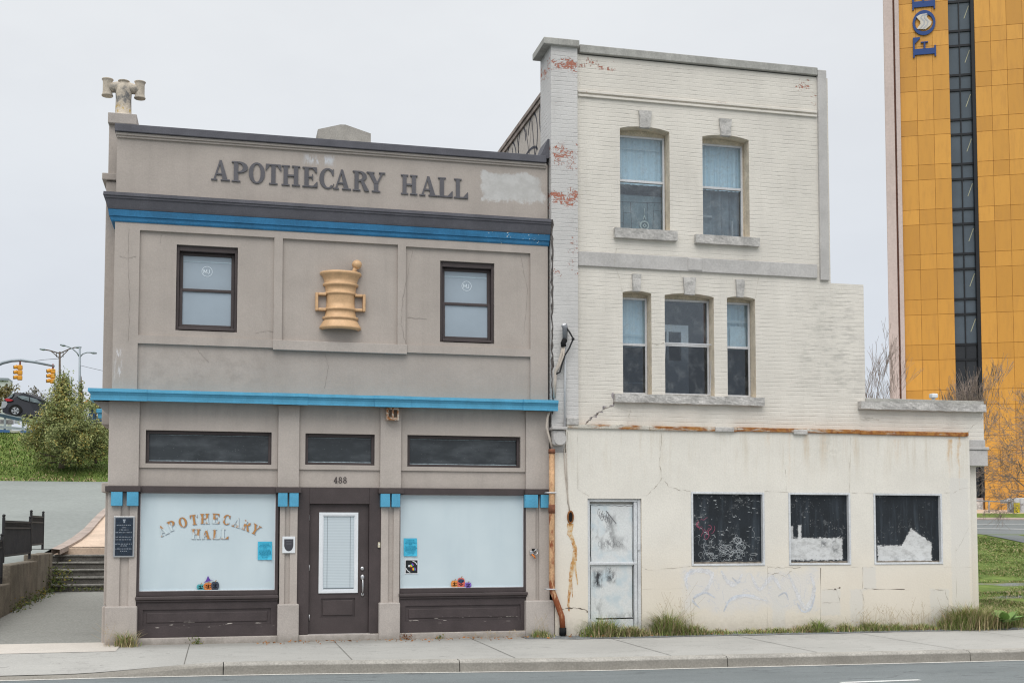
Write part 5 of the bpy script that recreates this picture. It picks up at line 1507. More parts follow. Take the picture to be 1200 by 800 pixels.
mh = thing('meter_box', 'grey rounded meter box at the top of the rusty downpipe between the two buildings', 'meter box', (at(655, 520).x, -.2, at(655, 520).z))
a, b = at(648, 503.5, -.25), at(663, 524, -.25)
q = MB(); q.box(a.x, b.x, -.27, -.082, b.z + .03, a.z, .03); cx_ = (a.x + b.x) / 2
q.tube([(cx_, -.30, (a.z + b.z) / 2 + .0), (cx_, -.1, (a.z + b.z) / 2)], (b.x - a.x) * .48, 20)
q.build('casing', m_band, mh)
q = MB(); q.box(a.x - .02, b.x + .015, -.31, -.082, a.z + .003, a.z + .05, .01); q.build('lid', m_band, mh)
cd = thing('service_mast', 'grey conduit with a hooked weatherhead and dangling wires on the grey brick pier', 'conduit', (at(663, 498).x, -.1, at(663, 498).z))
q = MB(); c = [P(662.2, 500, -.13), P(662.2, 430, -.13), P(662.0, 396, -.13), P(661.8, 384, -.15), P(661.2, 380, -.2)]; q.tube(c, [.021, .021, .026, .03, .03], 10); q.build('conduit', m_alu, cd)
q = MB(); q.tube([P(660.9, 380.5, -.19), P(662.3, 385, -.17), P(662, 398, -.16)], [.05, .045, .04], 12); q.build('weatherhead', mat('weatherhead_grey', (.22, .23, .25), .5, .4, .3), cd)
q = MB(); q.tube([P(662, 398, -.17), P(660, 402, -.18), P(660.5, 406, -.18)], .045, 10); q.build('tape_wrap', m_blk, cd)
m_cab = mat('tan_cable', (.52, .46, .40), .7, bump=.1); m_cabk = mat('black_cable', (.02, .02, .022), .5, bump=0)
q = MB(); q.tube([P(660.5, 404, -.17), P(658.5, 413, -.17), P(655.5, 424, -.16), P(651.2, 436, -.15), P(650.5, 445, -.14), P(649.6, 466, -.14)], .025, 8)
q.tube([P(661.5, 404, -.19), P(660.5, 416, -.19), P(656, 428, -.18), P(651.5, 437, -.16)], .016, 8)
q.tube([P(644.5, 480, -.16), P(641.5, 489, -.16), P(640.4, 500, -.16), P(643.5, 512, -.17), P(647.2, 525, -.19)], .02, 8); q.build('cable', m_cab, cd)
q = MB(); q.tube([P(664, 384, -.2), P(668, 390, -.22), P(671.8, 397, -.22), P(667, 408, -.2), P(661.5, 417, -.19), P(658.5, 427, -.18), P(656, 436, -.17), P(651.5, 438, -.16)], .014, 7); q.ball(P(671.5, 397, -.22), .03, sub=1); q.build('wire', m_cabk, cd)
fx = thing('cable_remnant', 'thin tan cable hanging down the stucco to a rusty oval hole', 'cable', (at(667, 590).x, YS, at(667, 590).z))
q = MB(); q.tube([P(661, 525, YS - .01), P(662.5, 555, YS - .012), P(666, 588, YS - .012), P(667.5, 598, YS - .012)], .009, 6); q.tube([P(663.5, 525, YS - .01), P(665.5, 590, YS - .01)], .006, 6); q.build('cable', m_cab, fx)
q = MB(); p = at(668.3, 605.5, YS); q.strip(_el(p.x, p.z, .055, .105, 0, 360, 24), _el(p.x, p.z, .034, .08, 0, 360, 24), YS - .02, YS + .01, True); q.build('hole_rim', mat('rust_rim', (.25, .10, .03), .9, var=.4, vscale=14, bump=.4), fx)
q = MB(); q.strip(_el(p.x, p.z, .04, .085, 0, 360, 24), [(p.x, p.z)] * 25, YS - .012, YS); q.build('hole', m_blk, fx)
def rust_run(T, base, tc):
    n = T.noise(T.mapv(tc, (9, 9, 2)), 1.0, 4, .6)
    return T.mix(T.ramp(T.noise(tc, 16, 4, .65), .38, .62), T.mix(T.ramp(n, .4, .65), (.42, .18, .04), (.58, .34, .13)), (.66, .54, .38))
m_run = mat('rust_run', (.45, .2, .04), .85, .2, bump=0, extra=rust_run)
q = MB(); RUNY = [.0025]
def run(pl, ws):
    pts = [(at(x, y, YS).x, at(x, y, YS).z) for x, y in pl]; P_ = []; W_ = []
    for i, (a, b) in enumerate(zip(pts, pts[1:])):
        for k_ in range(6):
            t = k_ / 6; P_.append((a[0] + (b[0] - a[0]) * t + rnd.uniform(-.004, .004), a[1] + (b[1] - a[1]) * t)); W_.append((ws[i] + (ws[i + 1] - ws[i]) * t) * rnd.uniform(.8, 1.2))
    P_.append(pts[-1]); W_.append(.004)
    q.ribbon(P_, W_, YS - RUNY[0]); RUNY[0] += .0012
run([(668.5, 613), (667.5, 625), (671, 632), (674, 643), (673, 655), (669, 668), (667.5, 690), (666, 708), (667, 716)], [.10, .085, .05, .075, .08, .055, .04, .045, .02])
run([(673, 652), (674.5, 668), (677, 685)], [.05, .03, .012]); run([(671.5, 660), (669.5, 680), (671, 700)], [.05, .025, .008])
q.build('rust_stain', m_run, wb)

lf = thing('flood_lamp', 'small pale lamp standing on the coping of the low right wing', 'lamp', (at(1093.5, 469).x, .15, zc2))
q = MB(); p = at(1093.5, 466, .15); q.tube([(p.x, .15, zc2 - .01), (p.x, .15, zc2 + .05)], .03, 8); q.build('stem', m_alu, lf)
q = MB(); q.box(p.x - .06, p.x + .06, .08, .2, zc2 + .05, zc2 + .13, .02); q.build('head', m_white, lf)
# ================================================================== ground, street
def struct(name, mb, m, smooth=False):
    return mb.build(name, m, None, kind='structure', smooth=smooth)

def asph_x(T, base, tc):
    n = T.noise(tc, .25, 4, .6); sp = T.noise(tc, 90, 2, .6); s = T.sep(tc)
    tr = T.noise(T.mapv(tc, (.05, 2.2, 1)), 1.0, 4, .6)
    base = T.mix(T.m('MULTIPLY', T.ramp(tr, .42, .66), .35), base, (.13, .145, .15))
    base = T.mix(T.m('MULTIPLY', T.ramp(sp, .62, .72), .4), base, (.27, .28, .28))
    ck = T.m('ABSOLUTE', T.m('SUBTRACT', T.noise(T.mapv(tc, (.16, .9, 1)), 1.0, 5, .6), .5)); base = T.mix(T.m('MULTIPLY', T.m('SUBTRACT', 1.0, T.ramp(ck, .001, .006)), .6), base, (.07, .075, .08))
    return T.mix(T.m('MULTIPLY', T.ramp(n, .45, .7), .25), base, (.12, .14, .145))
m_road = mat('road_asphalt', (.175, .195, .20), .9, .25, var=.06, vscale=.7, fine=.14, fscale=70, bump=.5, bscale=110, bdist=.006, extra=asph_x)
m_lot = mat('lot_asphalt', (.235, .255, .245), .92, .2, var=.07, vscale=.25, fine=.08, fscale=8, bump=.3, bscale=60, streak=0)
def path_x(T, base, tc):
    sp = T.noise(tc, 26, 4, .75)
    base = T.mix(T.ramp(sp, .30, .70), (.20, .205, .19), (.31, .31, .29))
    return T.mix(T.m('MULTIPLY', T.ramp(T.noise(tc, 1.1, 4, .6), .5, .7), .25), base, (.17, .17, .16))
m_path = mat('path_asphalt', (.27, .27, .25), .92, .2, var=.08, vscale=.8, fine=0, bump=.6, bscale=60, bdist=.008, extra=path_x)
def walk_x(T, base, tc):
    s = T.sep(tc)
    n = T.noise(T.mapv(tc, (1.5, 14, 1)), 1.0, 4, .65)
    base = T.mix(T.m('MULTIPLY', T.ramp(n, .42, .7), .22), base, (.30, .295, .28))
    base = T.mix(T.m('MULTIPLY', T.ramp(T.noise(tc, .7, 5, .65), .48, .72), .30), base, (.29, .29, .275))
    sp = T.noise(tc, 60, 2, .6)
    d = T.boxmask(s[0], s[1], -3, 30, -.55, .5, .30, T.noise(tc, 3.5, 5, .7), .30)
    base = T.mix(T.m('MULTIPLY', d, .38), base, (.20, .19, .17))
    gum = T.noise(tc, 4.3, 1, .4)
    base = T.mix(T.m('MULTIPLY', T.ramp(gum, .735, .75), .45), base, (.19, .19, .18))
    ck = T.m('ABSOLUTE', T.m('SUBTRACT', T.noise(T.mapv(tc, (.5, 1.1, 1)), 1.0, 6, .62), .5))
    base = T.mix(T.m('MULTIPLY', T.m('SUBTRACT', 1.0, T.ramp(ck, .001, .006)), .45), base, (.19, .185, .17))
    return T.mix(T.m('MULTIPLY', T.ramp(sp, .63, .70), .35), base, (.24, .235, .22))
m_walk = mat('pavement_concrete', (.40, .395, .375), .9, .22, var=.06, vscale=.6, fine=.09, fscale=50, bump=.4, bscale=60, bdist=.004, extra=walk_x)
m_apron = mat('apron_concrete', (.53, .495, .45), .9, .22, var=.08, vscale=.8, fine=.09, fscale=50, bump=.35, bscale=60, extra=walk_x if False else None, dirt=.12)
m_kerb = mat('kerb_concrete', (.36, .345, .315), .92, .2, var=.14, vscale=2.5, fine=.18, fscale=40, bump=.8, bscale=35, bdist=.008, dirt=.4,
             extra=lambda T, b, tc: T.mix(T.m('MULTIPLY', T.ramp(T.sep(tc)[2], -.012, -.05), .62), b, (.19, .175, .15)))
m_line = mat('worn_white_line', (.62, .63, .62), .8, .25, var=.1, fine=.2, fscale=60, bump=.2, dirt=.25)
m_gap = mat('joint_dirt', (.17, .165, .15), .95, .1, bump=0)
def grass_x(T, base, tc):
    n = T.noise(tc, 1.4, 5, .7); n2 = T.noise(tc, 6, 4, .7)
    base = T.mix(T.ramp(n, .35, .65), (.085, .135, .03), (.165, .23, .055))
    return T.mix(T.m('MULTIPLY', T.ramp(n2, .5, .75), .5), base, (.20, .17, .06))
m_grass = mat('grass_ground', (.08, .15, .03), .95, .15, var=0, fine=.3, fscale=30, bump=.8, bscale=18, bdist=.03, extra=grass_x)
m_gravel = mat('blue_gravel', (.20, .21, .215), .95, .2, var=.25, vscale=7, fine=.35, fscale=60, bump=.8, bscale=60, bdist=.012, dirt=.3)
m_track = mat('track_gravel', (.17, .185, .20), .95, .2, var=.2, vscale=5, fine=.35, fscale=40, bump=.8, bscale=40, bdist=.012,
              extra=lambda T, b, tc: T.mix(T.ramp(T.noise(T.mapv(tc, (.8, 4, 1)), 1.0, 5, .7), .40, .55), b, (.16, .17, .06)))
m_soil = mat('far_ground', (.10, .11, .06), .95, .1, var=.3, vscale=.05, bump=0)

# ground sheet reaching the horizon, below everything
q = MB(); q.face([(-3000, -3000, -.35), (3000, -3000, -.35), (3000, 3000, -.35), (-3000, 3000, -.35)]); struct('ground', q, m_soil)
# road
q = MB(); q.face([(-300, -40, -.15), (300, -40, -.15), (300, 0, -.15), (-300, 0, -.15)]); struct('road', q, m_road)
# the kerb line runs slightly oblique to the house fronts
KL = [(-300, -2.9), (-6, -2.70), (-1.2, -2.74), (.8, -2.88), (4.7, -3.42), (11.2, -3.66), (20, -3.8), (300, -3.9)]
def kerb_y(x):
    for a, b in zip(KL, KL[1:]):
        if a[0] <= x <= b[0]:
            return a[1] + (b[1] - a[1]) * (x - a[0]) / (b[0] - a[0])
def kerb_h(x):
    """drop kerb at the entrance on the left"""
    t = min(1, max(0, (x + 2.0) / 2.2)); t = t * t * (3 - 2 * t)
    return -.125 + .125 * t
q = MB()
xs_ = [-60, -30, -15, -10, -7, -5, -4, -3] + [-2.6 + .2 * i for i in range(18)] + [1.2 + .5 * i for i in range(60)] + [40, 60, 120]
def sheet(q, xs, yf, yb, zf, zb, nseg=1):
    for a, b in zip(xs, xs[1:]):
        for k in range(nseg):
            t0, t1 = k / nseg, (k + 1) / nseg
            pt = lambda x, t: (x, yf(x) + (yb(x) - yf(x)) * t, zf(x) + (zb(x) - zf(x)) * t)
            q.face([pt(a, t0), pt(b, t0), pt(b, t1), pt(a, t1)])
KW = .16
sheet(q, xs_, lambda x: kerb_y(x) + KW, lambda x: -.95, lambda x: kerb_h(x) * .9, lambda x: 0.0, 4)
q.face([(XL - .12, -.95, 0), (60, -.95, 0), (60, .3, 0), (XL - .12, .3, 0)])
bmesh.ops.remove_doubles(q.bm, verts=q.bm.verts[:], dist=1e-4)
struct('pavement', q, m_walk, True)
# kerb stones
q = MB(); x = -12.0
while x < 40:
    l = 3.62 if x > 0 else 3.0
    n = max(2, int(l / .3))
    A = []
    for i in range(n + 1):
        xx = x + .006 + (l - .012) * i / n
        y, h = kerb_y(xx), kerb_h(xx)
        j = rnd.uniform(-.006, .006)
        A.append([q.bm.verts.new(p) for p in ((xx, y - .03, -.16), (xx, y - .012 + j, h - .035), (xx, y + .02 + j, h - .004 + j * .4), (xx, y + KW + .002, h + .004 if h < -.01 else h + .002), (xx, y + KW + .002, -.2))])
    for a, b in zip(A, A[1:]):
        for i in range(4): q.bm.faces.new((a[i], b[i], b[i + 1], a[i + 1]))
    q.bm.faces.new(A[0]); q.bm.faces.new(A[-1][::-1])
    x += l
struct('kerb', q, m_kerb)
q = MB()   # pale gutter edge and the lane dash
for a, b in zip(xs_, xs_[1:]):
    q.face([(a, kerb_y(a) - .115, -.146), (b, kerb_y(b) - .115, -.146), (b, kerb_y(b) - .028, -.146), (a, kerb_y(a) - .028, -.146)])
struct('gutter', q, mat('gutter_concrete', (.54, .53, .50), .9, .2, var=.12, vscale=3, fine=.15, bump=.3, dirt=.35))
q = MB()
p0, p1 = onslope(985, 799.5, -.15, 0), onslope(1078, 796.2, -.15, 0)
dx_ = (p1 - p0)
for k in (0, 3, 6):
    o_ = dx_ * k
    q.face([p0 + o_ + Vector((0, -.05, .004)), p1 + o_ + Vector((0, -.05, .004)), p1 + o_ + Vector((0, .05, .004)), p0 + o_ + Vector((0, .05, .004))])
struct('lane_marking', q, m_line)
# pavement joints
q = MB()
for x in [-.49 + 2.13 * k for k in range(0, 14)]:
    for k in range(8):
        y0_, y1_ = -.02 + (kerb_y(x) + KW + .05) * k / 8, -.02 + (kerb_y(x) + KW + .05) * (k + 1) / 8
        z = lambda y: kerb_h(x) * .9 * min(1, max(0, (y + .95) / (kerb_y(x) + KW + .95)))
        if y0_ > .3: continue
        q.face([(x - .005, y0_, z(y0_) + .004), (x + .005, y0_, z(y0_) + .004), (x + .006, y1_, z(y1_) + .004), (x - .006, y1_, z(y1_) + .004)])
x = -1.93
if 0: q.face([(x - .012, -1.75, -.058 + .006), (x + .012, -1.75, -.058 + .006), (x - .0 + .012, kerb_y(x) + KW, kerb_h(x) * .9 + .005), (x - .012, kerb_y(x) + KW, kerb_h(x) * .9 + .005)])
struct('pavement_joint', q, m_gap)
# gravelly verge at the foot of the brick building
q = MB()
xs2 = [4.6 + .25 * i for i in range(40)]
front = {x: -.62 - rnd.uniform(0, .10) for x in xs2}
sheet(q, xs2, lambda x: front[x] + .25 * max(0, (5.4 - x)), lambda x: .1, lambda x: .006, lambda x: .012)
struct('verge', q, m_gravel)

# ---------------------------------------------------------------- left: apron, path, steps, sloping lot, bank
YSTEP = 10.5
apx = XL - .12
q = MB()
a0 = onslope(0, 735.5, .0, 0)
yA = lambda x: .35 + (x + 1.7) * -.02
q.face([(-60, -.96, .0), (apx, -.96, .0), (apx, yA(apx), .012), (-60, yA(-60), .012)])
q.face([(apx, -.96, .0), (XL + .2, -.96, .0), (XL + .2, .3, .012), (apx, .3, .012)])
for v in q.bm.verts: v.co.z += .004
struct('apron', q, m_apron)
q = MB()
for i in range(8):
    t0, t1 = i / 8, (i + 1) / 8
    y0_, y1_ = .35 + (YSTEP - .35) * t0, .35 + (YSTEP - .35) * t1
    q.face([(-14, y0_, .012 + .27 * t0), (XL + .3, y0_, .012 + .27 * t0), (XL + .3, y1_, .012 + .27 * t1), (-14, y1_, .012 + .27 * t1)])
struct('path', q, m_path, True)
m_step = mat('step_concrete', (.13, .125, .115), .92, .2, var=.2, vscale=4, fine=.25, fscale=35, bump=.9, bscale=30, bdist=.01, dirt=.5)
m_steplip = mat('step_lip', (.22, .215, .20), .9, .2, var=.3, vscale=6, fine=.25, bump=.8)
q = MB()
zs0, zs5 = at(90, 693, YSTEP).z, at(90, 649.5, YSTEP + 1.2).z
NS = 5; rise = (zs5 - zs0) / NS
for i in range(NS):
    y0_ = YSTEP + .3 * i
    q.box(-4.1 - .0, XL + .6, y0_, y0_ + 1.8, zs0 - .2 + rise * i, zs0 + rise * (i + 1) - .04, .0)
struct('steps', q, m_step)
q = MB()
for i in range(NS):
    y0_ = YSTEP + .3 * i
    q.box(-4.1, XL + .6, y0_ - .035, y0_ + .33, zs0 + rise * (i + 1) - .045, zs0 + rise * (i + 1), .018)
struct('step_nosing', q, m_steplip)
zl0 = zs0 + rise * NS
# sloping lot: z = LA + LB*y
yl0 = YSTEP + 1.5
zfar = at(40, 563, 37).z
LB = (zfar - (zl0 + .15)) / (37 - yl0); LA = zl0 + .15 - LB * yl0
lot = lambda x, y, dz=0: (x, y, LA + LB * y + dz)
m_pinkc = mat('pinkish_concrete', (.56, .44, .345), .9, .2, var=.12, vscale=.9, fine=.1, fscale=20, bump=.3, dirt=.15)
m_pinkc2 = mat('paver_edge', (.36, .30, .265), .9, .2, var=.15, vscale=1.5, fine=.12, fscale=20, bump=.3, dirt=.2)
q = MB()
q.face([lot(-80, yl0 + .02, -.02), lot(14, yl0 + .02, -.02), lot(14, 37, -.02), lot(-80, 37, -.02)])
q.face([(-60, 2.0, .62), (-4.1, 2.0, .62), (-4.1, yl0 + .03, zl0 + .12), (-60, yl0 + .03, zl0 + .12)])
q.face([(-60, 2.0, -.2), (-4.1, 2.0, -.2), (-4.1, 2.0, .62), (-60, 2.0, .62)])
struct('parking_lot', q, m_lot)
def lp(px, py, dz=0):
    p = onslope(px, py, LA, LB); return Vector((p.x, p.y, p.z + dz))
q = MB()
q.box(-4.0, XL + 2, yl0 - .04, yl0 + .3, zl0 - .3, zl0 + .16, .01)
ke = [(60, 646), (72, 640), (85, 632), (98, 622), (108, 611), (117, 602), (127, 594)]
ki = [(70, 647), (82, 641.5), (95, 634), (106, 625), (115, 614), (123, 605), (131, 598)]
poly = [lp(*p, .012) for p in ki] + [lp(150, 590, .012), Vector(lot(XL + 4, yl0 + .2, .012)), Vector(lot(-3.7, yl0 + .2, .012))]
q.face(poly)
struct('landing', q, m_pinkc)
q = MB()
for (a, b, c, d) in zip(ke, ke[1:], ki[1:], ki):
    P4_ = [lp(*p, .07) for p in (a, b, c, d)]
    q.face(P4_)
    q.face([lp(*a, .07), lp(*b, .07), lp(*b, -.1), lp(*a, -.1)])
    q.face([lp(*d, .07), lp(*c, .07), lp(*c, -.05), lp(*d, -.05)])
struct('landing_kerb', q, m_pinkc2)
# bank of grass up to the road above
q = MB()
yb0, yb1 = 37, 46.0
z1b = at(30, 507, yb1).z
def bank(x, t):
    y = yb0 + (yb1 - yb0) * t
    s = t * .85 + .15 * (3 * t * t - 2 * t ** 3)
    return Vector((x, y, zfar - .03 + (z1b - zfar) * s + .12 * mnoise.noise(Vector((x * .35, y * .5, 1.7))) * (0 if t < .05 else 1)))
xs3 = [-60 + i * 1.2 for i in range(62)]
G = [[q.bm.verts.new(bank(x, k / 9)) for x in xs3] for k in range(10)]
for A, B in zip(G, G[1:]):
    for i in range(len(xs3) - 1): q.bm.faces.new((A[i], A[i + 1], B[i + 1], B[i]))
# plateau behind
q.face([(-60, yb1, z1b), (13.2, yb1, z1b), (13.2, 400, z1b + 3), (-260, 400, z1b + 3)])
struct('bank', q, m_grass, True)
q = MB(); q.face([(-60, yb1 + 1.2, z1b + .24), (13, yb1 + 1.2, z1b + .06), (13, yb1 + 16, z1b + .3), (-60, yb1 + 16, z1b + .5)]); struct('upper_road', q, m_road)

# ---------------------------------------------------------------- right: grass slope, track, far road
RA, RB = .0, .0
yR1 = 31.0
zR1 = at(1160, 626, yR1).z
def rz(y):
    if y < 1.5: return .02
    t = (y - 1.5) / (yR1 - 1.5)
    return .02 + (zR1 - .02) * t
q = MB()
xs4 = [12.6 + i * .8 for i in range(70)]
ys4 = [-.35, 0, .5, 1, 1.5, 2, 3, 4, 5, 6, 8, 10, 12, 14, 17, 20, 24, 28, yR1]
GR = [[q.bm.verts.new((x - (.0 if y > -.3 else 0), y, rz(y) + .06 * mnoise.noise(Vector((x * .7, y * .7, .3))) * min(1, max(0, y + .35)) * (0 if y > 11 else 1) + .01)) for x in xs4] for y in ys4]
for A, B in zip(GR, GR[1:]):
    for i in range(len(xs4) - 1): q.bm.faces.new((A[i], A[i + 1], B[i + 1], B[i]))
struct('lawn', q, m_grass, True)
# far road running past the tower, oblique to the lawn edge
zf1 = at(1180, 607, 58).z
rd = lambda x, y, dz=0: Vector((x, y, zR1 + (zf1 - zR1) * (y - yR1) / (58 - yR1) + dz))
def lawn_hit(px, py):
    d = ray(px, py); y = 1.0
    while y < 60:
        p = CAM + d * ((y - CAM.y) / d.y)
        if p.z <= rz(min(y, yR1)) + .02: return p
        y += .05
    return p
LE = []
for px, py in ((1120, 619.5), (1148, 625.5), (1174, 630.5), (1200, 636), (1230, 643), (1280, 656)):
    p = lawn_hit(px, py); LE.append(Vector((p.x, p.y, rz(min(p.y, yR1)) + .04)))
q = MB()
FE = [Vector((10, 54, rd(10, 54).z)), Vector((30, 54, rd(10, 54).z)), Vector((45, 54, rd(10, 54).z)), Vector((60, 54, rd(10, 54).z)), Vector((80, 54, rd(10, 54).z)), Vector((120, 54, rd(10, 54).z))]
for a, b, c, d in zip(LE, LE[1:], FE[1:], FE): q.face([a, b, c, d])
struct('far_road', q, m_road)
q = MB()
for t0_, t1_, i0 in ((.42, .435, 1), (.66, .672, 1)):
    for i in range(i0, 5):
        q.face([LE[i].lerp(FE[i], t0_) + Vector((0, 0, .02)), LE[i + 1].lerp(FE[i + 1], t0_) + Vector((0, 0, .02)), LE[i + 1].lerp(FE[i + 1], t1_) + Vector((0, 0, .02)), LE[i].lerp(FE[i], t1_) + Vector((0, 0, .02))])
struct('far_lane_line', q, m_line)
q = MB(); q.face([rd(10, 54, .06), rd(90, 54, .06), rd(90, 56.5, .10), rd(10, 56.5, .10)]); q.face([rd(10, 54, -.06), rd(90, 54, -.06), rd(90, 54, .06), rd(10, 54, .06)]); struct('far_pavement', q, m_pinkc2)
q = MB(); q.face([rd(10, 56.5, .08), rd(90, 56.5, .08), rd(90, 60, .32), rd(10, 60, .32)]); struct('far_verge', q, m_grass)
q = MB(); q.face([rd(10, 60, .30), rd(140, 60, .30), rd(140, 240, .8), rd(10, 240, .8)]); struct('tower_forecourt', q, m_pinkc)
# gravel track across the lawn
q = MB()
def trk(y0_, y1_):
    n = 34
    for i in range(n):
        xa, xb = 12.9 + i * .55, 12.9 + (i + 1) * .55
        def f(x, y):
            y = y + .30 * mnoise.noise(Vector((x * .9, y * 3, 4)))
            return (x, y, rz(y) + .022 + .06 * mnoise.noise(Vector((x * .7, y * .7, .3))))
        q.face([f(xa, y0_), f(xb, y0_), f(xb, y1_), f(xa, y1_)])
trk(7.4, 8.1); trk(5.7, 6.2); trk(4.5, 4.9)
struct('track', q, m_track)
# ================================================================== foliage helpers
def leaf_quad(bm, c, size, rng, droop=0.0, mi=0, up=None):
    d = Vector((rng.gauss(0, 1), rng.gauss(0, 1), rng.gauss(0, .8) - droop)).normalized() if up is None else up
    s = d.orthogonal().normalized(); s.rotate(Matrix.Rotation(rng.uniform(0, 6.28), 3, d))
    l = size * rng.uniform(.7, 1.3); w = l * rng.uniform(.35, .55)
    p = [c, c + d * l * .5 + s * w * .5, c + d * l, c + d * l * .5 - s * w * .5]
    f = bm.faces.new([bm.verts.new(x) for x in p]); f.material_index = mi
def foliage_mat(name, c1, c2, c3, thr=.62):
    def f(T, base, tc):
        g = T.n('ShaderNodeNewGeometry').outputs['Random Per Island']
        n = T.noise(tc, 1.6, 3, .6)
        b = T.mix(g, c1, c2)
        b = T.mix(T.m('MULTIPLY', T.ramp(n, .45, .65), T.ramp(g, .3, .8)), b, c3)
        return b
    m = mat(name, c1, .75, .25, var=0, fine=0, bump=0, extra=f)
    return m
m_bark = mat('bark', (.13, .105, .085), .95, .1, var=.3, vscale=8, fine=.2, bump=.6, bscale=20)
m_twig = mat('grey_twig', (.30, .24, .21), .9, .1, var=.25, vscale=3, fine=.1, bump=0)

def shrub_tree(name, label, loc, h, w, nleaf, leaf, m, seed, cat='tree', shape='cone', group=None, trunk=True):
    rng = random.Random(seed)
    o = thing(name, label, cat, loc, group)
    L = Vector(loc)
    if trunk:
        q = MB(); q.tube([L + Vector((0, 0, -.1)), L + Vector((.03 * h, 0, h * .4)), L + Vector((.0, .02, h * .92))], [.03 * h, .018 * h, .004 * h], 8)
    brs = []
    nb = int(70 if nleaf > 3000 else 20)
    for i in range(nb):
        t = (i + .5) / nb
        z0 = h * (.03 + .85 * t)
        if shape == 'cone': R_ = w * ((1 - t) ** .95) * (.75 + .35 * rng.random()) * (1.0 if t > .08 else .85)
        else: R_ = w * math.sqrt(max(.05, 1 - (2 * t - .9) ** 2)) * (.75 + .35 * rng.random())
        a = i * 2.4 + rng.uniform(-.4, .4)
        e = L + Vector((math.cos(a) * R_, math.sin(a) * R_, min(h * 1.02, z0 + R_ * rng.uniform(.15, .55))))
        s = L + Vector((0, 0, z0 * .9))
        brs.append((s, e))
        if trunk: q.tube([s, (s + e) / 2 + Vector((0, 0, -.04 * h * (1 - t))), e], [.010 * h, .006 * h, .002 * h], 5, False)
    if trunk: q.build('trunk', m_bark, o)
    c = MB()
    wts = [(e - s).length ** 1.35 for s, e in brs]
    for s, e in rng.choices(brs, wts, k=nleaf):
        t = rng.betavariate(1.9, 1.15)
        p = s.lerp(e, t) + Vector((rng.gauss(0, 1), rng.gauss(0, 1), rng.gauss(0, 1))) * (.035 * w + .06 * w * (1 - abs(t - .6)))
        if p.z < L.z + .03: p.z = L.z + .03 + rng.random() * .1
        leaf_quad(c.bm, p, leaf, rng)
    c.build('crown', m, o)
    return o

# ---------------------------------------------------------------- trees
m_fol = foliage_mat('olive_foliage', (.19, .24, .09), (.37, .39, .17), (.52, .40, .11))
m_fol2 = foliage_mat('hedge_foliage', (.11, .11, .04), (.20, .17, .06), (.25, .18, .05))
m_fol3 = foliage_mat('grey_scrub', (.14, .14, .11), (.20, .18, .14), (.2, .16, .1))
yT = 38.5
b_ = at(72, 546, yT); t_ = at(78, 424, yT)
shrub_tree('conical_tree', 'tall cone-shaped green tree with yellowing leaves on the bank left of the shop', (b_.x, yT, b_.z), t_.z - b_.z, 1.95, 23000, .115, m_fol, 3)
b2_ = at(112, 540, yT + .6)
shrub_tree('bush', 'low yellowing bush against the left edge of the taupe shop, right of the cone-shaped tree', (b2_.x, yT + .6, b2_.z), 2.1, 1.35, 6500, .11, m_fol, 8, 'bush', 'round')
b3 = at(98, 470, 40); shrub_tree('sapling', 'thin loose sapling just right of the cone-shaped tree top', (at(93, 540, 39.5).x, 39.5, at(93, 540, 39.5).z), at(96, 432, 39.5).z - at(93, 540, 39.5).z, .75, 1500, .11, m_fol, 12)
b4 = at(2, 484, 62); shrub_tree('hedge_bush', 'olive bush at the far left edge behind the dark car', (b4.x - 1.2, 62, b4.z), at(2, 455, 62).z - b4.z, 2.2, 3000, .22, m_fol2, 21, 'bush', 'round')
for i, (px, pt, w, lab) in enumerate(((40, 449, 1.5, 'thin grey scrub tree directly above the roof of the dark car'), (112, 462, 2.0, 'yellow-green scrub bush behind the bush at the shop corner'))):
    yy = 66 if i != 1 else 56
    b = at(px, 486, yy); shrub_tree('scrub', lab, (b.x, yy, b.z), at(px, pt, yy).z - b.z, w, 900, .17, (m_fol3, m_fol, m_fol3)[i], 31 + i, 'bush', 'cone')

def bare_tree(name, label, loc, h, spread, seed, depth=6, lean=(0, 0), r0=None, target=None, upright=.3, twigr=.007, n0=None, th=.38):
    rng = random.Random(seed)
    o = thing(name, label, 'tree', loc)
    L = Vector(loc); r0 = r0 or h * .022
    tr = MB(); tw = MB()
    def grow(p, d, l, r, k):
        mid = p + d * l * .5 + Vector((rng.gauss(0, 1), rng.gauss(0, 1), rng.gauss(0, 1))) * l * .05
        e = p + d * l
        r1 = max(r * .62, twigr * .45)
        (tr if k <= 1 else tw).tube([p, mid, e], [r, (r + r1) / 2, r1], 7 if k < 2 else (4 if k < 4 else 3), False)
        if k >= depth: return
        n = rng.choice((2, 3, 3)) if k < depth - 1 else rng.choice((2, 3, 4))
        if k == 0 and n0: n = n0
        for i in range(n):
            a = rng.uniform(0, 6.28)
            ax = d.orthogonal().normalized(); ax.rotate(Matrix.Rotation(a, 3, d))
            nd = d.copy(); nd.rotate(Matrix.Rotation(rng.uniform(.28, .75) * spread, 3, ax))
            nd = (nd + Vector((0, 0, upright * .3))).normalized()
            st = p.lerp(e, rng.uniform(.55, 1.0)) if k > 0 else p.lerp(e, rng.uniform(.7, 1))
            grow(st, nd, l * rng.uniform(.62, .86), max(r1 * rng.uniform(.65, .95), twigr * .5), k + 1)
    d0 = Vector((lean[0], lean[1], 1)).normalized()
    grow(L + Vector((0, 0, -.1)), d0, h * th, r0, 0)
    tr.build('trunk', m_bark, o); tw.build('crown', m_twig, o)
    return o
yt = 26.0
p = at(1232, 640, yt); bare_tree('bare_tree', 'leafless tree spreading low grey branches over the lawn at the right edge', (p.x, yt, rz(yt)), 6.0, 1.3, 18, 7, (-.12, 0), .10, upright=-.05, twigr=.010, n0=5, th=.32)
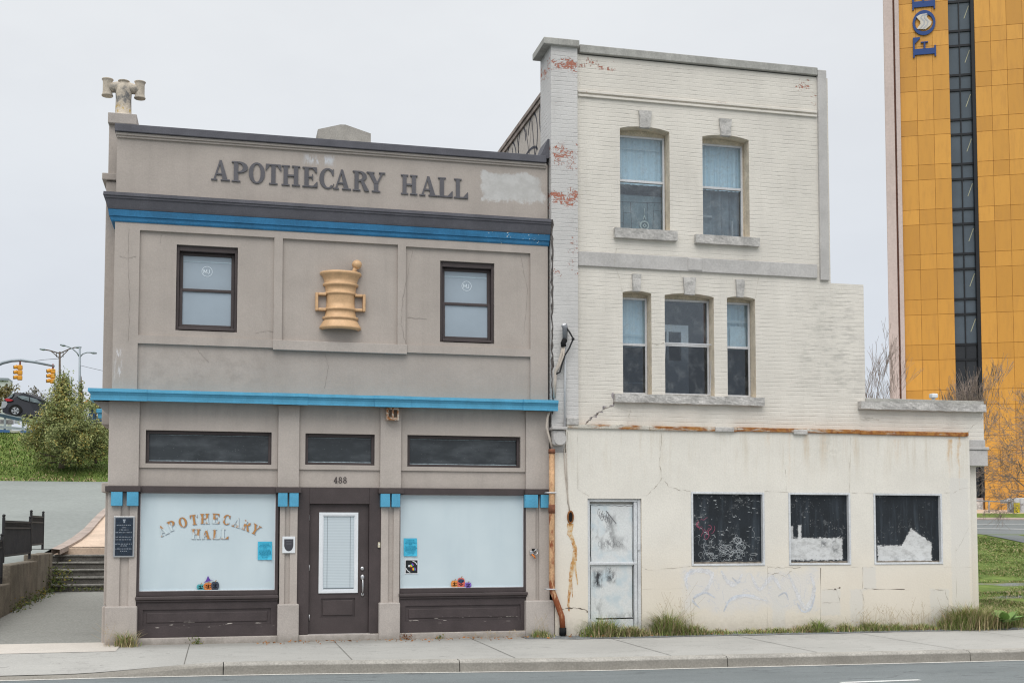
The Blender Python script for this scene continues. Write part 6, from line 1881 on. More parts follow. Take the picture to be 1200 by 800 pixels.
p = at(1275, 640, 24); bare_tree('bare_tree', 'taller leafless tree at the right edge with its twigs higher over the orange wall', (p.x, 24, rz(24)), 7.0, 1.1, 5, 7, (-.15, 0), .12, upright=.1, twigr=.010, n0=4, th=.36)
yt = 34.
p = at(1136, 600, yt); bare_tree('bare_tree', 'leafless upright tree rising behind the coping of the low right wing', (p.x, yt, 1.5), (at(1136, 418, yt).z - 1.5) * .93, .5, 9, 6, (0, 0), .08, upright=.5, twigr=.013, n0=6, th=.34)
p = at(1017, 600, 40.); bare_tree('bare_tree', 'leafless tree in the gap between the brick wall step and the orange tower', (p.x, 40, 1.5), (at(1024, 408, 40).z - 1.5) * .92, .55, 14, 6, (0, 0), .09, upright=.4, twigr=.014, n0=4, th=.36)

# ---------------------------------------------------------------- grass and weeds
m_blade = foliage_mat('grass_blade', (.15, .21, .05), (.27, .33, .10), (.48, .41, .22))
m_blade2 = foliage_mat('green_blade', (.09, .15, .032), (.165, .225, .06), (.24, .25, .08))
m_dry = foliage_mat('dry_blade', (.40, .31, .18), (.52, .42, .26), (.30, .21, .11))
def blade(bm, p, h, rng, w=.012, lean=.5, mi=0):
    a = rng.uniform(0, 6.28); d = Vector((math.cos(a), math.sin(a), 0)); s = Vector((-d.y, d.x, 0)) * w
    l = lean * rng.uniform(.2, 1) * h
    m1 = p + d * l * .35 + Vector((0, 0, h * .6)); e = p + d * l + Vector((0, 0, h * rng.uniform(.78, 1)))
    v = [bm.verts.new(x) for x in (p - s, p + s, m1 + s * .7, m1 - s * .7, e)]
    f = bm.faces.new((v[0], v[1], v[2], v[3])); f.material_index = mi
    f = bm.faces.new((v[3], v[2], v[4])); f.material_index = mi
def tuft(name, label, x, y, z, r, h, n, seed, dry=.25, cat='grass tuft', group=None, ry=None):
    rng = random.Random(seed); o = MB()
    for i in range(n):
        dx, dy = rng.gauss(0, r * .5), rng.gauss(0, (ry or r) * .4)
        blade(o.bm, Vector((x + dx, y + dy, z)), h * rng.uniform(.35, 1) * math.exp(-(dx / r) ** 2 * .6), rng, rng.uniform(.003, .0065), 1.5, 1 if rng.random() < dry else 0)
    ob = o.build(name, [m_blade, m_dry])
    ob.location = (0, 0, 0)
    for v in ob.data.vertices: v.co -= Vector((x, y, z))
    ob.location = (x, y, z)
    return tag(ob, label, cat, group)
g0 = lambda px, py: onslope(px, py, 0, 0)
p = g0(147, 758); tuft('grass_tuft', 'pale grass tuft at the foot of the left corner pilaster', at(148, 740, -.2).x, -.26, 0, .17, .30, 260, 1, .55)
p = at(641, 740, -.25); tuft('grass_tuft', 'small green tuft beside the foot of the rusty downpipe', p.x - .1, -.24, 0, .18, .17, 220, 2, .15)
p = at(707, 735, -.35); tuft('grass_tuft', 'long grass clump in front of the battered white door', p.x, -.34, 0, .36, .40, 700, 3, .3, ry=.25)
p = at(724, 735, -.4); tuft('grass_tuft', 'shorter bleached clump below the right half of the battered white door', p.x + .2, -.34, 0, .3, .24, 420, 4, .5, ry=.25)
p = at(784, 735, -.35); tuft('grass_tuft', 'tallest grass clump between the battered door and the first boarded window', p.x, -.32, 0, .32, .52, 620, 5, .35, ry=.22)
p = at(1130, 735, -.35); tuft('grass_tuft', 'big leaning grass clump at the right corner of the stuccoed ground floor', p.x + .05, -.42, 0, .55, .56, 1700, 6, .42, ry=.35)
p = at(1185, 735, -.35); tuft('grass_tuft', 'green grass clump at the far right edge beside the pavement', p.x + .3, -.2, 0, .75, .42, 1600, 9, .22, ry=.35)
# dry stems against the wall
def stems(label, px0, px1, h, n, seed):
    rng = random.Random(seed); o = MB(); x0 = at(px0, 740, -.25).x; x1 = at(px1, 740, -.25).x
    for i in range(n):
        x = rng.uniform(x0, x1); y = -.18 - rng.random() * .2; hh = h * rng.uniform(.3, 1) * (.6 + .5 * abs(mnoise.noise(Vector((x * 2.3, 1, 5)))))
        o.tube([(x, y, 0), (x + rng.uniform(-.06, .06), y, hh * .6), (x + rng.uniform(-.2, .2), y - .03, hh)], [.0022, .0018, .0012], 3, False)
        for k in range(5):
            t = rng.uniform(.7, 1); leaf_quad(o.bm, Vector((x, y, hh * t)), .018, rng)
    ob = o.build('dry_weeds', m_dry)
    c = Vector(((x0 + x1) / 2, -.25, 0))
    for v in ob.data.vertices: v.co -= c
    ob.location = c
    return tag(ob, label, 'weeds')
stems('sparse tall dry stems against the stucco right of the battered door', 765, 812, 1.15, 24, 41)
stems('dry straw stems along the wall under the second boarded window', 995, 1035, .8, 24, 42)
stems('dry straw stems along the wall under the third boarded window', 1040, 1105, .66, 40, 43)
stems('a few dark dry stalks beside the foot of the downpipe', 628, 642, .55, 12, 44)
stems('little dry flower stalks below the right shop window', 553, 605, .30, 12, 45)
stems('single dry weed between the apron and the left corner plinth', 122, 127, .6, 7, 46)
# continuous grass strip along the stucco: uncountable
def strip_grass():
    rng = random.Random(77); o = MB()
    x0, x1 = at(690, 740, -.3).x, 13.3
    for i in range(15000):
        x = rng.uniform(x0, x1); d = max(0, min(1, .5 + .55 * mnoise.noise(Vector((x * 1.3, 3.1, 0))) + .5 * mnoise.noise(Vector((x * 4.1, 7.1, 0)))))
        if rng.random() > .12 + .75 * d: continue
        y = -.14 - rng.betavariate(1.3, 1.6) * .42
        blade(o.bm, Vector((x, y, 0)), (.05 + .20 * d * d) * rng.uniform(.35, 1.25), rng, rng.uniform(.003, .006), 1.5, 1 if rng.random() < .30 + .3 * mnoise.noise(Vector((x * 2.2, .5, 9))) else 0)
    return tag(o.build('verge_grass', [m_blade, m_dry]), 'ragged strip of grass along the foot of the stuccoed ground floor', 'grass', kind='stuff')
strip_grass()
def lawn_grass():
    rng = random.Random(78); o = MB()
    n = 0
    while n < 52000:
        y = 1.6 * (31 / 1.6) ** rng.random() - 1.9
        dL, dR = ray(1120, 640), ray(1216, 640); xl_ = max(12.7, CAM.x + dL.x * (y - CAM.y) / dL.y); x = xl_ + rng.random() * (CAM.x + dR.x * (y - CAM.y) / dR.y - xl_)
        n += 1
        if 5.0 < y < 5.6 and rng.random() < .7 or 6.7 < y < 7.3 and rng.random() < .85 or 8.5 < y < 9.4 and rng.random() < .9: continue
        bx_, by_ = proj((x, y, rz(min(y, yR1))))
        if by_ < 627 + (bx_ - 1146) * .2: continue
        nn = mnoise.noise(Vector((x * .7, y * .7, .3)))
        z = rz(y) + .06 * nn * min(1, max(0, y + .35)) * (0 if y > 11 else 1)
        tus = max(0, mnoise.noise(Vector((x * .45, y * .45, 8)))) ** 2
        h = (.10 + .06 * nn) if y < 2.5 else (.045 + .035 * nn + .28 * tus)
        blade(o.bm, Vector((x, y, z)), h * rng.uniform(.5, 1.2), rng, .005 + y * .0007, 1.4, 1 if rng.random() < (.26 if y < 8 else .16) else 0)
    return tag(o.build('lawn_grass', [m_blade2, m_dry]), 'sloping green lawn right of the brick building', 'grass', kind='stuff')
lawn_grass()
def bank_grass():
    rng = random.Random(79); o = MB()
    for i in range(22000):
        x = rng.uniform(-22, -3); t = rng.random()
        p = bank(x, t); blade(o.bm, p, rng.uniform(.05, .15), rng, .022, 1.6, 1 if rng.random() < (.35 if t < .07 else .06) else 0)
    return tag(o.build('bank_grass', [m_blade2, m_dry]), 'bright grass covering the bank below the upper road', 'grass', kind='stuff')
bank_grass()
# broad-leaved dock by the corner
rng = random.Random(5); o = MB(); p = at(1163, 728, -.25); c = Vector((p.x, -.62, .12))
for i in range(18):
    a = rng.uniform(0, 6.28); l = rng.uniform(.18, .34); el = rng.uniform(.3, 1.1)
    d = Vector((math.cos(a) * math.cos(el), math.sin(a) * math.cos(el), math.sin(el))); s = d.cross(Vector((0, 0, 1))).normalized()
    b0 = c + Vector((math.cos(a), math.sin(a), 0)) * .04
    prev = None
    for k in range(7):
        t = k / 6; w = .10 * math.sin(math.pi * min(1, t * .9 + .08)) * l / .35
        pt = b0 + d * l * t + Vector((0, 0, -.22 * l * t * t))
        cur = (o.bm.verts.new(pt - s * w + Vector((0, 0, .02))), o.bm.verts.new(pt), o.bm.verts.new(pt + s * w + Vector((0, 0, .02))))
        if prev:
            o.bm.faces.new((prev[0], prev[1], cur[1], cur[0])); o.bm.faces.new((prev[1], prev[2], cur[2], cur[1]))
        prev = cur
ob = o.build('dock_plant', foliage_mat('dock_leaf', (.17, .30, .08), (.25, .38, .13), (.30, .36, .13)), smooth=True)
for v in ob.data.vertices: v.co -= c
ob.location = c; tag(ob, 'broad-leaved green dock plant at the right corner of the building', 'plant')
# creeping weeds at the left wall and steps
def weeds(label, pts, leaf, n, seed, m=m_fol, spread=.12, kind=None):
    rng = random.Random(seed); o = MB(); c = Vector(pts[0])
    for i in range(n):
        p = Vector(pts[int(rng.random() * len(pts)) % len(pts)]) + Vector((rng.gauss(0, spread), rng.gauss(0, spread), abs(rng.gauss(0, spread * .9))))
        leaf_quad(o.bm, p, leaf, rng)
    ob = o.build('weed_clump', m)
    for v in ob.data.vertices: v.co -= c
    ob.location = c
    if len(pts) > 8: return tag(ob, label, 'ground cover', kind='stuff')
    return tag(ob, label, 'weeds')
m_weed = foliage_mat('weed_leaf', (.07, .11, .03), (.13, .15, .05), (.33, .24, .05))
weeds('yellowing weeds growing in the corner where the steps meet the stained wall', [(at(57, 692, 10.4).x + i * .05, 10.3, .3 + .13 * (i % 4)) for i in range(8)], .07, 420, 51, m_weed, .13)
weeds('creeping weeds along the foot of the stained wall', [(-3.87, 5.5 + i * .45, .16 + .012 * i) for i in range(11)], .06, 650, 52, m_weed, .10)
weeds('weeds sprouting on the lowest step', [(-3.3 + i * .15, 10.4, .32) for i in range(9)], .05, 180, 53, m_weed, .05)
weeds('small rusty weed at the foot of the third pilaster', [(at(476, 745, -.16).x, -.17, .02)], .04, 60, 54, foliage_mat('rusty_leaf', (.16, .07, .04), (.25, .12, .06), (.2, .1, .04)), .045)
weeds('small brown weed below the left shop window', [(at(230, 752, -.14).x, -.14, .02)], .04, 55, 55, m_weed, .05)
weeds('tiny green weed below the right shop window', [(at(515, 748, -.14).x, -.14, .01)], .035, 40, 56, m_weed, .035)
# fallen leaves
rng = random.Random(91); o = MB()
for i in range(420):
    x = rng.uniform(.5, 13); y = -.12 - rng.betavariate(1.1, 2.6) * .6 - (.1 if x < 5 else 0)
    leaf_quad(o.bm, Vector((x, y, .012 + rng.random() * .02)), rng.uniform(.03, .06), rng, up=Vector((rng.gauss(0, 1), rng.gauss(0, 1), .25)).normalized())
tag(o.build('leaf_litter', foliage_mat('fallen_leaf', (.30, .12, .045), (.40, .20, .07), (.22, .11, .05))), 'fallen brown leaves along the foot of the walls', 'leaves', kind='stuff')

# ---------------------------------------------------------------- stained wall and iron railings on the left
m_wallst = mat('stained_wall', (.20, .175, .14), .93, .2, var=.25, vscale=2.2, fine=.2, fscale=30, bump=.8, bscale=25, bdist=.012, streak=.8, dirt=.6)
wx0 = at(57.5, 694, 10.5).x
rw = thing('retaining_wall', 'stained stepped concrete wall running back to the steps on the left', 'wall', (wx0, 6, .1))
def ysec(px):   # where the wall plane x = wx0 is hit by this photo column
    d = ray(px, 650); return CAM.y + d.y * (wx0 - CAM.x) / d.x
secs = [(ysec(-60), ysec(13), at(10, 683.5, ysec(11)).z), (ysec(13), ysec(44), at(30, 659, ysec(30)).z), (ysec(44), 10.45, at(50, 648.5, ysec(52)).z)]
q = MB()
for y0_, y1_, z in secs: q.box(wx0 - .28, wx0, y0_, y1_ + .001, -.1, z, .02)
q.box(wx0 - .3, wx0 + .03, 10.35, 10.75, .1, at(54, 648.5, 10.4).z + .02, .03)
q.build('wall_run', m_wallst, rw)
m_iron = mat('black_iron', (.022, .022, .025), .6, .4, var=.2, vscale=6, fine=.1, bump=.2)
def railing(y0_, y1_, zb_, zt_, label):
    o = thing('iron_railing', label, 'railing', (wx0 - .14, y0_, zb_), 'iron railing sections on the stained wall')
    q = MB()
    for y in (y0_ + .03, y1_ - .03):
        q.box(wx0 - .165, wx0 - .115, y - .025, y + .025, zb_ - .02, zt_ + .06, .005); q.ball((wx0 - .14, y, zt_ + .085), .035, sub=1)
    q.build('post', m_iron, o)
    q = MB(); h = zt_ - zb_
    q.box(wx0 - .155, wx0 - .125, y0_, y1_, zb_ + .10, zb_ + .13); q.box(wx0 - .155, wx0 - .125, y0_, y1_, zt_ - .16, zt_ - .13); q.box(wx0 - .155, wx0 - .125, y0_, y1_, zt_ - .04, zt_ - .015)
    q.build('rail', m_iron, o)
    q = MB(); y = y0_ + .1
    while y < y1_ - .05:
        q.box(wx0 - .152, wx0 - .128, y - .012, y + .012, zb_ + .09, zt_ + .0)
        q.strip([(y - .03, zt_ - .13), (y + .03, zt_ - .13)], [(y - .03, zt_ - .04), (y + .03, zt_ - .04)], 0, .01) if False else None
        q.ball((wx0 - .14, y, zt_ - .085), .034, (.4, 1, 1.2), 1)
        y += .105
    q.build('picket', m_iron, o)
railing(ysec(-40), ysec(11.5), secs[0][2] + .01, at(6, 632, ysec(6)).z, 'nearest and lowest section of black iron railing, cut by the left edge')
railing(ysec(12.5), ysec(43), secs[1][2] + .06, at(30, 610, ysec(30)).z, 'middle section of black iron railing on the stained wall')
railing(ysec(43.5), ysec(57.5), secs[2][2] + .10, at(50, 604, ysec(51)).z, 'farthest and highest section of black iron railing beside the steps')

# ---------------------------------------------------------------- traffic lights, lamps, car, rails, far buildings (left)
m_galv = mat('galvanised', (.27, .31, .34), .5, .4, .5, var=.1, bump=0, fine=.05)
m_amber = mat('signal_yellow', (.72, .33, .03), .5, .4, var=.05, bump=0, fine=0)
ym = 56.0
D_ = lambda px, py, Y: at(px, py, Y)
tl = thing('traffic_light', 'curved grey mast arm carrying two yellow traffic light heads above the dark car', 'traffic light', (D_(-45, 500, ym).x, ym, D_(-45, 505, ym).z))
q = MB(); q.tube([D_(-45, 505, ym), D_(-45, 450, ym)], .13, 10); q.tube([D_(-45, 450, ym), D_(-18, 434, ym), D_(3, 425, ym), D_(14, 422.5, ym), D_(25, 422, ym), D_(40, 424, ym), D_(64, 429, ym)], [.12, .11, .10, .095, .09, .08, .06], 10)
q.build('mast_arm', m_galv, tl)
for k, (px, py0, py1) in enumerate(((23.5, 427.5, 445.5), (62, 432, 449.5))):
    q = MB(); a, b = D_(px, py0, ym), D_(px, py1, ym); h = (a.z - b.z)
    cx_ = a.x
    for j in range(3):
        zc_ = b.z + h * (j + .5) / 3
        q.box(cx_ - .14, cx_ + .14, ym - .12, ym + .12, zc_ - h * .155, zc_ + h * .155, .05)
        q.tube([(cx_ - .14, ym - .05, zc_ + h * .04), (cx_ - .34, ym - .1, zc_ - h * .02)], [.125, .10], 10)
    ho = q.build('signal_head', m_amber, tl)
    q = MB(); q.tube([(cx_, ym, a.z), (cx_, ym, a.z + .28)], .05, 8); q.build('hanger', mat('hanger_rust', (.25, .08, .06), .6, bump=0), ho)
    q = MB()
    for j in range(3): q.tube([(cx_ - .27, ym - .08, b.z + h * (j + .5) / 3), (cx_ - .348, ym - .101, b.z + h * (j + .5) / 3)], .10, 10)
    q.build('lens', mat('dark_lens', (.03, .03, .03), .3, bump=0), ho)
def lamp(label, px, base, top, arms, m, Y, truss=False):
    o = thing('street_lamp', label, 'street lamp', tuple(D_(px, base, Y)), 'street lamps on the upper road')
    q = MB(); q.tube([D_(px, base, Y), D_(px, top, Y)], [.11, .07], 10); q.build('pole', m, o)
    for pts, head in arms:
        q = MB(); q.tube([D_(x, y, Y) for x, y in pts], .045, 7)
        if truss:
            (xa, ya), (xb, yb_) = pts[0], pts[-1]
            q.tube([D_(xa, ya + 6, Y), D_(xa + (xb - xa) * .55, ya + (yb_ - ya) * .55, Y)], .035, 6); q.tube([D_(xa + (xb - xa) * .22, ya + (yb_ - ya) * .25, Y), D_(xa + (xb - xa) * .22, ya + 4.2 - 0, Y)], .03, 6)
        ao = q.build('arm', m, o)
        q = MB(); a, b = D_(*head[0], Y), D_(*head[1], Y)
        q.tube([a, a.lerp(b, .4), b], [.04, .095, .05], 8); 
        q.build('lamp_head', m_galv, ao)
lamp('street lamp with two trussed straight arms rising behind the cone-shaped tree', 70, 500, 412, [([(70, 414), (58, 410.5), (52, 409.5)], ((54, 409.8), (46.5, 408.8))), ([(70, 414), (82, 408.5), (88, 407)], ((88, 407), (95.5, 406.8)))], m_bark, 78, True)
lamp('street lamp with two curved arms right of the trussed one', 93.5, 500, 407, [([(93, 418), (90, 413), (85, 408.5), (80, 406.2), (76, 405)], ((77, 405.2), (70.5, 403.8))), ([(94, 418), (97, 414.5), (102, 412.8), (107, 413)], ((106, 413), (113.5, 413.8)))], m_galv, 74)
wr = MB(); wr.tube([D_(30, 424.5, 76), D_(50, 421.5, 77), D_(70, 420, 78)], .018, 4, False); wr.tube([D_(94, 428, 74), D_(106, 431, 72), D_(128, 436, 70)], .016, 4, False)
wo = wr.build('overhead_wire', m_cabk); tag(wo, 'thin overhead wire strung past the street lamps', 'wire')
ps = thing('signal_light', 'small lit orange-red signal behind the bush at the shop corner', 'traffic light', tuple(D_(101.5, 490, 58)))
q = MB(); q.tube([D_(101.5, 492, 58), D_(101.5, 473, 58)], .06, 8); q.build('pole', m_galv, ps)
q = MB(); c_ = D_(101.5, 472.5, 57.9); q.ball(c_, .17, (1, .5, .9), 2); q.build('lamp', mat('orange_red', (.85, .10, .03), .5, var=0, bump=0, fine=0), ps)

# dark hatchback heading away downhill to the right
m_car = mat('car_paint', (.012, .014, .021), .28, .5, .2, var=.05, fine=0, bump=0)
m_carglass = mat('car_glass', (.16, .20, .22), .08, .6, var=.3, vscale=3, fine=0, bump=0)
m_tyre = mat('tyre', (.018, .018, .018), .85, .2, bump=0)
m_alloy = mat('alloy', (.42, .44, .46), .35, .5, .5, bump=0)
yc = 47.6
wl = D_(18.2, 481.5, yc - .85)
car = thing('parked_car', 'dark blue-black hatchback on the upper road behind the guard rail, tail to the left', 'car', (wl.x + 1.3, yc, D_(18, 488.6, yc).z))
K = (D_(28, 480, yc).x - D_(18, 480, yc).x) / 10.0      # metres per photo pixel here
L_ = car.location.copy()
def cz(px, py):  # car-side profile from photo pixels, levelled by the slope of the road
    p = D_(px, py, yc - .85); return p.x, p.z
prof = [cz(3.0, 483), cz(2.2, 474), cz(4.5, 467.5), cz(9.5, 464), cz(16.8, 458.8), cz(26, 459.6), cz(36, 461.2), cz(46, 464), cz(56, 471), cz(68, 478), cz(76, 484), cz(77.5, 492), cz(76, 497), cz(62, 496), cz(46, 491.5), cz(30, 488.5), cz(12, 486)]
def loft(pr, ys, inset):
    q = MB(); rings = []
    zmid = sorted(p[1] for p in pr)[len(pr) // 2]
    zmx = max(p[1] for p in pr)
    for y, k in ys:
        rings.append([q.bm.verts.new((p[0] + (0 if True else 0), y + (k * max(0, (p[1] - zmid) / (zmx - zmid)) * inset), p[1])) for p in pr])
    n = len(pr)
    for A, B in zip(rings, rings[1:]):
        for i in range(n): q.bm.faces.new((A[i], A[(i + 1) % n], B[(i + 1) % n], B[i]))
    q.bm.faces.new(rings[0]); q.bm.faces.new(rings[-1][::-1])
    return q
q = loft(prof, [(yc - .85, 1), (yc - .5, 0), (yc + .5, 0), (yc + .85, -1)], .22)
q.build('body', m_car, car)
def side(pts, y, m, nm, off=.008, par=None):
    q = MB(); a = [cz(*p) for p in pts]
    q.prism(a, y - off, y + .02); return q.build(nm, m, par or car)
side([(19.5, 463), (25.5, 463.2), (34, 465), (34, 469.8), (26, 467.6), (21.5, 465.4)], yc - .70, m_carglass, 'side_window', .09)
side([(35, 465.2), (43, 467.2), (49, 472.8), (35.2, 470.2)], yc - .70, m_carglass, 'side_window', .09)
side([(6.5, 466.8), (10, 464.3), (16, 460.5), (14, 464.5), (9.5, 467)], yc - .66, m_carglass, 'rear_window', .14)
side([(5, 467.2), (9, 466.6), (15.5, 468.5), (12.5, 470), (7.5, 469.8)], yc - .72, mat('tail_red', (.45, .03, .04), .3, bump=0), 'tail_light', .14)
side([(2.4, 470), (7.5, 470.2), (8.8, 473), (6, 477.5), (1, 478.5)], yc - .66, mat('bumper_silver', (.40, .42, .45), .4, .4, .3, bump=0), 'rear_bumper', .20)
side([(26, 485), (45, 489), (46, 491), (28, 488)], yc - .8, m_tyre, 'side_sill', .07)
for px, py in ((18.2, 481.2), (62, 491)):
    c_ = D_(px, py, yc - .85); r_ = 6.6 * K
    q = MB(); q.tube([(c_.x, yc - .90, c_.z), (c_.x, yc - .68, c_.z)], r_, 24); w_ = q.build('wheel', m_tyre, car)
    q = MB(); q.tube([(c_.x, yc - .915, c_.z), (c_.x, yc - .88, c_.z)], r_ * .68, 20); ro = q.build('rim', m_alloy, w_)
    q = MB()
    for j in range(5):
        a = j * 2 * math.pi / 5; d = Vector((math.cos(a), 0, math.sin(a))); s = Vector((-d.z, 0, d.x))
        c2 = Vector((c_.x, 0, c_.z))
        A = [c2 + d * r_ * .2 + s * r_ * .12, c2 + d * r_ * .62 + s * r_ * .16, c2 + d * r_ * .62 - s * r_ * .10, c2 + d * r_ * .25 - s * r_ * .05]
        q.prism([(v.x, v.z) for v in A], yc - .918, yc - .9)
    q.build('spoke', m_tyre, ro)
    q = MB(); q.strip(_el(c_.x, c_.z, r_ * 1.22, r_ * 1.22, -10, 190, 16), _el(c_.x, c_.z, r_ * 1.02, r_ * 1.02, -10, 190, 16), yc - .88, yc - .7); q.build('wheel_arch', m_tyre, car)
side([(40, 481.5), (45.5, 482.3), (45.5, 482.9), (40, 482.2)], yc - .78, m_alloy, 'door_handle', .08)
# guard rail along the top of the bank
yg = 46.4
gr = thing('guard_rail', 'double guard rail with a patterned lower board along the top of the grass bank', 'guard rail', (D_(10, 507, yg).x, yg, D_(10, 507, yg).z))
m_railb = mat('rail_dark_blue', (.045, .085, .115), .5, .4, .3, var=.2, bump=0); m_railg = mat('rail_grey', (.33, .38, .40), .5, .4, .4, var=.15, bump=0)
def rail(pts, th, m, nm, n=8):
    q = MB()
    for (a, b) in zip(pts, pts[1:]):
        A0, A1 = D_(*a, yg), D_(*b, yg)
        v = [(A0.x, yg, A0.z - th), (A1.x, yg, A1.z - th), (A1.x, yg, A1.z), (A0.x, yg, A0.z)]
        q.face(v); q.face([(x, y + .06, z) for x, y, z in v]); q.face([(v[3][0], yg, v[3][2]), (v[2][0], yg, v[2][2]), (v[2][0], yg + .06, v[2][2]), (v[3][0], yg + .06, v[3][2])])
    return q.build(nm, m, gr)
rail([(-40, 476), (0, 484.5), (40, 493), (140, 514)], .16, m_railb, 'rail'); rail([(-40, 477.5 - 2), (0, 483.6), (40, 492), (140, 513)], .045, m_railg, 'rail')
rail([(-40, 492), (0, 498.5), (40, 502), (140, 518)], .13, m_railg, 'rail')
rail([(-40, 497.5), (0, 503.0), (40, 505), (140, 520)], .22, mat('rail_stripe', (.05, .13, .30), .6, var=.1, bump=0, extra=lambda T, b, tc: T.mix(T.ramp(T.m('SINE', T.m('MULTIPLY', T.sep(tc)[0], 5.0)), .2, .4), b, (.42, .42, .36))), 'striped_board')
for px in (-15, 6, 27, 48, 70, 95, 118):
    q = MB(); a = D_(px, 484 + .21 * px, yg + .1); q.box(a.x - .05, a.x + .05, yg + .062, yg + .16, a.z - 1.3, a.z - .02); q.build('post', m_railg, gr)
q = MB(); a, b = D_(0, 491.5, yg + .5), D_(16, 497, yg + .5); q.box(a.x, b.x, yg + .45, yg + .5, b.z, a.z); bo = q.build('low_sign', mat('pale_sign', (.34, .33, .33), .7, var=.4, vscale=6, bump=0))
tag(bo, 'low pale sign board behind the guard rail under the dark car', 'sign')
q = MB(); a, b = D_(17, 491.5, yg + .3), D_(23, 496.5, yg + .3); q.box(a.x, b.x, yg + .25, yg + .3, b.z, a.z); bo = q.build('small_sign', m_white); tag(bo, 'little white sign with a dark block behind the guard rail', 'sign')
# far buildings
fb = thing('far_building', 'pale flat-roofed building at the left edge beyond the upper road', 'building', (D_(-20, 480, 95).x, 96, D_(-20, 480, 95).z))
q = MB(); a, b = D_(-60, 443, 95), D_(9.3, 490, 95); q.box(a.x, b.x, 95, 97, b.z - 2, D_(0, 445, 95).z, .05); q.build('wall', mat('pale_cladding', (.55, .58, .56), .8, var=.05, bump=.1, bscale=4), fb)
q = MB(); a, b = D_(6.6, 449.5, 94.97), D_(8.7, 456.5, 94.97); q.box(a.x, b.x, 94.95, 95.02, b.z, a.z); q.build('window', m_transom, fb)
q = MB(); a, b = D_(-60, 443.2, 94.9), D_(9.8, 445, 94.9); q.box(a.x, b.x, 94.85, 97.1, D_(0, 445, 94.9).z - .05, D_(0, 444.0, 94.9).z + .1); q.build('roof', m_galv, fb)
fh = thing('far_house', 'dark blue house with white framed windows behind the bush, beside the shop corner', 'house', (D_(116, 500, 72).x, 73, D_(116, 500, 72).z))
q = MB(); a, b = D_(104, 477, 72), D_(150, 512, 72); q.box(a.x, b.x, 72, 80, b.z, a.z); q.build('wall', mat('navy_clapboard', (.02, .06, .16), .8, var=.1, bump=0), fh)
for (x0, y0, x1, y1) in ((111.5, 480, 114.5, 487), (109, 495, 111.5, 501.5), (116.5, 494.5, 119, 502), (121, 480, 124, 487)):
    q = MB(); a, b = D_(x0, y0, 71.97), D_(x1, y1, 71.97); q.box(a.x, b.x, 71.93, 72.02, b.z, a.z); w_ = q.build('window', m_white, fh)
    q = MB(); q.box(a.x + .05, b.x - .05, 71.915, 71.94, b.z + .06, a.z - .06); q.build('pane', m_transom, w_)
q = MB(); a = D_(102, 477, 71.8); b = D_(152, 477, 71.8); q.prism([(a.x, a.z), (b.x, b.z), (b.x - .5, b.z + .9), (a.x + .5, a.z + .9)], 71.7, 80.2); q.build('roof', m_roof, fh)

# ================================================================== orange office tower
TPHI = math.atan(1400 / 6400.0)
fwd_h = Vector((math.sin(YAW), math.cos(YAW), 0)); right_h = Vector((math.cos(YAW), -math.sin(YAW), 0))
tdir = right_h * math.cos(TPHI) - fwd_h * math.sin(TPHI)            # along the face, to the right and nearer
tnor = Vector((tdir.y, -tdir.x, 0))                                # out of the face, towards the street
if tnor.dot(fwd_h) > 0: tnor = -tnor
t0 = CAM + fwd_h * 105 + right_h * (105 * 460 / 1400.0); t0.z = 0
tb = at(1060, 604, 80).z
def tow(px, py):
    d = ray(px, py); s = (t0 - CAM).dot(tnor) / d.dot(tnor); p = CAM + d * s
    return (p - t0).dot(tdir), p.z
ow = thing('office_tower', 'tall orange panelled office tower with a dark glass strip and pinkish concrete corner fins', 'building', (t0.x, t0.y, 0))
def TB(q, u0, u1, n0, n1, z0, z1):
    """box on the tower: u along the face, n out of the face"""
    P_ = lambda u, n, z: t0 + tdir * u + tnor * n + Vector((0, 0, z))
    v = [q.bm.verts.new(P_(u, n, z)) for z in (z0, z1) for n in (n0, n1) for u in (u0, u1)]
    for f in ((0, 1, 3, 2), (4, 6, 7, 5), (0, 4, 5, 1), (2, 3, 7, 6), (0, 2, 6, 4), (1, 5, 7, 3)): q.bm.faces.new([v[i] for i in f])
zlines = sorted([tow(1116, y)[1] for y in (209, 243.9, 261.8, 296.2, 313.3, 348.5, 365.5, 401.5, 419.4, 456.5)])
fl = (tow(1116, 243.9)[1] - tow(1116, 401.5)[1]) / 3
zb0 = tow(1116, 456.5)[1]
short = tow(1116, 401.5)[1] - tow(1116, 419.4)[1]
fl = (tow(1116, 243.9)[1] - zb0) / 4
u0 = tow(1058.5, 300)[0]; ua = tow(1117.2, 300)[0]; ub = tow(1147.8, 300)[0]
cu = [(u0, u0 + (ua - u0) * .34), (u0 + (ua - u0) * .34, u0 + (ua - u0) * .67), (u0 + (ua - u0) * .67, ua)]
pw = tow(1187, 300)[0] - tow(1168, 300)[0]
cr = [(ub + pw * k, ub + pw * (k + 1)) for k in range(12)]
def pan_x(T, base, tc):
    g = T.n('ShaderNodeNewGeometry').outputs['Random Per Island']
    b = T.mix(g, (.58, .28, .045), (.73, .365, .065))
    n = T.noise(tc, .9, 4, .6); n2 = T.noise(T.mapv(tc, (3, 3, .5)), 1.0, 4, .6)
    b = T.mix(T.m('MULTIPLY', T.ramp(n2, .42, .75), .5), b, (.52, .25, .05))
    return T.mix(T.m('MULTIPLY', T.ramp(T.noise(tc, 5, 3), .72, .78), .4), b, (.30, .11, .03))
m_pan = mat('orange_panel', (.60, .29, .045), .5, .4, var=0, fine=.04, fscale=6, bump=0, extra=pan_x)
m_tseam = mat('panel_seam', (.40, .19, .045), .8, bump=0)
zmax = zb0 + fl * 17
